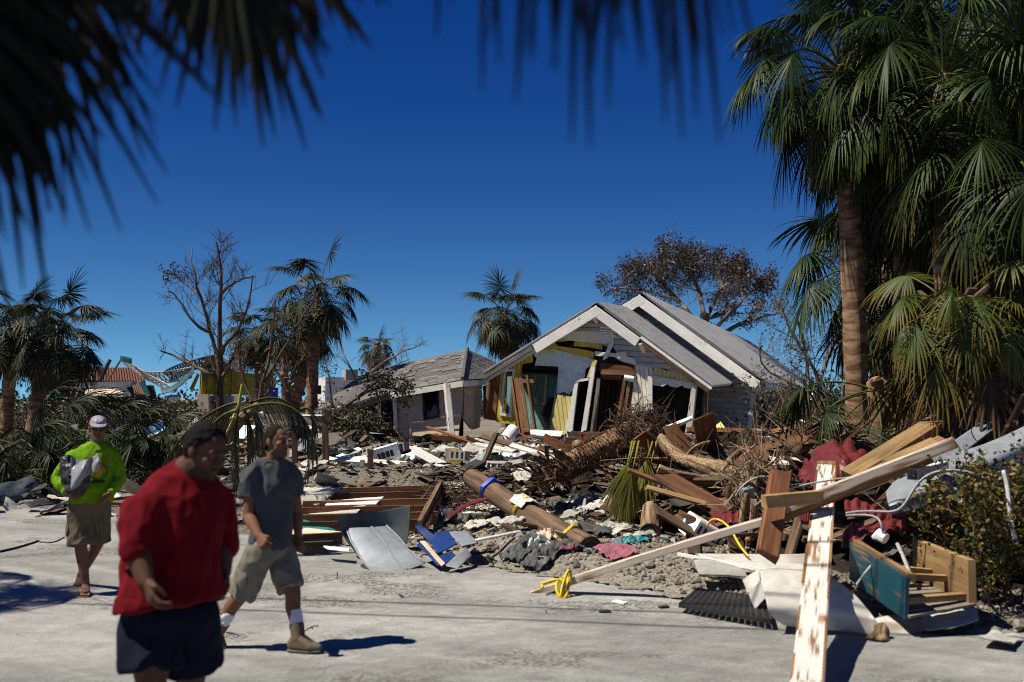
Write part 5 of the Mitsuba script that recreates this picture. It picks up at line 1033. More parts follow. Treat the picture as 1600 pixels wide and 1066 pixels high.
# planks with names
plank('long white topped plank running from the road up into the heap', P(829, 930, 10.0), P(1206, 811, 9.35), .14, .07, 'm_creamplank', name='long_plank', jag=.03, cham=.006, seg=10, bend=.02)
tag(one('yellow_rope', 'm_rope', lambda m: [m.tube(smooth_path([P(x, y, Y) for x, y, Y in pp], 24), .016, 6) for pp in ([(846, 912, 9.85), (862, 908, 9.8), (882, 912, 9.75), (876, 934, 9.65), (884, 900, 9.75), (892, 914, 9.8)], [(878, 905, 9.85), (870, 922, 9.7), (880, 936, 9.65), (888, 916, 9.75), (880, 902, 9.85)], [(846, 912, 9.85), (848, 917, 9.8), (846, 919, 9.8)])], True), 'yellow rope knotted round the near end of the long plank', 'rope')
plank('white edged timber rising to the right over the heap', P(1196, 806, 9.5), P(1490, 692, 9.2), .1, .1, 'm_creamplank', name='long_plank', cham=.008)
plank('raw wood side strip under the white edged timber', P(1200, 815, 9.55), P(1450, 716, 9.35), .1, .1, 'm_lumber', name='long_plank')
plank('thick brown post standing tilted in front of the heap', P(1219, 740, 9.75), P(1199, 868, 8.95), .19, .12, 'm_redwood', cat='post', name='tilted_post', up=(0, -1, .3), jag=.05, cham=.012)
plank('short crosspiece nailed to the tilted post', P(1193, 784, 9.1), P(1280, 776, 9.35), .1, .11, 'm_lumber_new', name='crosspiece', jag=.02)
BM = thing('white_beam', 'long white peeling beam leaning on the heap with its end on the road', 'beam')
one('timber', 'm_peelwhite', lambda m: m.bar(G(1260, 1085, .1), P(1292, 731, 11.0), .2, .1, jag=.02, rng=rng, cham=.01, seg=8), parent=BM)
b0, b1 = G(1260, 1085, .1), P(1292, 731, 11.0); bs = nrm(_cross(b1 - b0, [0, 0, 1])); bu = nrm(_cross(bs, b1 - b0))
for i, (t0, t1, sd) in enumerate(((.0, .2, 1), (.27, .36, 1), (.42, .62, 1), (.7, .98, 1), (.02, .09, -1), (.16, .24, -1), (.33, .5, -1), (.58, .66, -1), (.8, .95, -1))): one('bare_edge', 'm_lumber', lambda m: m.bar(b0 + (b1 - b0) * t0 + bs * sd * .094 + bu * .0455, b0 + (b1 - b0) * t1 + bs * sd * .094 + bu * .0455, rng.uniform(.012, .026), .0125, jag=.03, rng=rng, seg=3), parent=BM)
one('raw_end', 'm_lumber_new', lambda m: m.bar(P(1291, 733, 10.96) + [0, 0, .012], P(1292, 728, 11.06) + [0, 0, .012], .2, .09), parent=BM)
# metal tank / sheets at the road's right edge
k, g = bent('curled white metal sheet lying at the road edge under the beam', [[(1186, 893), (1230, 890), (1280, 893), (1300, 905), (1325, 928)], [(1192, 915), (1235, 915), (1290, 920), (1330, 930), (1350, 948)], [(1199, 950), (1240, 955), (1300, 960), (1345, 965), (1368, 968)], [(1222, 978), (1255, 984), (1300, 988), (1350, 992), (1390, 990)]], [(8.8, 8.78, 8.75, 8.6, 8.5), (8.4, 8.38, 8.36, 8.32, 8.25), (8.15, 8.14, 8.12, 8.1, 8.05), (8.24, 8.2, 8.16, 8.1, 8.05)], 'm_whitemetal', 'metal_sheet', n=22, wob=.07, fq=3.6)
for lb, pts, Ys in (('torn white metal shard left of the curled sheet', [(1160, 908), (1186, 892), (1188, 915), (1168, 925)], (9.3, 9.2, 8.9, 9.0)), ('small white metal shard lying on the black grate', [(1116, 940), (1150, 938), (1158, 946), (1122, 947)], (9.5, 9.4, 9.3, 9.3)), ('crooked white shard at the corner of the curled sheet', [(1170, 925), (1190, 905), (1196, 935), (1180, 950)], (9.0, 8.8, 8.7, 8.8))): panel(lb, pts, Ys, 'm_whitemetal', .008, wob=.07)
panel('flat grey white panel with a bright edge behind the curled sheet', [(1085, 868), (1290, 868), (1290, 892), (1215, 895)], (10.6, 10.4, 9.8, 9.7), 'm_whitemetal', .03, wob=.02, name='metal_sheet')
panel('grey board lying under the bright edged panel', [(1083, 874), (1150, 880), (1168, 903), (1092, 898)], (10.4, 10.2, 9.8, 9.9), 'm_concrete', .03)
plank('thin white edge strip lying on the metal panel', P(1060, 866, 10.75), P(1216, 895, 9.65), .03, .03, 'm_whitepaint', cat='strip', name='white_strip')
bent('low white metal gutter piece at the right road edge', [[(1362, 968), (1400, 962), (1430, 965), (1450, 972)], [(1368, 985), (1400, 980), (1425, 985), (1440, 990)], [(1385, 998), (1405, 1000), (1420, 1002), (1430, 1000)]], [(8.6, 8.6, 8.6, 8.6), (8.3, 8.3, 8.3, 8.3), (8.15, 8.15, 8.1, 8.1)], 'm_whitemetal', 'metal_sheet', wob=.05)
bent('crushed grey white metal strip below the crate', [[(1440, 962), (1480, 960), (1525, 955)], [(1445, 980), (1485, 975), (1530, 968)]], [(8.4, 8.4, 8.5), (8.2, 8.2, 8.3)], 'm_whitemetal', 'metal_sheet', wob=.15)
tag(one('broken_stump', 'm_driftwood', lambda m: m.tube(smooth_path([P(1372, 1008, 8.0), P(1376, 988, 8.05), P(1380, 978, 8.1)], 6), [.12, .09, .06, .07, .05, .03], 9), True), 'small broken stump on the road edge beneath the metal gutter', 'stump')
# black grate
GR = thing('black_grate', 'black plastic grating lying flat beside the curled sheet', 'grate'); qa, qb, qc, qd = [G(x, y, .09) for x, y in ((1090, 922), (1195, 935), (1205, 972), (1062, 946))]
for i in range(15):
    for nm, a, b in (('bar', qa + (qb - qa) * i / 14, qd + (qc - qd) * i / 14), ('crossbar', qa + (qd - qa) * i / 14, qb + (qc - qb) * i / 14)): one(nm, 'm_black', lambda m: m.bar(a, b, .02, .035 + .003 * (nm == 'bar')), parent=GR)
# crate with teal side
CR = thing('wooden_crate', 'broken open wooden crate with a teal painted side', 'crate')
FL, FR_, BL, BR_ = P(1418, 964, 8.05), P(1520, 944, 8.2), P(1330, 900, 9.3), P(1432, 905, 9.5)
one('teal_side', 'm_tealpaint', lambda m: m.bar(BL + [0, 0, .14], FL + [0, 0, .14], .03, .34), parent=CR)
one('left_rail', 'm_lumber_new', lambda m: m.bar(BL + [.05, 0, .3], FL + [.05, 0, .3], .05, .06), parent=CR)
one('right_side', 'm_lumber_new', lambda m: m.bar(BR_ + [0, 0, .2], FR_ + [0, 0, .17], .06, .36), parent=CR)
for t in (.35, .62, .92): one('crossbar', 'm_lumber_new', lambda m: m.bar(BL * (1 - t) + FL * t + [0, 0, .2 - .1 * (t > .9)], BR_ * (1 - t) + FR_ * t + [0, 0, .13 - .08 * (t > .9)], .09, .05), parent=CR)
for t in np.linspace(.3, .98, 7): one('slat', 'm_greywood', lambda m: m.bar(BL * (1 - t) + FL * t, BR_ * (1 - t) + FR_ * t, .11, .02), parent=CR)
cable('white pipe lying over the crate', [(1336, 866), (1390, 880), (1446, 897)], .03, 'm_pvc', (9.3, 9.1, 9.0), 'plastic_pipe', 'pipe')
cable('thin grey rod leaning in the crate', [(1402, 850), (1412, 872), (1425, 905)], .018, 'm_cable', (9.2, 9.0, 8.8), 'metal_rod', 'rod')
cable('short grey rod leaning on the teal side of the crate', [(1363, 882), (1350, 898), (1337, 916)], .012, 'm_cable', (8.8, 8.7, 8.65), 'metal_rod', 'rod')
# white aluminium channels at the right, greyed to put palm shade in the colour
bent('long pale aluminium channel slanting down from the right edge', [[(1612, 660), (1520, 700), (1440, 730), (1385, 770)], [(1612, 690), (1525, 735), (1448, 768), (1390, 795)], [(1612, 735), (1530, 770), (1455, 792), (1395, 805)]], [(10.4, 10.2, 10.0, 9.8), (10.0, 9.8, 9.6, 9.5), (10.0, 9.8, 9.6, 9.5)], 'm_greysheet', 'metal_channel', wob=.06, th=.02)
bent('second pale channel behind the long aluminium one', [[(1540, 655), (1490, 690), (1440, 720)], [(1560, 665), (1510, 705), (1460, 735)]], [(11.0, 10.8, 10.6), (10.9, 10.7, 10.5)], 'm_greysheet', 'metal_channel', wob=.04, th=.02)
SD = thing('square_downspout', 'end of a square white downspout pointing at the viewer', 'pipe'); Md = frame(P(1450, 735, 9.5), P(1520, 718, 10.1) - P(1437, 739, 9.4))
for a, b, w_, h_ in ((0, .05, .1, .006), (0, -.05, .1, .006), (.05, 0, .006, .1), (-.05, 0, .006, .1)): one('side', 'm_white', lambda m: m.box(Md @ euler((0, a, b)), .6, w_, h_), parent=SD)
# timbers on top of the heap
for lb, a, b, Y0, Y1, W, H, mt in (('thick tan timber rising toward the stout palm', (1325, 746), (1478, 652), 10.6, 11.4, .17, .13, 'm_lumber_new'), ('tan timber next to the thick one', (1350, 748), (1470, 690), 10.5, 11.0, .1, .1, 'm_lumber'), ('short tan timber lying on the white edged one', (1385, 728), (1462, 694), 9.9, 10.2, .14, .08, 'm_lumber_new'), ('dark old timber crossing behind the red sheet', (1300, 720), (1420, 668), 12.6, 12.9, .1, .1, 'm_oldwood'),
                                  ('long orange board lying left of the maroon sheet', (1152, 722), (1216, 696), 13.6, 13.8, .25, .04, 'm_redwood'), ('orange drawer side sloping on the heap', (1190, 712), (1262, 684), 13.4, 13.6, .24, .05, 'm_redwood'), ('orange drawer front beyond the sloping side', (1212, 694), (1302, 668), 14., 14.2, .3, .05, 'm_redwood'), ('short thick brown block on the heap', (1168, 730), (1198, 720), 13.2, 13.3, .12, .1, 'm_lumber'),
                                  ('dark plank lying right of the brown block', (1200, 738), (1268, 708), 12.9, 13.1, .12, .06, 'm_oldwood'), ('scorched dark board under the driftwood', (1030, 740), (1130, 800), 13.2, 12.4, .3, .03, 'm_redwood'), ('tan ribbed lath in front of the dark board', (1012, 762), (1105, 788), 12.8, 12.4, .08, .03, 'm_lumber_new'), ('thin red brown stick crossing the hanging frond', (982, 735), (1060, 765), 13.3, 12.9, .05, .05, 'm_redwood')):
    plank(lb, P(*a, Y0), P(*b, Y1), W, H, mt, name='timber', up=(0, -.6, 1))
# maroon sheets
crumple_red = []
for lb, rows_, Ys in (('crumpled glossy maroon metal sheet on the heap', [[(1248, 735), (1262, 712), (1290, 692), (1330, 690), (1362, 715)], [(1252, 745), (1280, 722), (1310, 705), (1345, 712), (1366, 728)], [(1262, 752), (1290, 745), (1320, 738), (1350, 735), (1372, 740)]], [(12., 12., 12., 12., 12.), (11.7, 11.6, 11.5, 11.6, 11.7), (11.4, 11.2, 11.2, 11.2, 11.3)]),
                      ('maroon sheet wrinkled behind the white box', [[(1112, 806), (1122, 790), (1150, 792), (1172, 800)], [(1108, 812), (1130, 806), (1152, 808), (1170, 812)]], [(12.0, 12.0, 11.9, 11.9), (11.7, 11.7, 11.6, 11.6)]),
                      ('red sheet ruffled at the right of the beam, lower one', [[(1318, 835), (1345, 815), (1390, 808), (1420, 818)], [(1316, 845), (1350, 830), (1385, 822), (1410, 824)]], [(9.7, 9.7, 9.8, 9.8), (9.4, 9.4, 9.5, 9.5)]),
                      ('red sheet ruffled at the right of the beam, upper one', [[(1320, 775), (1350, 778), (1380, 788), (1400, 800)], [(1322, 792), (1350, 796), (1372, 800), (1392, 806)]], [(10.2, 10.2, 10.2, 10.2), (9.9, 9.9, 9.9, 9.9)]), ('scrap of red sheet left of the beam', [[(1250, 800), (1262, 796), (1275, 798)], [(1252, 812), (1260, 815), (1268, 808)]], [(10, 10, 10), (9.8, 9.8, 9.8)])):
    bent(lb, rows_, Ys, 'm_redmetal', 'red_metal_sheet', n=56, wob=.16, fq=4.2, corr=6)
# cables
cable('grey cable arching over the heap to the right shrub', [(1322, 802), (1380, 800), (1412, 790), (1440, 750), (1490, 735), (1545, 752), (1600, 800)], .013, 'm_cable', (9.2, 9.2, 9.1, 9.1, 9.0, 8.9, 8.8))
cable('grey cable coiled beneath the arching one', [(1322, 806), (1360, 806), (1375, 815), (1380, 835)], .011, 'm_cable', (9.2, 9.1, 9.0, 9.0))
cable('long grey cable hanging across the beam', [(1180, 790), (1230, 765), (1300, 750), (1380, 742), (1440, 745)], .009, 'm_cable', (10, 9.8, 9.6, 9.5, 9.4))
cable('looping grey wire by the driftwood roots', [(1150, 775), (1170, 752), (1200, 745), (1225, 760), (1228, 775)], .012, 'm_cable', 11.6)
cable('white twisted cord climbing in the shrub', [(1568, 735), (1575, 770), (1578, 800), (1588, 850)], .018, 'm_white', 8.6)
cable('white cord hanging on the stout palm', [(1512, 595), (1505, 640), (1490, 690), (1478, 720)], .014, 'm_white', 11.2)
cable('yellow cord over the white box', [(1105, 822), (1122, 812), (1140, 825), (1150, 842), (1170, 870)], .012, 'm_rope', (11.4, 11.3, 11.0, 10.6, 10.2))
cable('black cable lying in an arc on the road before the grey sheet', [(566, 884), (590, 900), (640, 912), (690, 902), (718, 892)], .022, 'm_black', (11.45, 11.1, 10.85, 10.95, 11.1))
cable('black hose lying on the road at the left', [(-30, 868), (20, 858), (60, 846)], .02, 'm_black', [G(x, y, .03)[1] for x, y in ((-30, 868), (20, 858), (60, 846))], 'black_hose', 'hose')
cable('thin dark cord on the road behind the lime shirted man', [(60, 846), (80, 848), (100, 840)], .012, 'm_black', [G(x, y, .03)[1] for x, y in ((60, 846), (80, 848), (100, 840))])
tag(one('light_socket', 'm_pvc', lambda m: m.tube([P(1364, 840, 9.1), P(1374, 836, 9.05), P(1384, 842, 9.0)], [.02, .06, .05], 9)), 'small white lamp socket dangling from a cable', 'socket')
tag(one('junction_box', 'm_greysheet', lambda m: m.box(euler(P(1167, 772, 11.7), .4, .2), .14, .1, .14, cham=.01)), 'small grey junction box among the driftwood roots', 'box')
# yard on the left: blocks, window unit, boards
for i, (px, py, Y) in enumerate(((592, 706, 22), (612, 702, 22.4), (628, 698, 22.6), (555, 712, 22.5), (722, 712, 21.8), (775, 728, 20), (800, 727, 20.2))):
    k = thing('concrete_block', ('grey concrete block just left of the white window unit', 'grey concrete block just right of the white window unit', 'grey concrete block farthest right of the three by the window unit', 'grey concrete block on the turquoise boards at the left', 'grey concrete block beside the white pier stub', 'grey concrete block below the cream tarp, left one', 'grey concrete block below the cream tarp, right one')[i], 'block', ('blocks by the window unit', 'blocks in the rubble before the houses')[i > 2])
    M = euler(P(px, py, Y), rng.uniform(-.6, .6), rng.uniform(-.3, .3), rng.uniform(-.3, .3))
    hole = [sbox(-.19 + .125 * j + .03, -.07, -.19 + .125 * j + .1, .07) for j in range(3)]; gg = sbox(-.2, -.1, .2, .1)
    for h_ in hole: gg = gg.difference(h_)
    one('body', 'm_concrete', lambda m: m.prism(gg, .2, M @ euler((0, 0, 0), 0, 0, math.pi / 2)), parent=k)
WU = thing('window_unit', 'white window frame unit with a dark slot tilted in the left rubble', 'window')
Mw = euler(P(604, 712, 21.2), -.1, .28, .15); one('panel', 'm_white', lambda m: m.box(Mw @ euler((0, 0, 0)), .58, .1, .42, cham=.015), parent=WU)
one('slot', 'm_dark', lambda m: m.box(Mw @ euler((0, -.053, .03)), .34, .008, .13), parent=WU)
for i in range(3): one('bar', 'm_white', lambda m: m.box(Mw @ euler((-.1 + .1 * i, -.06, .03)), .012, .01, .13), parent=WU)
for lb, pts, Ys, mt in (('turquoise board in the rubble left of the window unit', [(523, 715), (560, 700), (580, 712), (545, 722)], (23, 23.5, 22.4, 22.2), 'm_drywall'), ('turquoise board leaning right of the window unit', [(618, 714), (650, 706), (645, 732), (612, 735)], (21.6, 21.8, 20.8, 20.6), 'm_drywall'), ('small turquoise board behind the stub post', [(546, 716), (585, 712), (582, 724), (545, 726)], (22, 22.1, 21.4, 21.4), 'm_drywall'),
                        ('blue board lying flat by the stub post', [(545, 730), (600, 728), (598, 738), (550, 740)], (20.6, 20.7, 20.1, 20.1), 'm_bluerope'), ('dark blue grey bin lid in the rubble', [(630, 702), (662, 702), (660, 720), (634, 722)], (22.6, 22.6, 22, 22), 'm_darksheet'), ('pale pink plank slab across the beige house foot', [(640, 698), (715, 708), (712, 714), (636, 702)], (24.5, 24.2, 23.8, 24.2), 'm_beige'),
                        ('white slab before the cream tarp', [(690, 738), (770, 724), (778, 732), (700, 746)], (20.4, 21, 20.5, 19.9), 'm_paper'), ('long white board behind the fallen pole', [(740, 740), (850, 728), (852, 736), (745, 748)], (19.2, 20, 19.6, 18.8), 'm_white'), ('pale concrete slab left of the pole', [(690, 742), (745, 738), (735, 750), (680, 754)], (19, 19.3, 18.3, 18.2), 'm_concrete'),
                        ('white board under the leaning stud panel', [(828, 672), (880, 676), (876, 684), (830, 680)], (26, 26, 25.4, 25.4), 'm_white'), ('grey metal panel fallen in the porch', [(1085, 690), (1112, 672), (1140, 700), (1110, 715)], (22, 22.4, 21.6, 21), 'm_greysheet'), ('yellow board leaning on the porch panel', [(1112, 672), (1126, 660), (1156, 700), (1142, 706)], (22.4, 22.5, 21.6, 21.5), 'm_paleyellow')):
    panel(lb, pts, Ys, mt, .03, wob=.05)
tag(one('white_column', 'm_pvc', lambda m: m.tube([P(768, 716, 23.2), P(802, 672, 24.2)], .16, 14), True), 'fat white round column leaning before the open room', 'column')
PSt = thing('white_pier_stub', 'short white and yellow pier standing in the left rubble', 'pier')
one('core', 'm_paper', lambda m: m.bar(P(703, 700, 22.2), P(704, 732, 22.2), .2, .2), parent=PSt); one('yellow_face', 'm_yellowboard', lambda m: m.bar(P(710, 702, 22.05), P(711, 732, 22.05), .1, .15), parent=PSt)
tag(one('roped_stump', 'm_polewood2', lambda m: m.tube([P(905, 722, 20.6), P(906, 692, 20.8)], .16, 12), True) if False else one('roped_stump', 'm_driftwood', lambda m: m.tube([P(905, 724, 20.6), P(906, 692, 20.8)], .16, 12), True), 'greenish pile stump with rope round it before the doorway', 'stump')
tag(one('grey_rope', 'm_cable', lambda m: [ring(m, P(905, 705 + 3 * i, 20.7), np.array([0, .02, 1.]), .18, .02, .02) for i in range(3)]), 'pale rope wound round the pile stump', 'rope')
tag(one('red_box', 'm_redbox', lambda m: m.box(euler(P(913, 681, 23), .2, .1), .2, .16, .13, cham=.01)), 'small bright red box at the broken doorway', 'box')
for i, (x0, y0, x1, y1, Y) in enumerate(((882, 690, 985, 700, 22.4), (870, 700, 980, 712, 21.8), (890, 680, 990, 690, 23), (878, 710, 960, 722, 21.2), (840, 700, 870, 725, 21.5), (990, 672, 960, 690, 22.6), (850, 684, 882, 700, 23))):
    plank(('reddish floor joist lying highest below the doorway', 'brown floor joist lying across the middle of the joist pile', 'old dark floor joist right under the doorway sill', 'reddish floor joist lying lowest, nearest the uprooted trunk', 'brown floor joist standing steep left of the joist pile', 'dark floor joist crossing the pile beside the red box', 'short reddish floor joist left of the pile stump')[i], P(x0, y0, Y), P(x1, y1, Y - .2), .09, .2, ('m_redwood', 'm_lumber', 'm_oldwood')[i % 3], name='floor_joist', group='floor joists below the doorway')
tag(one('timber_end', 'm_lumber', lambda m: m.tube([P(888, 722, 19.6), P(905, 716, 20.6)], .2, 14), True), 'cut end of a round log beside the pile stump', 'log')
LM = [(n, *P(x, y, Y)[:2]) for n, x, y, Y in (('the tilted post', 1210, 800, 9.3), ('the white beam', 1285, 760, 9.8), ('the maroon sheet', 1305, 715, 11.8), ('the driftwood trunk', 1110, 730, 13.4), ('the hanging frond', 985, 770, 13.6), ('the log stub', 1018, 815, 12.6), ('the fallen pole', 825, 800, 13.3), ('the uprooted palm trunk', 910, 715, 16.4), ('the root tangle', 1012, 690, 17.2), ('the crate', 1420, 910, 8.7), ('the shrub', 1540, 850, 8.9), ('the stout palm', 1500, 650, 11.7), ('the slender palm', 1340, 650, 14.5), ('the white slotted box', 1098, 830, 11.7), ('the tan timbers', 1400, 700, 10.9), ('the orange drawers', 1235, 690, 13.8), ('the blue sheets', 690, 850, 11.7), ('the wall frame', 580, 800, 14.5), ('the stub post', 578, 720, 19.2), ('the window unit', 604, 712, 21.2), ('the white column', 785, 695, 23.7), ('the doorway', 940, 690, 23), ('the corner post', 1078, 680, 26), ('the porch post', 702, 690, 27.5), ('the board rail', 490, 700, 19.9), ('the coconut fronds', 380, 700, 17), ('the bare tree', 345, 650, 30), ('the crooked palm', 460, 640, 36), ('the straight palm', 490, 640, 33), ('the low fan palms', 170, 720, 22), ('the pier stub', 704, 720, 22.2), ('the cream tarp', 765, 712, 20.5), ('the lime man', 140, 900, 9.7), ('the grate', 1130, 945, 9.3), ('the gutter piece', 1410, 985, 8.4), ('the shaded palm', 1450, 640, 18), ('the dark middle palm', 1418, 650, 15), ('the half hidden palm', 1378, 650, 17), ('the right edge palm', 1630, 690, 12.4), ('the grove scrub', 1480, 660, 22), ('the roof end scrub', 1290, 640, 27), ('the aluminium channel', 1520, 715, 10.1), ('the yellow rope knot', 880, 915, 9.75), ('the fallen panel', 600, 690, 27.2), ('the leaning stud panel', 820, 680, 27.6), ('the short palm', 1372, 650, 13.4), ('the dark cable arc', 640, 905, 11.))]
def near(x, y):
    n, a, b = min(LM, key=lambda q: math.hypot(q[1] - x, q[2] - y)); dx, dy = x - a, y - b
    return ('left of ' if dx < 0 else 'right of ') + n if abs(dx) > abs(dy) else ('in front of ' if dy < 0 else 'behind ') + n
# ------------------------------------------------------------------ scattered boards, panels and scraps
POS = {}
WOODS = dict(weathered=['m_oldwood', 'm_greywood'], dark=['m_darkwood', 'm_oldwood'], orange=['m_lumber', 'm_redwood'], pale=['m_lumber_new', 'm_lumber'], white=['m_whitepaint', 'm_peelwhite'])
def strew(n, pts_fn, tones, where, grp, Lr, Wr, name='loose_board', tilt=.3, lift=.08):
    for i in range(n):
        x, y = pts_fn(); z = top_h(x, y) + rng.uniform(-.02, lift); t = tones[rng.integers(len(tones))]; L = rng.uniform(*Lr)
        M = euler((x, y, z), rng.uniform(0, 6.28), rng.normal(0, tilt), rng.normal(0, .4))
        W_ = rng.uniform(*Wr); k = one(name, WOODS[t][rng.integers(2)], lambda m: m.box(M, L, W_, rng.uniform(.02, .06), jag=.05, rng=rng)); POS[k] = x / y; tag(k, f'{"long" if L > 1.3 else "short" if L < .7 else "loose"} {"wide" if W_ > .13 else "narrow"} {t} wooden board {"tilted " if abs(M[2, 0]) > .22 else ""}{near(x, y)}', 'board', f'{t} boards {grp}')
def in_heap(x0, x1, y0, y1, mn=.25):
    def f():
        while 1:
            x, y = rng.uniform(x0, x1), rng.uniform(y0, y1)
            if heap_h(x, y) > mn and edge_dist_s(x, y) > .3: return x, y
    return f
def in_box(x0, x1, y0, y1): return lambda: (rng.uniform(x0, x1), rng.uniform(y0, y1))
strew(100, in_heap(2, 9, 9, 16.5), ['weathered', 'dark', 'orange', 'orange', 'dark', 'white'], 'jumbled on the right hand heap', 'on the right hand heap', (.4, 1.9), (.06, .22), tilt=.4, lift=.22)
strew(26, in_box(2.0, 4.6, 10.4, 13.2), ['dark', 'weathered', 'orange', 'dark'], 'by the white box', 'around the white slotted box', (.5, 1.5), (.08, .24), tilt=.35, lift=.25)
strew(32, in_heap(2.2, 8.5, 9.2, 16, .3), ['orange', 'dark', 'weathered', 'orange'], 'wide on the right hand heap', 'on the right hand heap', (.7, 2.0), (.2, .36), tilt=.45, lift=.25)
strew(24, in_heap(4, 10, 14, 21, .2), ['weathered', 'orange', 'pale', 'dark'], 'stacked behind the heap by the slender palm', 'behind the heap', (.8, 2.6), (.06, .16), tilt=.12, lift=.3)
strew(34, in_box(-1.5, 5.5, 20, 25.5), ['weathered', 'dark', 'orange', 'white'], 'under the torn cottage front', 'under the cottage front', (.5, 2.2), (.08, .22), tilt=.35, lift=.5)
strew(24, in_box(-5.5, 0, 19.5, 26), ['weathered', 'white', 'pale', 'dark'], 'in the yard before the beige house', 'before the beige house', (.4, 1.8), (.06, .2), tilt=.15, lift=.15)
strew(26, in_box(-.5, 3.6, 12.2, 18), ['weathered', 'dark', 'orange', 'white'], 'scattered between the pole and the heap', 'between pole and heap', (.25, 1.0), (.05, .15), tilt=.15)
strew(20, in_box(-14, -4.5, 23, 40), ['weathered', 'orange', 'dark', 'white', 'pale'], 'in the wreckage behind the fallen coconut palm', 'behind the fallen coconut palm', (.6, 2.4), (.08, .3), tilt=.35, lift=.7)
SHEETS = dict(white=['m_paper', 'm_paper'], grey=['m_greysheet', 'm_concrete'], turquoise=['m_drywall', 'm_drywall'], black=['m_black', 'm_darksheet'])
def strew_sheets(n, pts_fn, tones, where, grp, S, lift=.1, tl_=.25):
    for i in range(n):
        x, y = pts_fn(); z = top_h(x, y) + rng.uniform(.02, lift); t = tones[rng.integers(len(tones))]; a, b = rng.uniform(*S), rng.uniform(*S) * .7; o = rng.uniform(0, 99, 3)
        X, Y = np.meshgrid(np.linspace(-a, a, 6), np.linspace(-b, b, 6), indexing='ij'); q = np.stack([X * (1 + .3 * (meshkit.noise(np.stack([X * 0, Y * 5, X * 0], -1) + o) - .5)), Y, .5 * a * (meshkit.fbm(np.stack([X, Y, 0 * X], -1) * 2 / a + o, 2) - .5)], -1)
        m = MB(); m.sheet(ap(euler((x, y, z), rng.uniform(0, 6.28), rng.normal(0, tl_), rng.normal(0, tl_)), q.reshape(-1, 3)).reshape(6, 6, 3), .012)
        k = m.build('loose_sheet', SHEETS[t][rng.integers(2)], True); POS[k] = x / y; tag(k, f'{"large" if a > S[0] + .6 * (S[1] - S[0]) else "small"} bent {t} sheet scrap {"with a raised edge " if abs(q[:, :, 2]).max() > .12 else ""}{near(x, y)}', 'sheet', f'{t} sheet scraps {grp}')
strew_sheets(30, in_box(-5.5, 1, 19, 26), ['white', 'grey', 'turquoise', 'grey', 'black'], 'in the rubble before the houses', 'before the houses', (.15, .55), .2)
strew_sheets(34, in_box(-1, 3.2, 12, 17.5), ['white', 'grey', 'grey', 'black'], 'between the pole and the hanging frond', 'between pole and frond', (.08, .3), .06, .12)
strew_sheets(26, in_heap(2.2, 8, 9.3, 15, .3), ['white', 'grey', 'black', 'black'], 'caught in the right hand heap', 'in the right hand heap', (.15, .5), .15, .4)
strew_sheets(24, in_box(-13, -4, 22, 38), ['white', 'grey', 'turquoise', 'black'], 'in the far left wreckage', 'in the far left wreckage', (.2, .7), .5, .4)
strew_sheets(16, in_box(-9.5, -6.4, 16.3, 19.5), ['white', 'grey', 'black', 'black'], 'in the rubble left of the lime shirted man', 'left of the lime shirted man', (.15, .4), .25, .4)
strew(10, in_box(-9.5, -6, 16.5, 20), ['weathered', 'dark'], 'in the rubble left of the lime shirted man', 'left of the lime shirted man', (.4, 1.5), (.05, .12))
strew_sheets(14, in_box(3.6, 7, 7.6, 9), ['white', 'grey', 'grey'], 'at the right road edge', 'at the right road edge', (.1, .35), .06, .12)
same = {}
for k in POS: same.setdefault(labels[k]['label'], []).append(k)
ORD = ['leftmost', 'second from left', 'third from left', 'fourth from left', 'fifth from left', 'sixth from left', 'seventh from left', 'eighth from left', 'ninth from left']
for lb, ks in same.items():
    if len(ks) > 1:
        for i, k in enumerate(sorted(ks, key=POS.get)): labels[k]['label'] = lb + ', ' + (ORD[min(i, 8)] if i < len(ks) - 1 else 'rightmost')
# broken laths, twigs and roots tangled over the heap
mt_ = MB(); n_ = 1500; fn_ = in_heap(2, 9, 9, 17, .3); o_ = np.array([fn_() for _ in range(n_)]); o_ = np.column_stack([o_, [top_h(x, y) for x, y in o_] + rng.uniform(0, .25, n_)])
tuft(mt_, o_, [0, 0, .1], (.25, 1.1), n_, rng.uniform(.006, .016, n_), (.13, .08, .045), .06); tag(mt_.build('splintered_sticks', 'm_vcol', color=True), 'broken sticks and laths bristling all over the right hand heap', 'sticks', kind='stuff')
# litter nobody could count
def litter(key, label, n, fn, size, cols, lift=.03):
    m = MB(); xy = np.array([fn() for _ in range(n)]); box_f = np.array([(0, 1, 3, 2), (4, 6, 7, 5), (0, 4, 5, 1), (2, 3, 7, 6), (0, 2, 6, 4), (1, 5, 7, 3)])
    z = np.array([top_h(x, y) for x, y in xy]) + rng.uniform(0, lift, n); s_ = size * rng.lognormal(0, .5, n); cube = np.array([[i, j, k] for i in (-1, 1) for j in (-1, 1) for k in (-1, 1)])
    b = cube[None] * np.stack([s_, s_ * rng.uniform(.1, .7, n), s_ * rng.uniform(.03, .15, n)], 1)[:, None] + rng.normal(0, .12, (n, 8, 3)) * s_[:, None, None] * [1, 1, .3]
    Ms = np.array([euler((0, 0, 0), rng.uniform(0, 6.28), rng.normal(0, .3), rng.normal(0, .3))[:3, :3] for _ in range(n)])
    v = np.einsum('nij,nkj->nki', Ms, b) + np.column_stack([xy, z])[:, None]; c = np.array(cols)[rng.integers(len(cols), size=n)] * rng.uniform(.4, .9, (n, 1))
    m.add(v.reshape(-1, 3), (box_f[None] + 8 * np.arange(n)[:, None, None]).reshape(-1, 4), None, np.repeat(c, 8, 0))
    return tag(m.build(key, 'm_vcol', color=True), label, 'litter', kind='stuff')
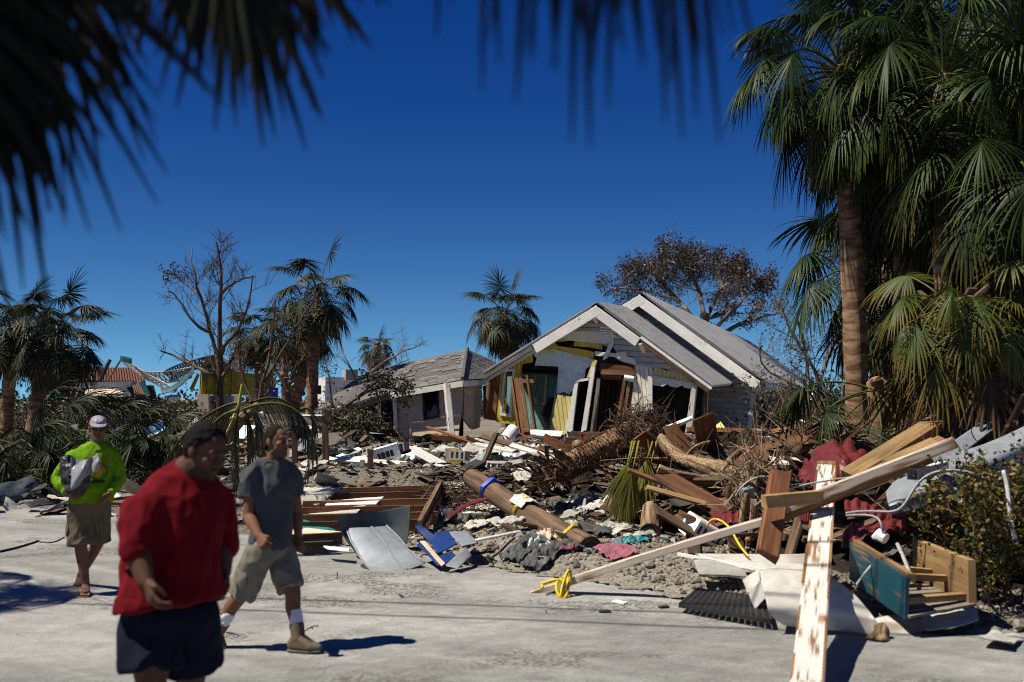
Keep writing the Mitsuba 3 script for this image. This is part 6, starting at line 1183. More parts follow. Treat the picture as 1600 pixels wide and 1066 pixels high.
BRN = [(.1, .065, .04), (.18, .11, .06), (.07, .05, .035), (.25, .17, .1), (.13, .12, .11)]; PAL2 = BRN * 2 + [(.4, .38, .35), (.3, .29, .27), (.6, .58, .55), (.2, .3, .3), (.2, .19, .18), (.03, .03, .03), (.25, .24, .22)]
litter('splinter_litter', 'splinters and scraps littering the right hand heap', 5000, in_heap(1.5, 9, 9, 18, .15), .09, BRN * 4 + [(.3, .29, .27), (.5, .48, .45), (.03, .03, .03)], .15)
litter('scrap_litter', 'scraps of paper, plaster and wood littering the yard', 2300, in_box(-1.5, 3.8, 11.5, 19), .05, PAL2, .03)
litter('rubble_litter', 'small rubble and scraps littering the ground before the houses', 2400, in_box(-6.5, 4, 18, 27), .08, PAL2 + [(.35, .34, .32)] * 2, .12)
litter('far_litter', 'broken bits littering the far left wreckage', 2600, in_box(-16, -3, 22, 48), .16, PAL2, .5)
litter('road_litter', 'small twigs and scraps on the dusty road', 170, in_box(-5, 4, 6.5, 12), .018, BRN + [(.35, .33, .3)], .0)
m = MB(); ico = trimesh.creation.icosphere(0); iv, if_ = ico.vertices, ico.faces; xy = rng.uniform([-7, 8], [5, 22], (90000, 2)); d = _slow_edge(xy[:, 0], xy[:, 1])
xy = xy[(d > -.1) & (rng.random(90000) < np.exp(-np.maximum(xy[:, 1] - 11, 0) / 5) * np.where(d > .3, 1, .4))][:11000]; n = len(xy); s_ = .016 * rng.lognormal(0, .45, n); z = _slow_ground(xy[:, 0], xy[:, 1]) + s_ * .4
v = iv[None] * rng.uniform(.6, 1.2, (n, 1, 3)) * s_[:, None, None] + np.column_stack([xy, z])[:, None]
m.add(v.reshape(-1, 3), (if_[None] + len(iv) * np.arange(n)[:, None, None]).reshape(-1, 3), None, np.repeat(np.array([.2, .18, .15]) * rng.uniform(.45, 1.5, (n, 1)), len(iv), 0))
tag(m.build('gravel', 'm_vcol', color=True), 'loose gravel and shell stones on the ground beyond the road', 'gravel', kind='stuff')
for i, (px, py, s_) in enumerate(((968, 941, .05), (945, 955, .04), (1037, 948, .035))): tag(one('paper_scrap', 'm_drywall' if i == 0 else 'm_black', lambda m: m.box(euler(G(px, py, .035), rng.uniform(0, 3), .05), 2.5 * s_, s_ * 1.6, .012)), ('pale blue scrap on the road by the long plank', 'flat dark scrap on the road near the pale blue one', 'small black stone on the road before the grate')[i], 'scrap')
# overhead wires: above the frame, their shadows cross the road
sd_ = SUN / SUN[2]
for i, (a, b) in enumerate((((330, 955), (1600, 1003)), ((0, 925), (560, 944)))):
    qa, qb = G(*a) + sd_ * 7.5, G(*b) + sd_ * 7.5; d = qb - qa
    tag(one('overhead_wire', 'm_black', lambda m: m.tube([qa - d * 3, qa, qb, qb + d * 3], .022, 5), True), ('overhead wire whose thin shadow crosses the whole road', 'overhead wire whose shadow crosses the left of the road')[i], 'wire')
# ------------------------------------------------------------------ people
_sp = trimesh.creation.icosphere(2).vertices
def S(p, r): return _sp * r + np.asarray(p)
def E(p, r, M3=np.eye(3)): return (_sp * r) @ M3.T + np.asarray(p)
def D(p, ax, r, r2=None, side=None):
    ax = nrm(ax); a = nrm(_cross(ax, [0.3, .5, .2])) if side is None else nrm(side - ax * (side @ ax)); b = _cross(ax, a); q = np.linspace(0, 2 * math.pi, 25)[:-1]
    c = np.cos(q)[:, None] * a * r + np.sin(q)[:, None] * b * (r2 or r)
    return np.vstack([np.asarray(p) + c, np.asarray(p) + c + ax * .004])
def hull(*nodes): return m3.Manifold.hull_points(np.vstack(nodes))
def chain(*nodes): return [hull(a, b) for a, b in zip(nodes[:-1], nodes[1:])]
def union(parts): return m3.Manifold.batch_boolean(parts, m3.OpType.Add)
def fleshed(man, L, it=6, lamb=.5):
    man = man.refine_to_length(L).to_mesh(); t = trimesh.Trimesh(man.vert_properties[:, :3], man.tri_verts, process=True)
    if it:
        v0 = t.vertices.copy(); trimesh.smoothing.filter_taubin(t, lamb=lamb, nu=.53, iterations=it); v1 = np.array(t.vertices); bad = np.linalg.norm(v1 - v0, axis=1) > .9 * L; v1[bad] = v0[bad]; t.vertices = v1
    return t
def folds(t, amp, freq, seed, stretch=(1, 1, .35)):
    n = t.vertex_normals; p = t.vertices * freq * np.array(stretch)
    r = 1 - 2 * np.abs(meshkit.fbm(p, 3, seed) - .5) * 2
    t.vertices = t.vertices + n * (amp * (r - .5))[:, None]; return t
def put_mesh(t, key, mat, parent, color=None, smooth=True):
    m = MB(); m.add(t.vertices, t.faces, None, color if color is not None else None); return m.build(key, mat, smooth, parent=parent, color=color is not None)
def axes(f, up=(0, 0, 1)):
    f = nrm(f); r = nrm(_cross(f, up)); u = _cross(r, f); return np.stack([r, f, u], 1)   # columns right, forward, up
def hand(w, d, palm, curl, side, s=1.0):
    """w wrist, d along the forearm, palm: direction the palm faces, side: +1 thumb towards d x palm"""
    d = nrm(d); palm = nrm(palm - d * (palm @ d)); x = _cross(d, palm) * side; out = []
    k = [w + d * .088 * s + x * (a * s) + d * (b * s) for a, b in ((.033, -.004), (.011, .003), (-.011, 0), (-.032, -.009))]
    out.append(hull(S(w, .024 * s), S(w + x * .012, .022 * s), *[S(q, .0125 * s) for q in k])); lens = ((.042, .026, .02), (.046, .03, .022), (.042, .028, .021), (.033, .021, .018))
    for j, (q, ls) in enumerate(zip(k, lens)):
        a = curl * .6 + .06 * j; p = q
        for i, l in enumerate(ls):
            e = math.cos(a) * d + math.sin(a) * palm + x * (.06 * (1.5 - j)); n = p + nrm(e) * l * s
            out.append(hull(S(p, (.0105 - .0012 * i) * s), S(n, (.0095 - .0012 * i) * s))); p = n; a += curl * (1.05 if i == 0 else .7)
    t0 = w + d * .03 * s + x * .024 * s; t1 = t0 + nrm(d * .7 + x * .75 + palm * .35) * .042 * s; t2 = t1 + nrm(d * (1.0 - .4 * curl) + x * (.2 - .5 * min(curl, 1)) + palm * (.3 + .5 * curl)) * .03 * s; t3 = t2 + nrm(d * (1. - .5 * curl) - x * .5 * min(curl, 1) + palm * (.3 + .4 * curl)) * .024 * s
    out += [hull(S(w + x * .005, .02 * s), S(t0, .016 * s), S(t1, .0125 * s)), hull(S(t1, .012 * s), S(t2, .0105 * s)), hull(S(t2, .0105 * s), S(t3, .0085 * s))]
    return out
def head_parts(c, H, s, jawy=0.0, wide=1.0):
    h = lambda x, y, z: np.asarray(c) + H @ (np.array([x * wide, y, z]) * s)
    e = lambda p, r: E(h(*p), np.array(r) * s * np.array([wide, 1, 1]), H)
    o = [hull(e((0, -.012, .03), (.073, .094, .088)), e((0, .018, -.035), (.06, .066, .07))), hull(e((0, .02, -.03), (.06, .066, .07)), S(h(0, .074, -.1), .02 * s), S(h(-.05, .005, -.072 - jawy), .02 * s), S(h(.05, .005, -.072 - jawy), .02 * s)),
         hull(S(h(0, .09, .018), .008 * s), S(h(0, .112, -.022), .0125 * s), S(h(.015, .092, -.03), .009 * s), S(h(-.015, .092, -.03), .009 * s)), hull(S(h(.04, .074, .03), .012 * s), S(h(0, .084, .027), .012 * s), S(h(-.04, .074, .03), .012 * s)),
         hull(S(h(.044, .062, -.015), .02 * s), S(h(.03, .075, -.03), .014 * s)), hull(S(h(-.044, .062, -.015), .02 * s), S(h(-.03, .075, -.03), .014 * s)),
         hull(e((0, .086, -.057), (.024, .011, .006)), e((0, .084, -.06), (.02, .01, .005))), hull(e((0, .083, -.071), (.021, .011, .007)), e((0, .082, -.072), (.02, .01, .006)))]
    for x in (-1, 1): o.append(hull(e((.078 * x, -.012, .0), (.01, .02, .03)), e((.074 * x, -.002, -.02), (.008, .012, .016))))
    m = union(o)
    for x in (-1, 1): m = m - hull(e((.031 * x, .098, .008), (.019, .016, .012)))
    return m, h
def body_colors(t, c, H, s, skin, beard=None, bz=-.045, seed=0):
    v = t.vertices; n = meshkit.fbm(v * 18, 3, seed)[:, None]; col = np.array(skin) * (.86 + .28 * n)
    q = ((v - c) @ H) / s; near = np.linalg.norm(q, axis=1) < .17
    lips = near & (q[:, 1] > .075) & (np.abs(q[:, 0]) < .024) & (q[:, 2] < -.051) & (q[:, 2] > -.08); col[lips] = col[lips] * [.92, .72, .72]
    if beard is not None:
        w = np.clip((bz - q[:, 2]) / .02, 0, 1) * np.clip((q[:, 1] + .02) / .03, 0, 1) * near * (1 - lips) * np.clip((q[:, 2] + .14) / .02, 0, 1); w = np.maximum(w, near * (q[:, 1] > .07) * (np.abs(q[:, 0]) < .03) * np.clip((-.034 - q[:, 2]) / .006, 0, 1) * (q[:, 2] > -.052))
        w = w * (.55 + .5 * meshkit.noise(v * 300, 3)); col = col * (1 - w[:, None]) + np.array(beard) * w[:, None]
    for x in (-1, 1):
        b = np.exp(-((q[:, 0] - .034 * x) / .02) ** 2 - ((q[:, 2] - .034) / .0065) ** 2) * (q[:, 1] > .06) * near; col = col * (1 - .85 * b[:, None]) + .85 * b[:, None] * np.array([.02, .014, .01])
    return col
def eyes(h, s, key, H):
    for x in (-.031, .031):
        e = E(h(x, .074, .008), np.array([.0115, .0115, .007]) * s, H); m = MB(); m.add(e, trimesh.creation.icosphere(2).faces, None, (.2, .18, .165)); k = m.build('eye', 'm_vgloss', True, parent=key, color=True)
        q = E(h(x * 1.05, .0855, .007), np.array([.0055, .003, .005]) * s, H); m = MB(); m.add(q, trimesh.creation.icosphere(2).faces, None, (.02, .012, .008)); m.build('iris', 'm_vgloss', True, parent=k, color=True)
def hair_cap(c, H, s, grow, key, col, front=.062, back=-.05, amp=.006, freq=60, wide=1.0, yb=-.032, seed=1):
    h = lambda x, y, z: np.asarray(c) + H @ (np.array([x * wide, y, z]) * s)
    m = hull(E(h(0, yb, .034), (np.array([.0745 * wide, .086, .087]) + grow) * s, H), E(h(0, -.036, -.02), (np.array([.07 * wide, .066, .06]) + grow) * s, H))
    n = nrm(H @ np.array([0, -(front - back), .17])); m = m.trim_by_plane(n, float(n @ h(0, .08, front)))
    cut = [hull(S(h(x, .062, -.03), .03 * s), S(h(x, .06, .035), .022 * s), S(h(x * 1.3, .004, -.035), .024 * s)) for x in (-.084, .084)]
    for q in cut: m = m - q
    t = fleshed(m, .007, 2); t.vertices = t.vertices + t.vertex_normals * (amp * (meshkit.fbm(t.vertices * freq, 3, seed) - .45) * 2)[:, None]
    cc = np.array(col)[None] * (.6 + .8 * meshkit.noise(t.vertices * 150, 2)[:, None]); put_mesh(t, 'hair', 'm_cloth', key, cc); return h
def leg_nodes(hip, knee, ank, fwd, k=1.0):
    c1 = knee * .7 + ank * .3 - nrm(fwd) * .018; return [S(hip, .098 * k), S(hip * .5 + knee * .5, .083 * k), S(knee, .058 * k), S(c1, .057 * k), S(knee * .25 + ank * .75, .042 * k), S(ank, .037 * k)]
def foot(ank, fwd, up=(0, 0, 1), L=.19, toes=False, s=1.0):
    f = nrm(fwd); u = nrm(np.asarray(up) - f * (np.asarray(up) @ f)); r = _cross(f, u); heel = ank - u * .055 * s - f * .045 * s; ball = heel + f * (L * .78) * s - u * .012 * s
    o = [hull(S(ank, .038 * s), S(heel, .034 * s)), hull(S(ank, .036 * s), S(heel, .032 * s), S(ball + r * .022 * s, .021 * s), S(ball - r * .025 * s, .02 * s))]
    if toes:
        for i, (a, l, q) in enumerate(((-.03, .055, .0125), (-.012, .05, .0095), (.004, .046, .009), (.019, .04, .0085), (.032, .032, .008))): o.append(hull(S(ball + r * a * s, q * 1.2 * s), S(ball + r * a * 1.15 * s + f * l * s - u * .006 * s, q * s)))
    else: o.append(hull(S(ball + r * .02 * s, .022 * s), S(ball - r * .022 * s, .021 * s), S(ball + f * .05 * s, .024 * s)))
    return o, heel, ball, f, u, r
def boot(key, ank, fwd, up, shin, s=1.0):
    o, heel, ball, f, u, r = foot(ank, fwd, up, .2, s=s); 
    up_ = hull(S(heel + u * .01, .042 * s), S(ank + u * .01, .048 * s)), hull(S(ank, .05 * s), D(ank + nrm(shin) * .1 * s, shin, .056 * s)), hull(S(heel + u * .004, .042 * s), S(ank, .046 * s), S(ball + r * .024 * s + u * .012, .032 * s), S(ball - r * .026 * s + u * .012, .032 * s)), hull(S(ball + r * .022 * s + u * .012, .034 * s), S(ball - r * .024 * s + u * .012, .034 * s), S(ball + f * .055 * s + u * .006, .032 * s))
    t = fleshed(union(list(up_)), .012, 4); v = t.vertices; q = ((v - ball) @ f) / s
    c = np.where((q > .012)[:, None], np.array([.11, .1, .08]), np.array([.12, .088, .06])) * (.75 + .5 * meshkit.fbm(v * 35, 3, 2)[:, None])
    m = MB(); m.add(t.vertices, t.faces, None, c); kb = m.build('boot', 'm_vcol', True, parent=key, color=True)
    sole = hull(E(heel - u * .036 * s, np.array([.045, .045, .014]) * s, np.stack([r, f, u], 1)), E(ball - u * .02 * s, np.array([.052, .05, .014]) * s, np.stack([r, f, u], 1)), E(ball + f * .05 * s - u * .016 * s, np.array([.042, .042, .013]) * s, np.stack([r, f, u], 1)))
    ts = fleshed(sole, .02, 2); m = MB(); m.add(ts.vertices, ts.faces, None, np.array([.085, .075, .055]) * (.7 + .6 * meshkit.noise(ts.vertices * 60, 1)[:, None])); m.build('sole', 'm_vcol', True, parent=kb, color=True)
    m = MB()
    for i in range(5):
        p = ank * (1 - i / 5) + ball * (i / 5) + u * (.05 - .004 * i) * s + f * .02 * s * (1 - i / 5); m.tube([p - r * .028 * s, p + f * .012 + u * .008, p + r * .028 * s], .0045, 4, c=(.03, .025, .02))
    p = ank + f * .055 * s + u * .055 * s
    for a in (.5, -.4): m.tube(smooth_path([p, p + f * .05 + r * a * .05 + u * .03, p + f * .09 + r * a * .1 + u * .035], 7), .004, 4, c=(.03, .025, .02))
    m.build('laces', 'm_vcol', True, parent=kb, color=True); return kb
def cut_below(m, p, n): n = nrm(n); return m.trim_by_plane(n.tolist(), float(n @ p))
def cloth_col(t, c, seed, var=.16): return np.array(c)[None] * (1 - var + 2 * var * meshkit.fbm(t.vertices * 9, 3, seed)[:, None]) * (.96 + .08 * meshkit.noise(t.vertices * 160, seed)[:, None])
def fY(px, py): return G(px, py)[1]
def collar(ks, c, ax, r, col):
    q = D(c, ax, r)[:24]; m = MB(); m.tube(np.vstack([q, q[:1]]), .009, 6, cap=False, c=col); m.build('collar', 'm_cloth', True, parent=ks, color=True)
# ---- man in grey
K = thing('person', 'man in grey t-shirt, khaki shorts and work boots striding to the right', 'person')
Y0 = fY(478, 1024); Q = lambda x, y, dy=0: P(x, y, Y0 + dy)
f = nrm(np.array([.86, -.5, 0])); B3 = axes(f)
hc, Hd = Q(433, 690, .1), axes([.86, -.5, .02]); s = 1.02
sR, sL = Q(392, 745, -.02), Q(455, 744, .25); eR, wR = Q(388, 806, -.06), Q(405, 838, -.2); eL, wL = Q(464, 800, .32), Q(466, 836, .28)
hR, hL = Q(408, 862, .02), Q(437, 862, .2); kR, kL = Q(376, 930, .1), Q(458, 928, .08); aR, aL = Q(338, 990, .15), Q(466, 997, .0)
chest, belly, pelv, nk = Q(424, 772, .1), Q(424, 820, .1), Q(421, 856, .1), Q(427, 727, .12)
hm, hh = head_parts(hc, Hd, s, .004)
parts = [hm] + chain(S(hc - Hd @ [0, .012, .06], .06), S(nk, .066)) + [hull(S(nk, .058), S(sR, .045), S(sL, .045), E(chest, (.145, .1, .13), B3)), hull(E(chest, (.155, .1, .13), B3), E(belly, (.14, .1, .12), B3)), hull(E(belly, (.14, .1, .12), B3), E(pelv, (.16, .115, .1), B3))]
for a, b, c in ((sR, eR, wR), (sL, eL, wL)): parts += chain(S(a, .046), S(a * .5 + b * .5, .05), S(b, .043), S(b * .65 + c * .35, .045), S(c, .029))
parts += hand(wR, wR - eR + np.array([.02, -.02, -.03]), np.array([-.3, .6, .1]) + B3[:, 0] * -.8, 1.5, 1, .98) + hand(wL, wL - eL, -B3[:, 0] * -1 * -1 + f * -.2, 1.1, -1, .98)
parts += chain(E(pelv, (.15, .11, .09), B3), *leg_nodes(hR, kR, aR, f)) + chain(E(pelv, (.15, .11, .09), B3), *leg_nodes(hL, kL, aL, f))
t = fleshed(union(parts), .011, 5); put_mesh(t, 'body', 'm_vcol', K, body_colors(t, hc, Hd, s, (.165, .072, .04), (.06, .045, .04), -.05, 3))
eyes(hh, s, K, Hd); hair_cap(hc, Hd, s, .007, K, (.012, .011, .01), .092, -.08, .006, 45, yb=-.022)
sh = [hull(D(nk + [0, 0, .03], [.1, 0, 1], .082), S(nk, .09), S(sR, .076), S(sL, .076), E(chest, (.195, .135, .14), B3)), hull(E(chest, (.19, .13, .15), B3), E(belly, (.165, .13, .13), B3)), hull(E(belly, (.165, .13, .12), B3), E(pelv - [0, 0, .03], (.178, .135, .1), B3))]
for a, b in ((sR, eR), (sL, eL)): sh += chain(S(a, .075), D(a + (b - a) * .52, b - a, .078))
sm = cut_below(union(sh), Q(420, 856, .1), [0, 0, 1]); t = folds(fleshed(sm, .012, 5), .03, 8, 5); ks = put_mesh(t, 'shirt', 'm_cloth', K, cloth_col(t, (.058, .062, .07), 7)); collar(ks, nk + [0, 0, .03], [.1, 0, 1], .078, (.045, .048, .055))
def short_leg(h_, k_, e_, r0, r1, up): return hull(E(pelv, (.16, .125, .08), B3), S(h_, r0)), hull(S(h_, r0), D(h_ + (k_ - h_) * e_, k_ - h_, r1))
so = [hull(E(pelv + [0, 0, .06], (.165, .125, .05), B3), E(pelv, (.175, .132, .1), B3))] + list(short_leg(hR, kR, .97, .112, .108, 0)) + list(short_leg(hL, kL, .86, .11, .108, 0))
t = folds(fleshed(union(so), .012, 4), .024, 8, 9, (1, 1, .5)); put_mesh(t, 'shorts', 'm_cloth', K, cloth_col(t, (.17, .155, .128), 4))
pk = hR + (kR - hR) * .6; pm = hull(E(pk - B3[:, 1] * .0 + B3[:, 0] * .09, (.02, .075, .085), B3)); t = folds(fleshed(pm, .012, 2), .012, 12, 2); put_mesh(t, 'pocket', 'm_cloth', K, cloth_col(t, (.18, .165, .135), 3))
boot(K, aL + [0, 0, .0], nrm(np.array([.95, -.28, .0])), (0, 0, 1), kL - aL); boot(K, aR, nrm(np.array([.8, -.25, -.62])), nrm(np.array([.55, 0, .8])), kR - aR)
for a, k_ in ((aL, kL), (aR, kR)):
    d = nrm(k_ - a); t = folds(fleshed(union(chain(D(a + d * .05, d, .048), D(a + d * .2, d, .049))), .012, 2), .008, 30, 3, (.4, .4, 1)); put_mesh(t, 'sock', 'm_cloth', K, cloth_col(t, (.62, .6, .63), 1))
# ---- man in red
K = thing('person', 'big man in red long sleeved top and navy shorts looking down, nearest the camera', 'person')
Y1 = 5.05; Q = lambda x, y, dy=0: P(x, y, Y1 + dy)
f = nrm(np.array([.74, -.67, 0])); B3 = axes(f); s = 1.04
hc, Hd = Q(324, 705, -.06), axes([.78, -.5, -.42])
sR, sL = Q(222, 792, -.14), Q(333, 786, .16); eR, wR = Q(212, 858, -.22), Q(229, 908, -.3); eL, wL = Q(346, 852, .22), Q(350, 895, .14)
chest, belly, low, pelv, nk = Q(278, 800), Q(272, 872, -.02), Q(268, 930, -.02), Q(268, 962), Q(291, 742, .02)
hR, hL = Q(238, 985, -.06), Q(300, 985, .1); kR, kL = Q(236, 1066, -.12), Q(298, 1062, .16); aR, aL = Q(200, 1185, .02), Q(280, 1200, .1)
hm, hh = head_parts(hc, Hd, s, .01, 1.06)
parts = [hm] + chain(S(hc - Hd @ [0, .02, .06], .078), S(nk, .088)) + [hull(S(nk, .075), S(sR, .06), S(sL, .06), E(chest, (.18, .14, .14), B3)), hull(E(chest, (.19, .14, .14), B3), E(belly, (.2, .17, .14), B3)), hull(E(belly, (.2, .17, .14), B3), E(pelv, (.2, .17, .12), B3))]
for a, b, c in ((sR, eR, wR), (sL, eL, wL)): parts += chain(S(a, .065), S(a * .5 + b * .5, .066), S(b, .056), S(b * .65 + c * .35, .058), S(c, .036))
parts += hand(wR, wR - eR + np.array([.01, 0, -.05]), -B3[:, 0] + f * .3, .62, 1, 1.06) + hand(wL, wL - eL + np.array([0, 0, -.03]), B3[:, 0] - f * .2, .75, -1, 1.06)
parts += chain(E(pelv, (.2, .17, .1), B3), *leg_nodes(hR, kR, aR, f, 1.22)) + chain(E(pelv, (.2, .17, .1), B3), *leg_nodes(hL, kL, aL, f, 1.22))
for a in (aR, aL): parts += foot(a, f, s=1.08)[0]
t = fleshed(union(parts), .011, 5); put_mesh(t, 'body', 'm_vcol', K, body_colors(t, hc, Hd, s, (.085, .036, .02), (.012, .018, .014), -.045, 5))
eyes(hh, s, K, Hd); hair_cap(hc, Hd, s, .014, K, (.007, .0065, .0065), .112, -.08, .012, 42, 1.05)
sh = [hull(D(nk + [0, 0, .018], [.25, -.2, 1], .098), S(nk - [0, 0, .02], .1), S(sR, .092), S(sL, .092), E(chest, (.218, .175, .15), B3)), hull(E(chest, (.218, .175, .15), B3), E(belly, (.245, .22, .15), B3)), hull(E(belly, (.245, .22, .15), B3), E(low, (.255, .225, .1), B3)), hull(E(low, (.262, .22, .08), B3), D(Q(262, 955), [.02, 0, 1], .27, .225, B3[:, 0]))]
for a, b, c in ((sR, eR, wR), (sL, eL, wL)): sh += chain(S(a, .094), S(a * .45 + b * .55, .087), S(b, .077), D(b + (c - b) * .26, c - b, .066))
sm = cut_below(union(sh), Q(266, 937), [-.12, 0, 1]); t = folds(fleshed(sm, .013, 6), .036, 6, 15, (1, 1, .45)); ks = put_mesh(t, 'shirt', 'm_cloth', K, cloth_col(t, (.115, .002, .007), 17, .1)); collar(ks, nk + [0, 0, .016], [.25, -.2, 1], .094, (.1, .002, .007))
so = [hull(E(pelv + [0, 0, .04], (.225, .19, .06), B3), E(pelv, (.235, .2, .1), B3)), hull(E(pelv, (.235, .2, .08), B3), S(hR, .14)), hull(E(pelv, (.235, .2, .08), B3), S(hL, .14)), hull(S(hR, .15), D(hR + (kR - hR) * .73, kR - hR, .142)), hull(S(hL, .15), D(hL + (kL - hL) * .67, kL - hL, .15))]
t = folds(fleshed(union(so), .013, 5), .035, 6, 19, (1, 1, .4)); put_mesh(t, 'shorts', 'm_cloth', K, cloth_col(t, (.005, .007, .018), 14))
for a in (aR, aL):
    o, heel, ball, ff, u, r = foot(a, f, s=1.1); t = fleshed(hull(E(heel - u * .036, (.045, .045, .012), np.stack([r, ff, u], 1)), E(ball - u * .022 + ff * .03, (.052, .06, .012), np.stack([r, ff, u], 1))), .02, 1); put_mesh(t, 'sandal', 'm_vcol', K, np.full((len(t.vertices), 3), .03))
# ---- man in lime
K = thing('person', 'man in lime green long sleeved top, grey cap and khaki shorts walking forward', 'person')
Y2 = fY(136, 932) + .05; Q = lambda x, y, dy=0: P(x, y, Y2 + dy)
f = nrm(np.array([.36, -.93, 0])); B3 = axes(f); s = 1.0
hc, Hd = Q(153, 670), axes([.42, -.9, -.05])
sR, sL = Q(112, 717, -.05), Q(178, 716, .05); eR, wR = Q(90, 748, -.02), Q(106, 771, -.22); eL, wL = Q(188, 748, .08), Q(171, 772, -.1)
chest, belly, pelv, nk = Q(146, 730), Q(143, 762, -.02), Q(140, 787), Q(150, 700, .02)
hR, hL = Q(125, 796, -.02), Q(153, 796, .06); kR, kL = Q(126, 852, -.08), Q(153, 848, .12); aR, aL = Q(134, 914, -.06), Q(126, 900, .45)
hm, hh = head_parts(hc, Hd, s, .0)
parts = [hm] + chain(S(hc - Hd @ [0, .012, .06], .062), S(nk, .07)) + [hull(S(nk, .058), S(sR, .045), S(sL, .045), E(chest, (.145, .095, .12), B3)), hull(E(chest, (.155, .105, .12), B3), E(belly, (.155, .12, .12), B3)), hull(E(belly, (.155, .12, .12), B3), E(pelv, (.165, .125, .09), B3))]
for a, b, c in ((sR, eR, wR), (sL, eL, wL)): parts += chain(S(a, .046), S(a * .5 + b * .5, .046), S(b, .04), S(b * .65 + c * .35, .045), S(c, .03))
parts += hand(wR, wR - eR + np.array([.06, -.02, .02]), np.array([.3, .75, .5]), .8, 1, .98) + hand(wL, wL - eL + np.array([-.02, 0, -.04]), -B3[:, 0] * -1, .5, -1, .98)
parts += chain(E(pelv, (.16, .12, .09), B3), *leg_nodes(hR, kR, aR, f)) + chain(E(pelv, (.16, .12, .09), B3), *leg_nodes(hL, kL, aL, f))
ftR, ftL = foot(aR, nrm(np.array([.35, -.92, 0])), toes=True), foot(aL, nrm(np.array([.1, -.9, -.25])), (0, -.25, .95), toes=True); parts += ftR[0] + ftL[0]
t = fleshed(union(parts), .011, 5); put_mesh(t, 'body', 'm_vcol', K, body_colors(t, hc, Hd, s, (.17, .076, .043), (.1, .085, .075), -.062, 8))
sh = [hull(D(nk + [0, 0, .035], [.05, -.15, 1], .086), S(nk, .095), S(sR, .07), S(sL, .07), E(chest, (.205, .148, .13), B3)), hull(E(chest, (.2, .14, .14), B3), E(belly, (.2, .165, .12), B3)), hull(E(belly, (.2, .165, .12), B3), D(Q(142, 784), [0, 0, 1], .205, .165, B3[:, 0]))]
for a, b, c in ((sR, eR, wR), (sL, eL, wL)): sh += chain(S(a, .07), S(a * .5 + b * .5, .064), S(b, .058), S(b * .5 + c * .5, .054), D(b + (c - b) * .95, c - b, .042))
t = folds(fleshed(union(sh), .012, 5), .022, 9, 25, (1, 1, .6)); v = t.vertices; lc = cloth_col(t, (.13, .27, .005), 27, .08)
loc = (v - chest) @ B3; r_ = np.hypot(loc[:, 0] + .05, loc[:, 2] + .035); fr = loc[:, 1] > .03
lc[fr & (r_ < .085) & (r_ > .066)] = (.06, .1, .05); lc[fr & (r_ < .066) & (loc[:, 2] > -.03)] = (.5, .14, .02); lc[fr & (r_ < .052) & (loc[:, 2] < -.02) & (np.abs(loc[:, 0] + .05) < .03)] = (.5, .3, .02); lc[fr & (np.abs(loc[:, 2] + .13) < .014) & (np.abs(loc[:, 0] + .05) < .06)] = (.02, .03, .02)
for u0 in (-.14, .03): lc[fr & (np.abs(loc[:, 2] - .055) < .012) & (np.abs(loc[:, 0] - u0 - .025) < .045) & (meshkit.noise(v * 90, 3) > .45)] = (.35, .12, .03)
ks = put_mesh(t, 'shirt', 'm_cloth', K, lc); collar(ks, nk + [0, 0, .034], [.05, -.15, 1], .082, (.1, .21, .005))
so = [hull(E(pelv + [0, 0, .05], (.18, .145, .05), B3), E(pelv, (.185, .15, .09), B3)), hull(E(pelv, (.185, .15, .07), B3), S(hR, .115)), hull(E(pelv, (.185, .15, .07), B3), S(hL, .115)), hull(S(hR, .115), D(hR + (kR - hR) * .98, kR - hR, .118)), hull(S(hL, .115), D(hL + (kL - hL) * .92, kL - hL, .115))]
t = folds(fleshed(union(so), .012, 4), .024, 9, 29, (1, 1, .5)); put_mesh(t, 'shorts', 'm_cloth', K, cloth_col(t, (.125, .098, .064), 24))
pm = hull(E(hR + (kR - hR) * .55 + B3[:, 0] * .11, (.02, .08, .08), B3)); t = folds(fleshed(pm, .012, 2), .012, 12, 2); put_mesh(t, 'pocket', 'm_cloth', K, cloth_col(t, (.135, .108, .07), 3))
for ft_ in (ftR, ftL):
    o, heel, ball, ff, u, r = ft_; M3 = np.stack([r, ff, u], 1); t = fleshed(hull(E(heel - u * .036 - ff * .01, (.042, .045, .01), M3), E(ball - u * .024 + ff * .03, (.05, .05, .01), M3)), .02, 1); k_ = put_mesh(t, 'sandal', 'm_vcol', K, np.array([.1, .075, .05]) * (.7 + .6 * meshkit.noise(t.vertices * 50, 2)[:, None]))
    m = MB(); tp_ = ball + ff * .02 + u * .018; m.tube(smooth_path([ball + r * .05 - u * .02 - ff * .02, ball + r * .03 + u * .018 - ff * .005, tp_ - r * .01, ball - r * .03 + u * .018 - ff * .01, ball - r * .055 - u * .02 - ff * .03], 14), .011, 6, c=(.09, .06, .04)); m.build('strap', 'm_vcol', True, parent=k_, color=True)
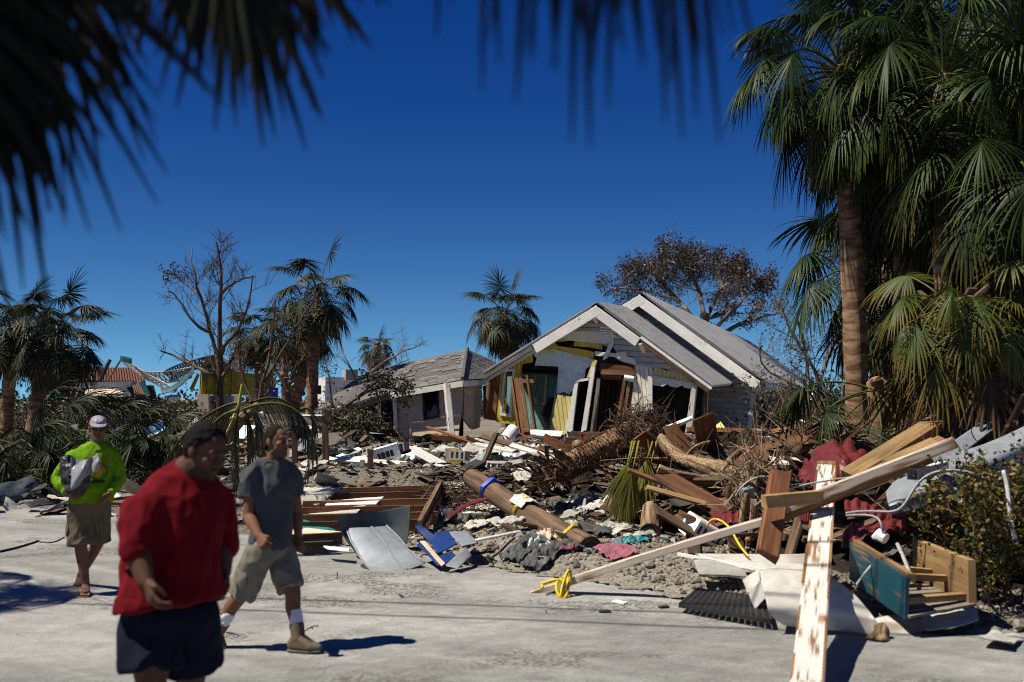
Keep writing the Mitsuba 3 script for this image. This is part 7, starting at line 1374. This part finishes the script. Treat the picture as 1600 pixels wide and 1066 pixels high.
# cap, sunglasses
cp = hull(E(hh(0, -.014, .05), (.082, .1, .08), Hd), E(hh(0, -.012, .035), (.082, .103, .07), Hd)); n = Hd @ nrm(np.array([0, -.18, 1.])); cp = cp.trim_by_plane(n.tolist(), float(n @ hh(0, .08, .05)))
t = fleshed(cp, .01, 2); q = (t.vertices - hc) @ Hd; cc = np.where((q[:, 1] < .02)[:, None] & (q[:, 2] < .1)[:, None], np.array([.34, .02, .05]), np.array([.27, .27, .31])) * (.9 + .2 * meshkit.noise(t.vertices * 90, 4)[:, None]); kc = put_mesh(t, 'cap', 'm_cloth', K, cc)
m = MB(); m.sheet(np.array([[hh(.078 * math.sin(a) * (1 - .1 * v), .07 + .0 * v + (.03 + .085 * math.cos(a)) * v + .03 * math.cos(a) * (1 - v), .056 - .028 * v * math.cos(a) - .012 * math.sin(a) ** 2 * v) for v in np.linspace(0, 1, 6)] for a in np.linspace(-1.35, 1.35, 15)]), .005, c=(.26, .26, .3)); m.build('brim', 'm_cloth', True, parent=kc, color=True)
m = MB(); m.sheet(np.array([[hh(x, .092 - 2.5 * x * x + .004 - (z - .09) * .9, z) for z in (.075, .09, .105)] for x in np.linspace(-.036, .036, 7)]), .004, c=(.55, .55, .6)); kp = m.build('badge', 'm_cloth', True, parent=kc, color=True)
for x0, sg in ((-.026, 1), (-.008, 0), (.01, 1)):
    m = MB(); pts_ = [(x0 + .012, .1), (x0, .1), (x0, .082), (x0 + .012, .082)] if sg else [(x0, .1), (x0 + .012, .1), (x0 + .006, .1), (x0 + .006, .082)]
    m.tube([hh(x, .092 - 2.5 * x * x + .0085 - (z - .09) * .9, z) for x, z in pts_], .002, 4, c=(.12, .1, .3)); m.build('letter', 'm_vcol', parent=kp, color=True)
for x in (-.033, .033):
    t = fleshed(hull(E(hh(x, .09, .01), (.028, .008, .019), Hd)), .01, 1); k2 = put_mesh(t, 'sunglass_lens', 'm_vgloss', K, np.full((len(t.vertices), 3), .008))
m = MB(); m.tube([hh(-.08, -.01, .014), hh(-.068, .07, .016), hh(-.03, .098, .02), hh(.03, .098, .02), hh(.068, .07, .016), hh(.08, -.01, .014)], .004, 5, c=(.01, .01, .01)); m.build('sunglass_frame', 'm_vgloss', True, parent=K, color=True)
t = hair_cap(hc, Hd, s, .004, K, (.12, .1, .09), .02, -.055, .003)
# the grey bundle under his arm
BG = thing('grey_bundle', 'folded grey plastic sheet and dark bag carried under the lime shirted arm', 'bundle')
t = fleshed(hull(S(Q(104, 722, -.2), .06), S(Q(118, 766, -.24), .06), S(Q(128, 752, -.3), .075), S(Q(100, 735, -.16), .05)), .015, 3); t = folds(t, .05, 9, 41, (1, 1, 1)); put_mesh(t, 'dark_bag', 'm_vgloss', BG, cloth_col(t, (.03, .032, .04), 2))
g = np.array([[Q(112 + 42 * u + 6 * v * math.sin(3 * u), 714 + 46 * v * (1 - .45 * u) + 6 * math.sin(4 * u + 2 * v), -.3 - .12 * math.sin(2.6 * v) * (1 - .4 * u) + .06 * math.sin(9 * u + 4 * v)) for v in np.linspace(0, 1, 16)] for u in np.linspace(0, 1, 16)])
g += .03 * (meshkit.fbm(g * 12, 3, 4)[..., None] - .5) * [0, 1.5, 1]; m = MB(); m.sheet(g, .012, c=(.22, .22, .26)); m.build('folded_sheet', 'm_vgloss', True, parent=BG, color=True)
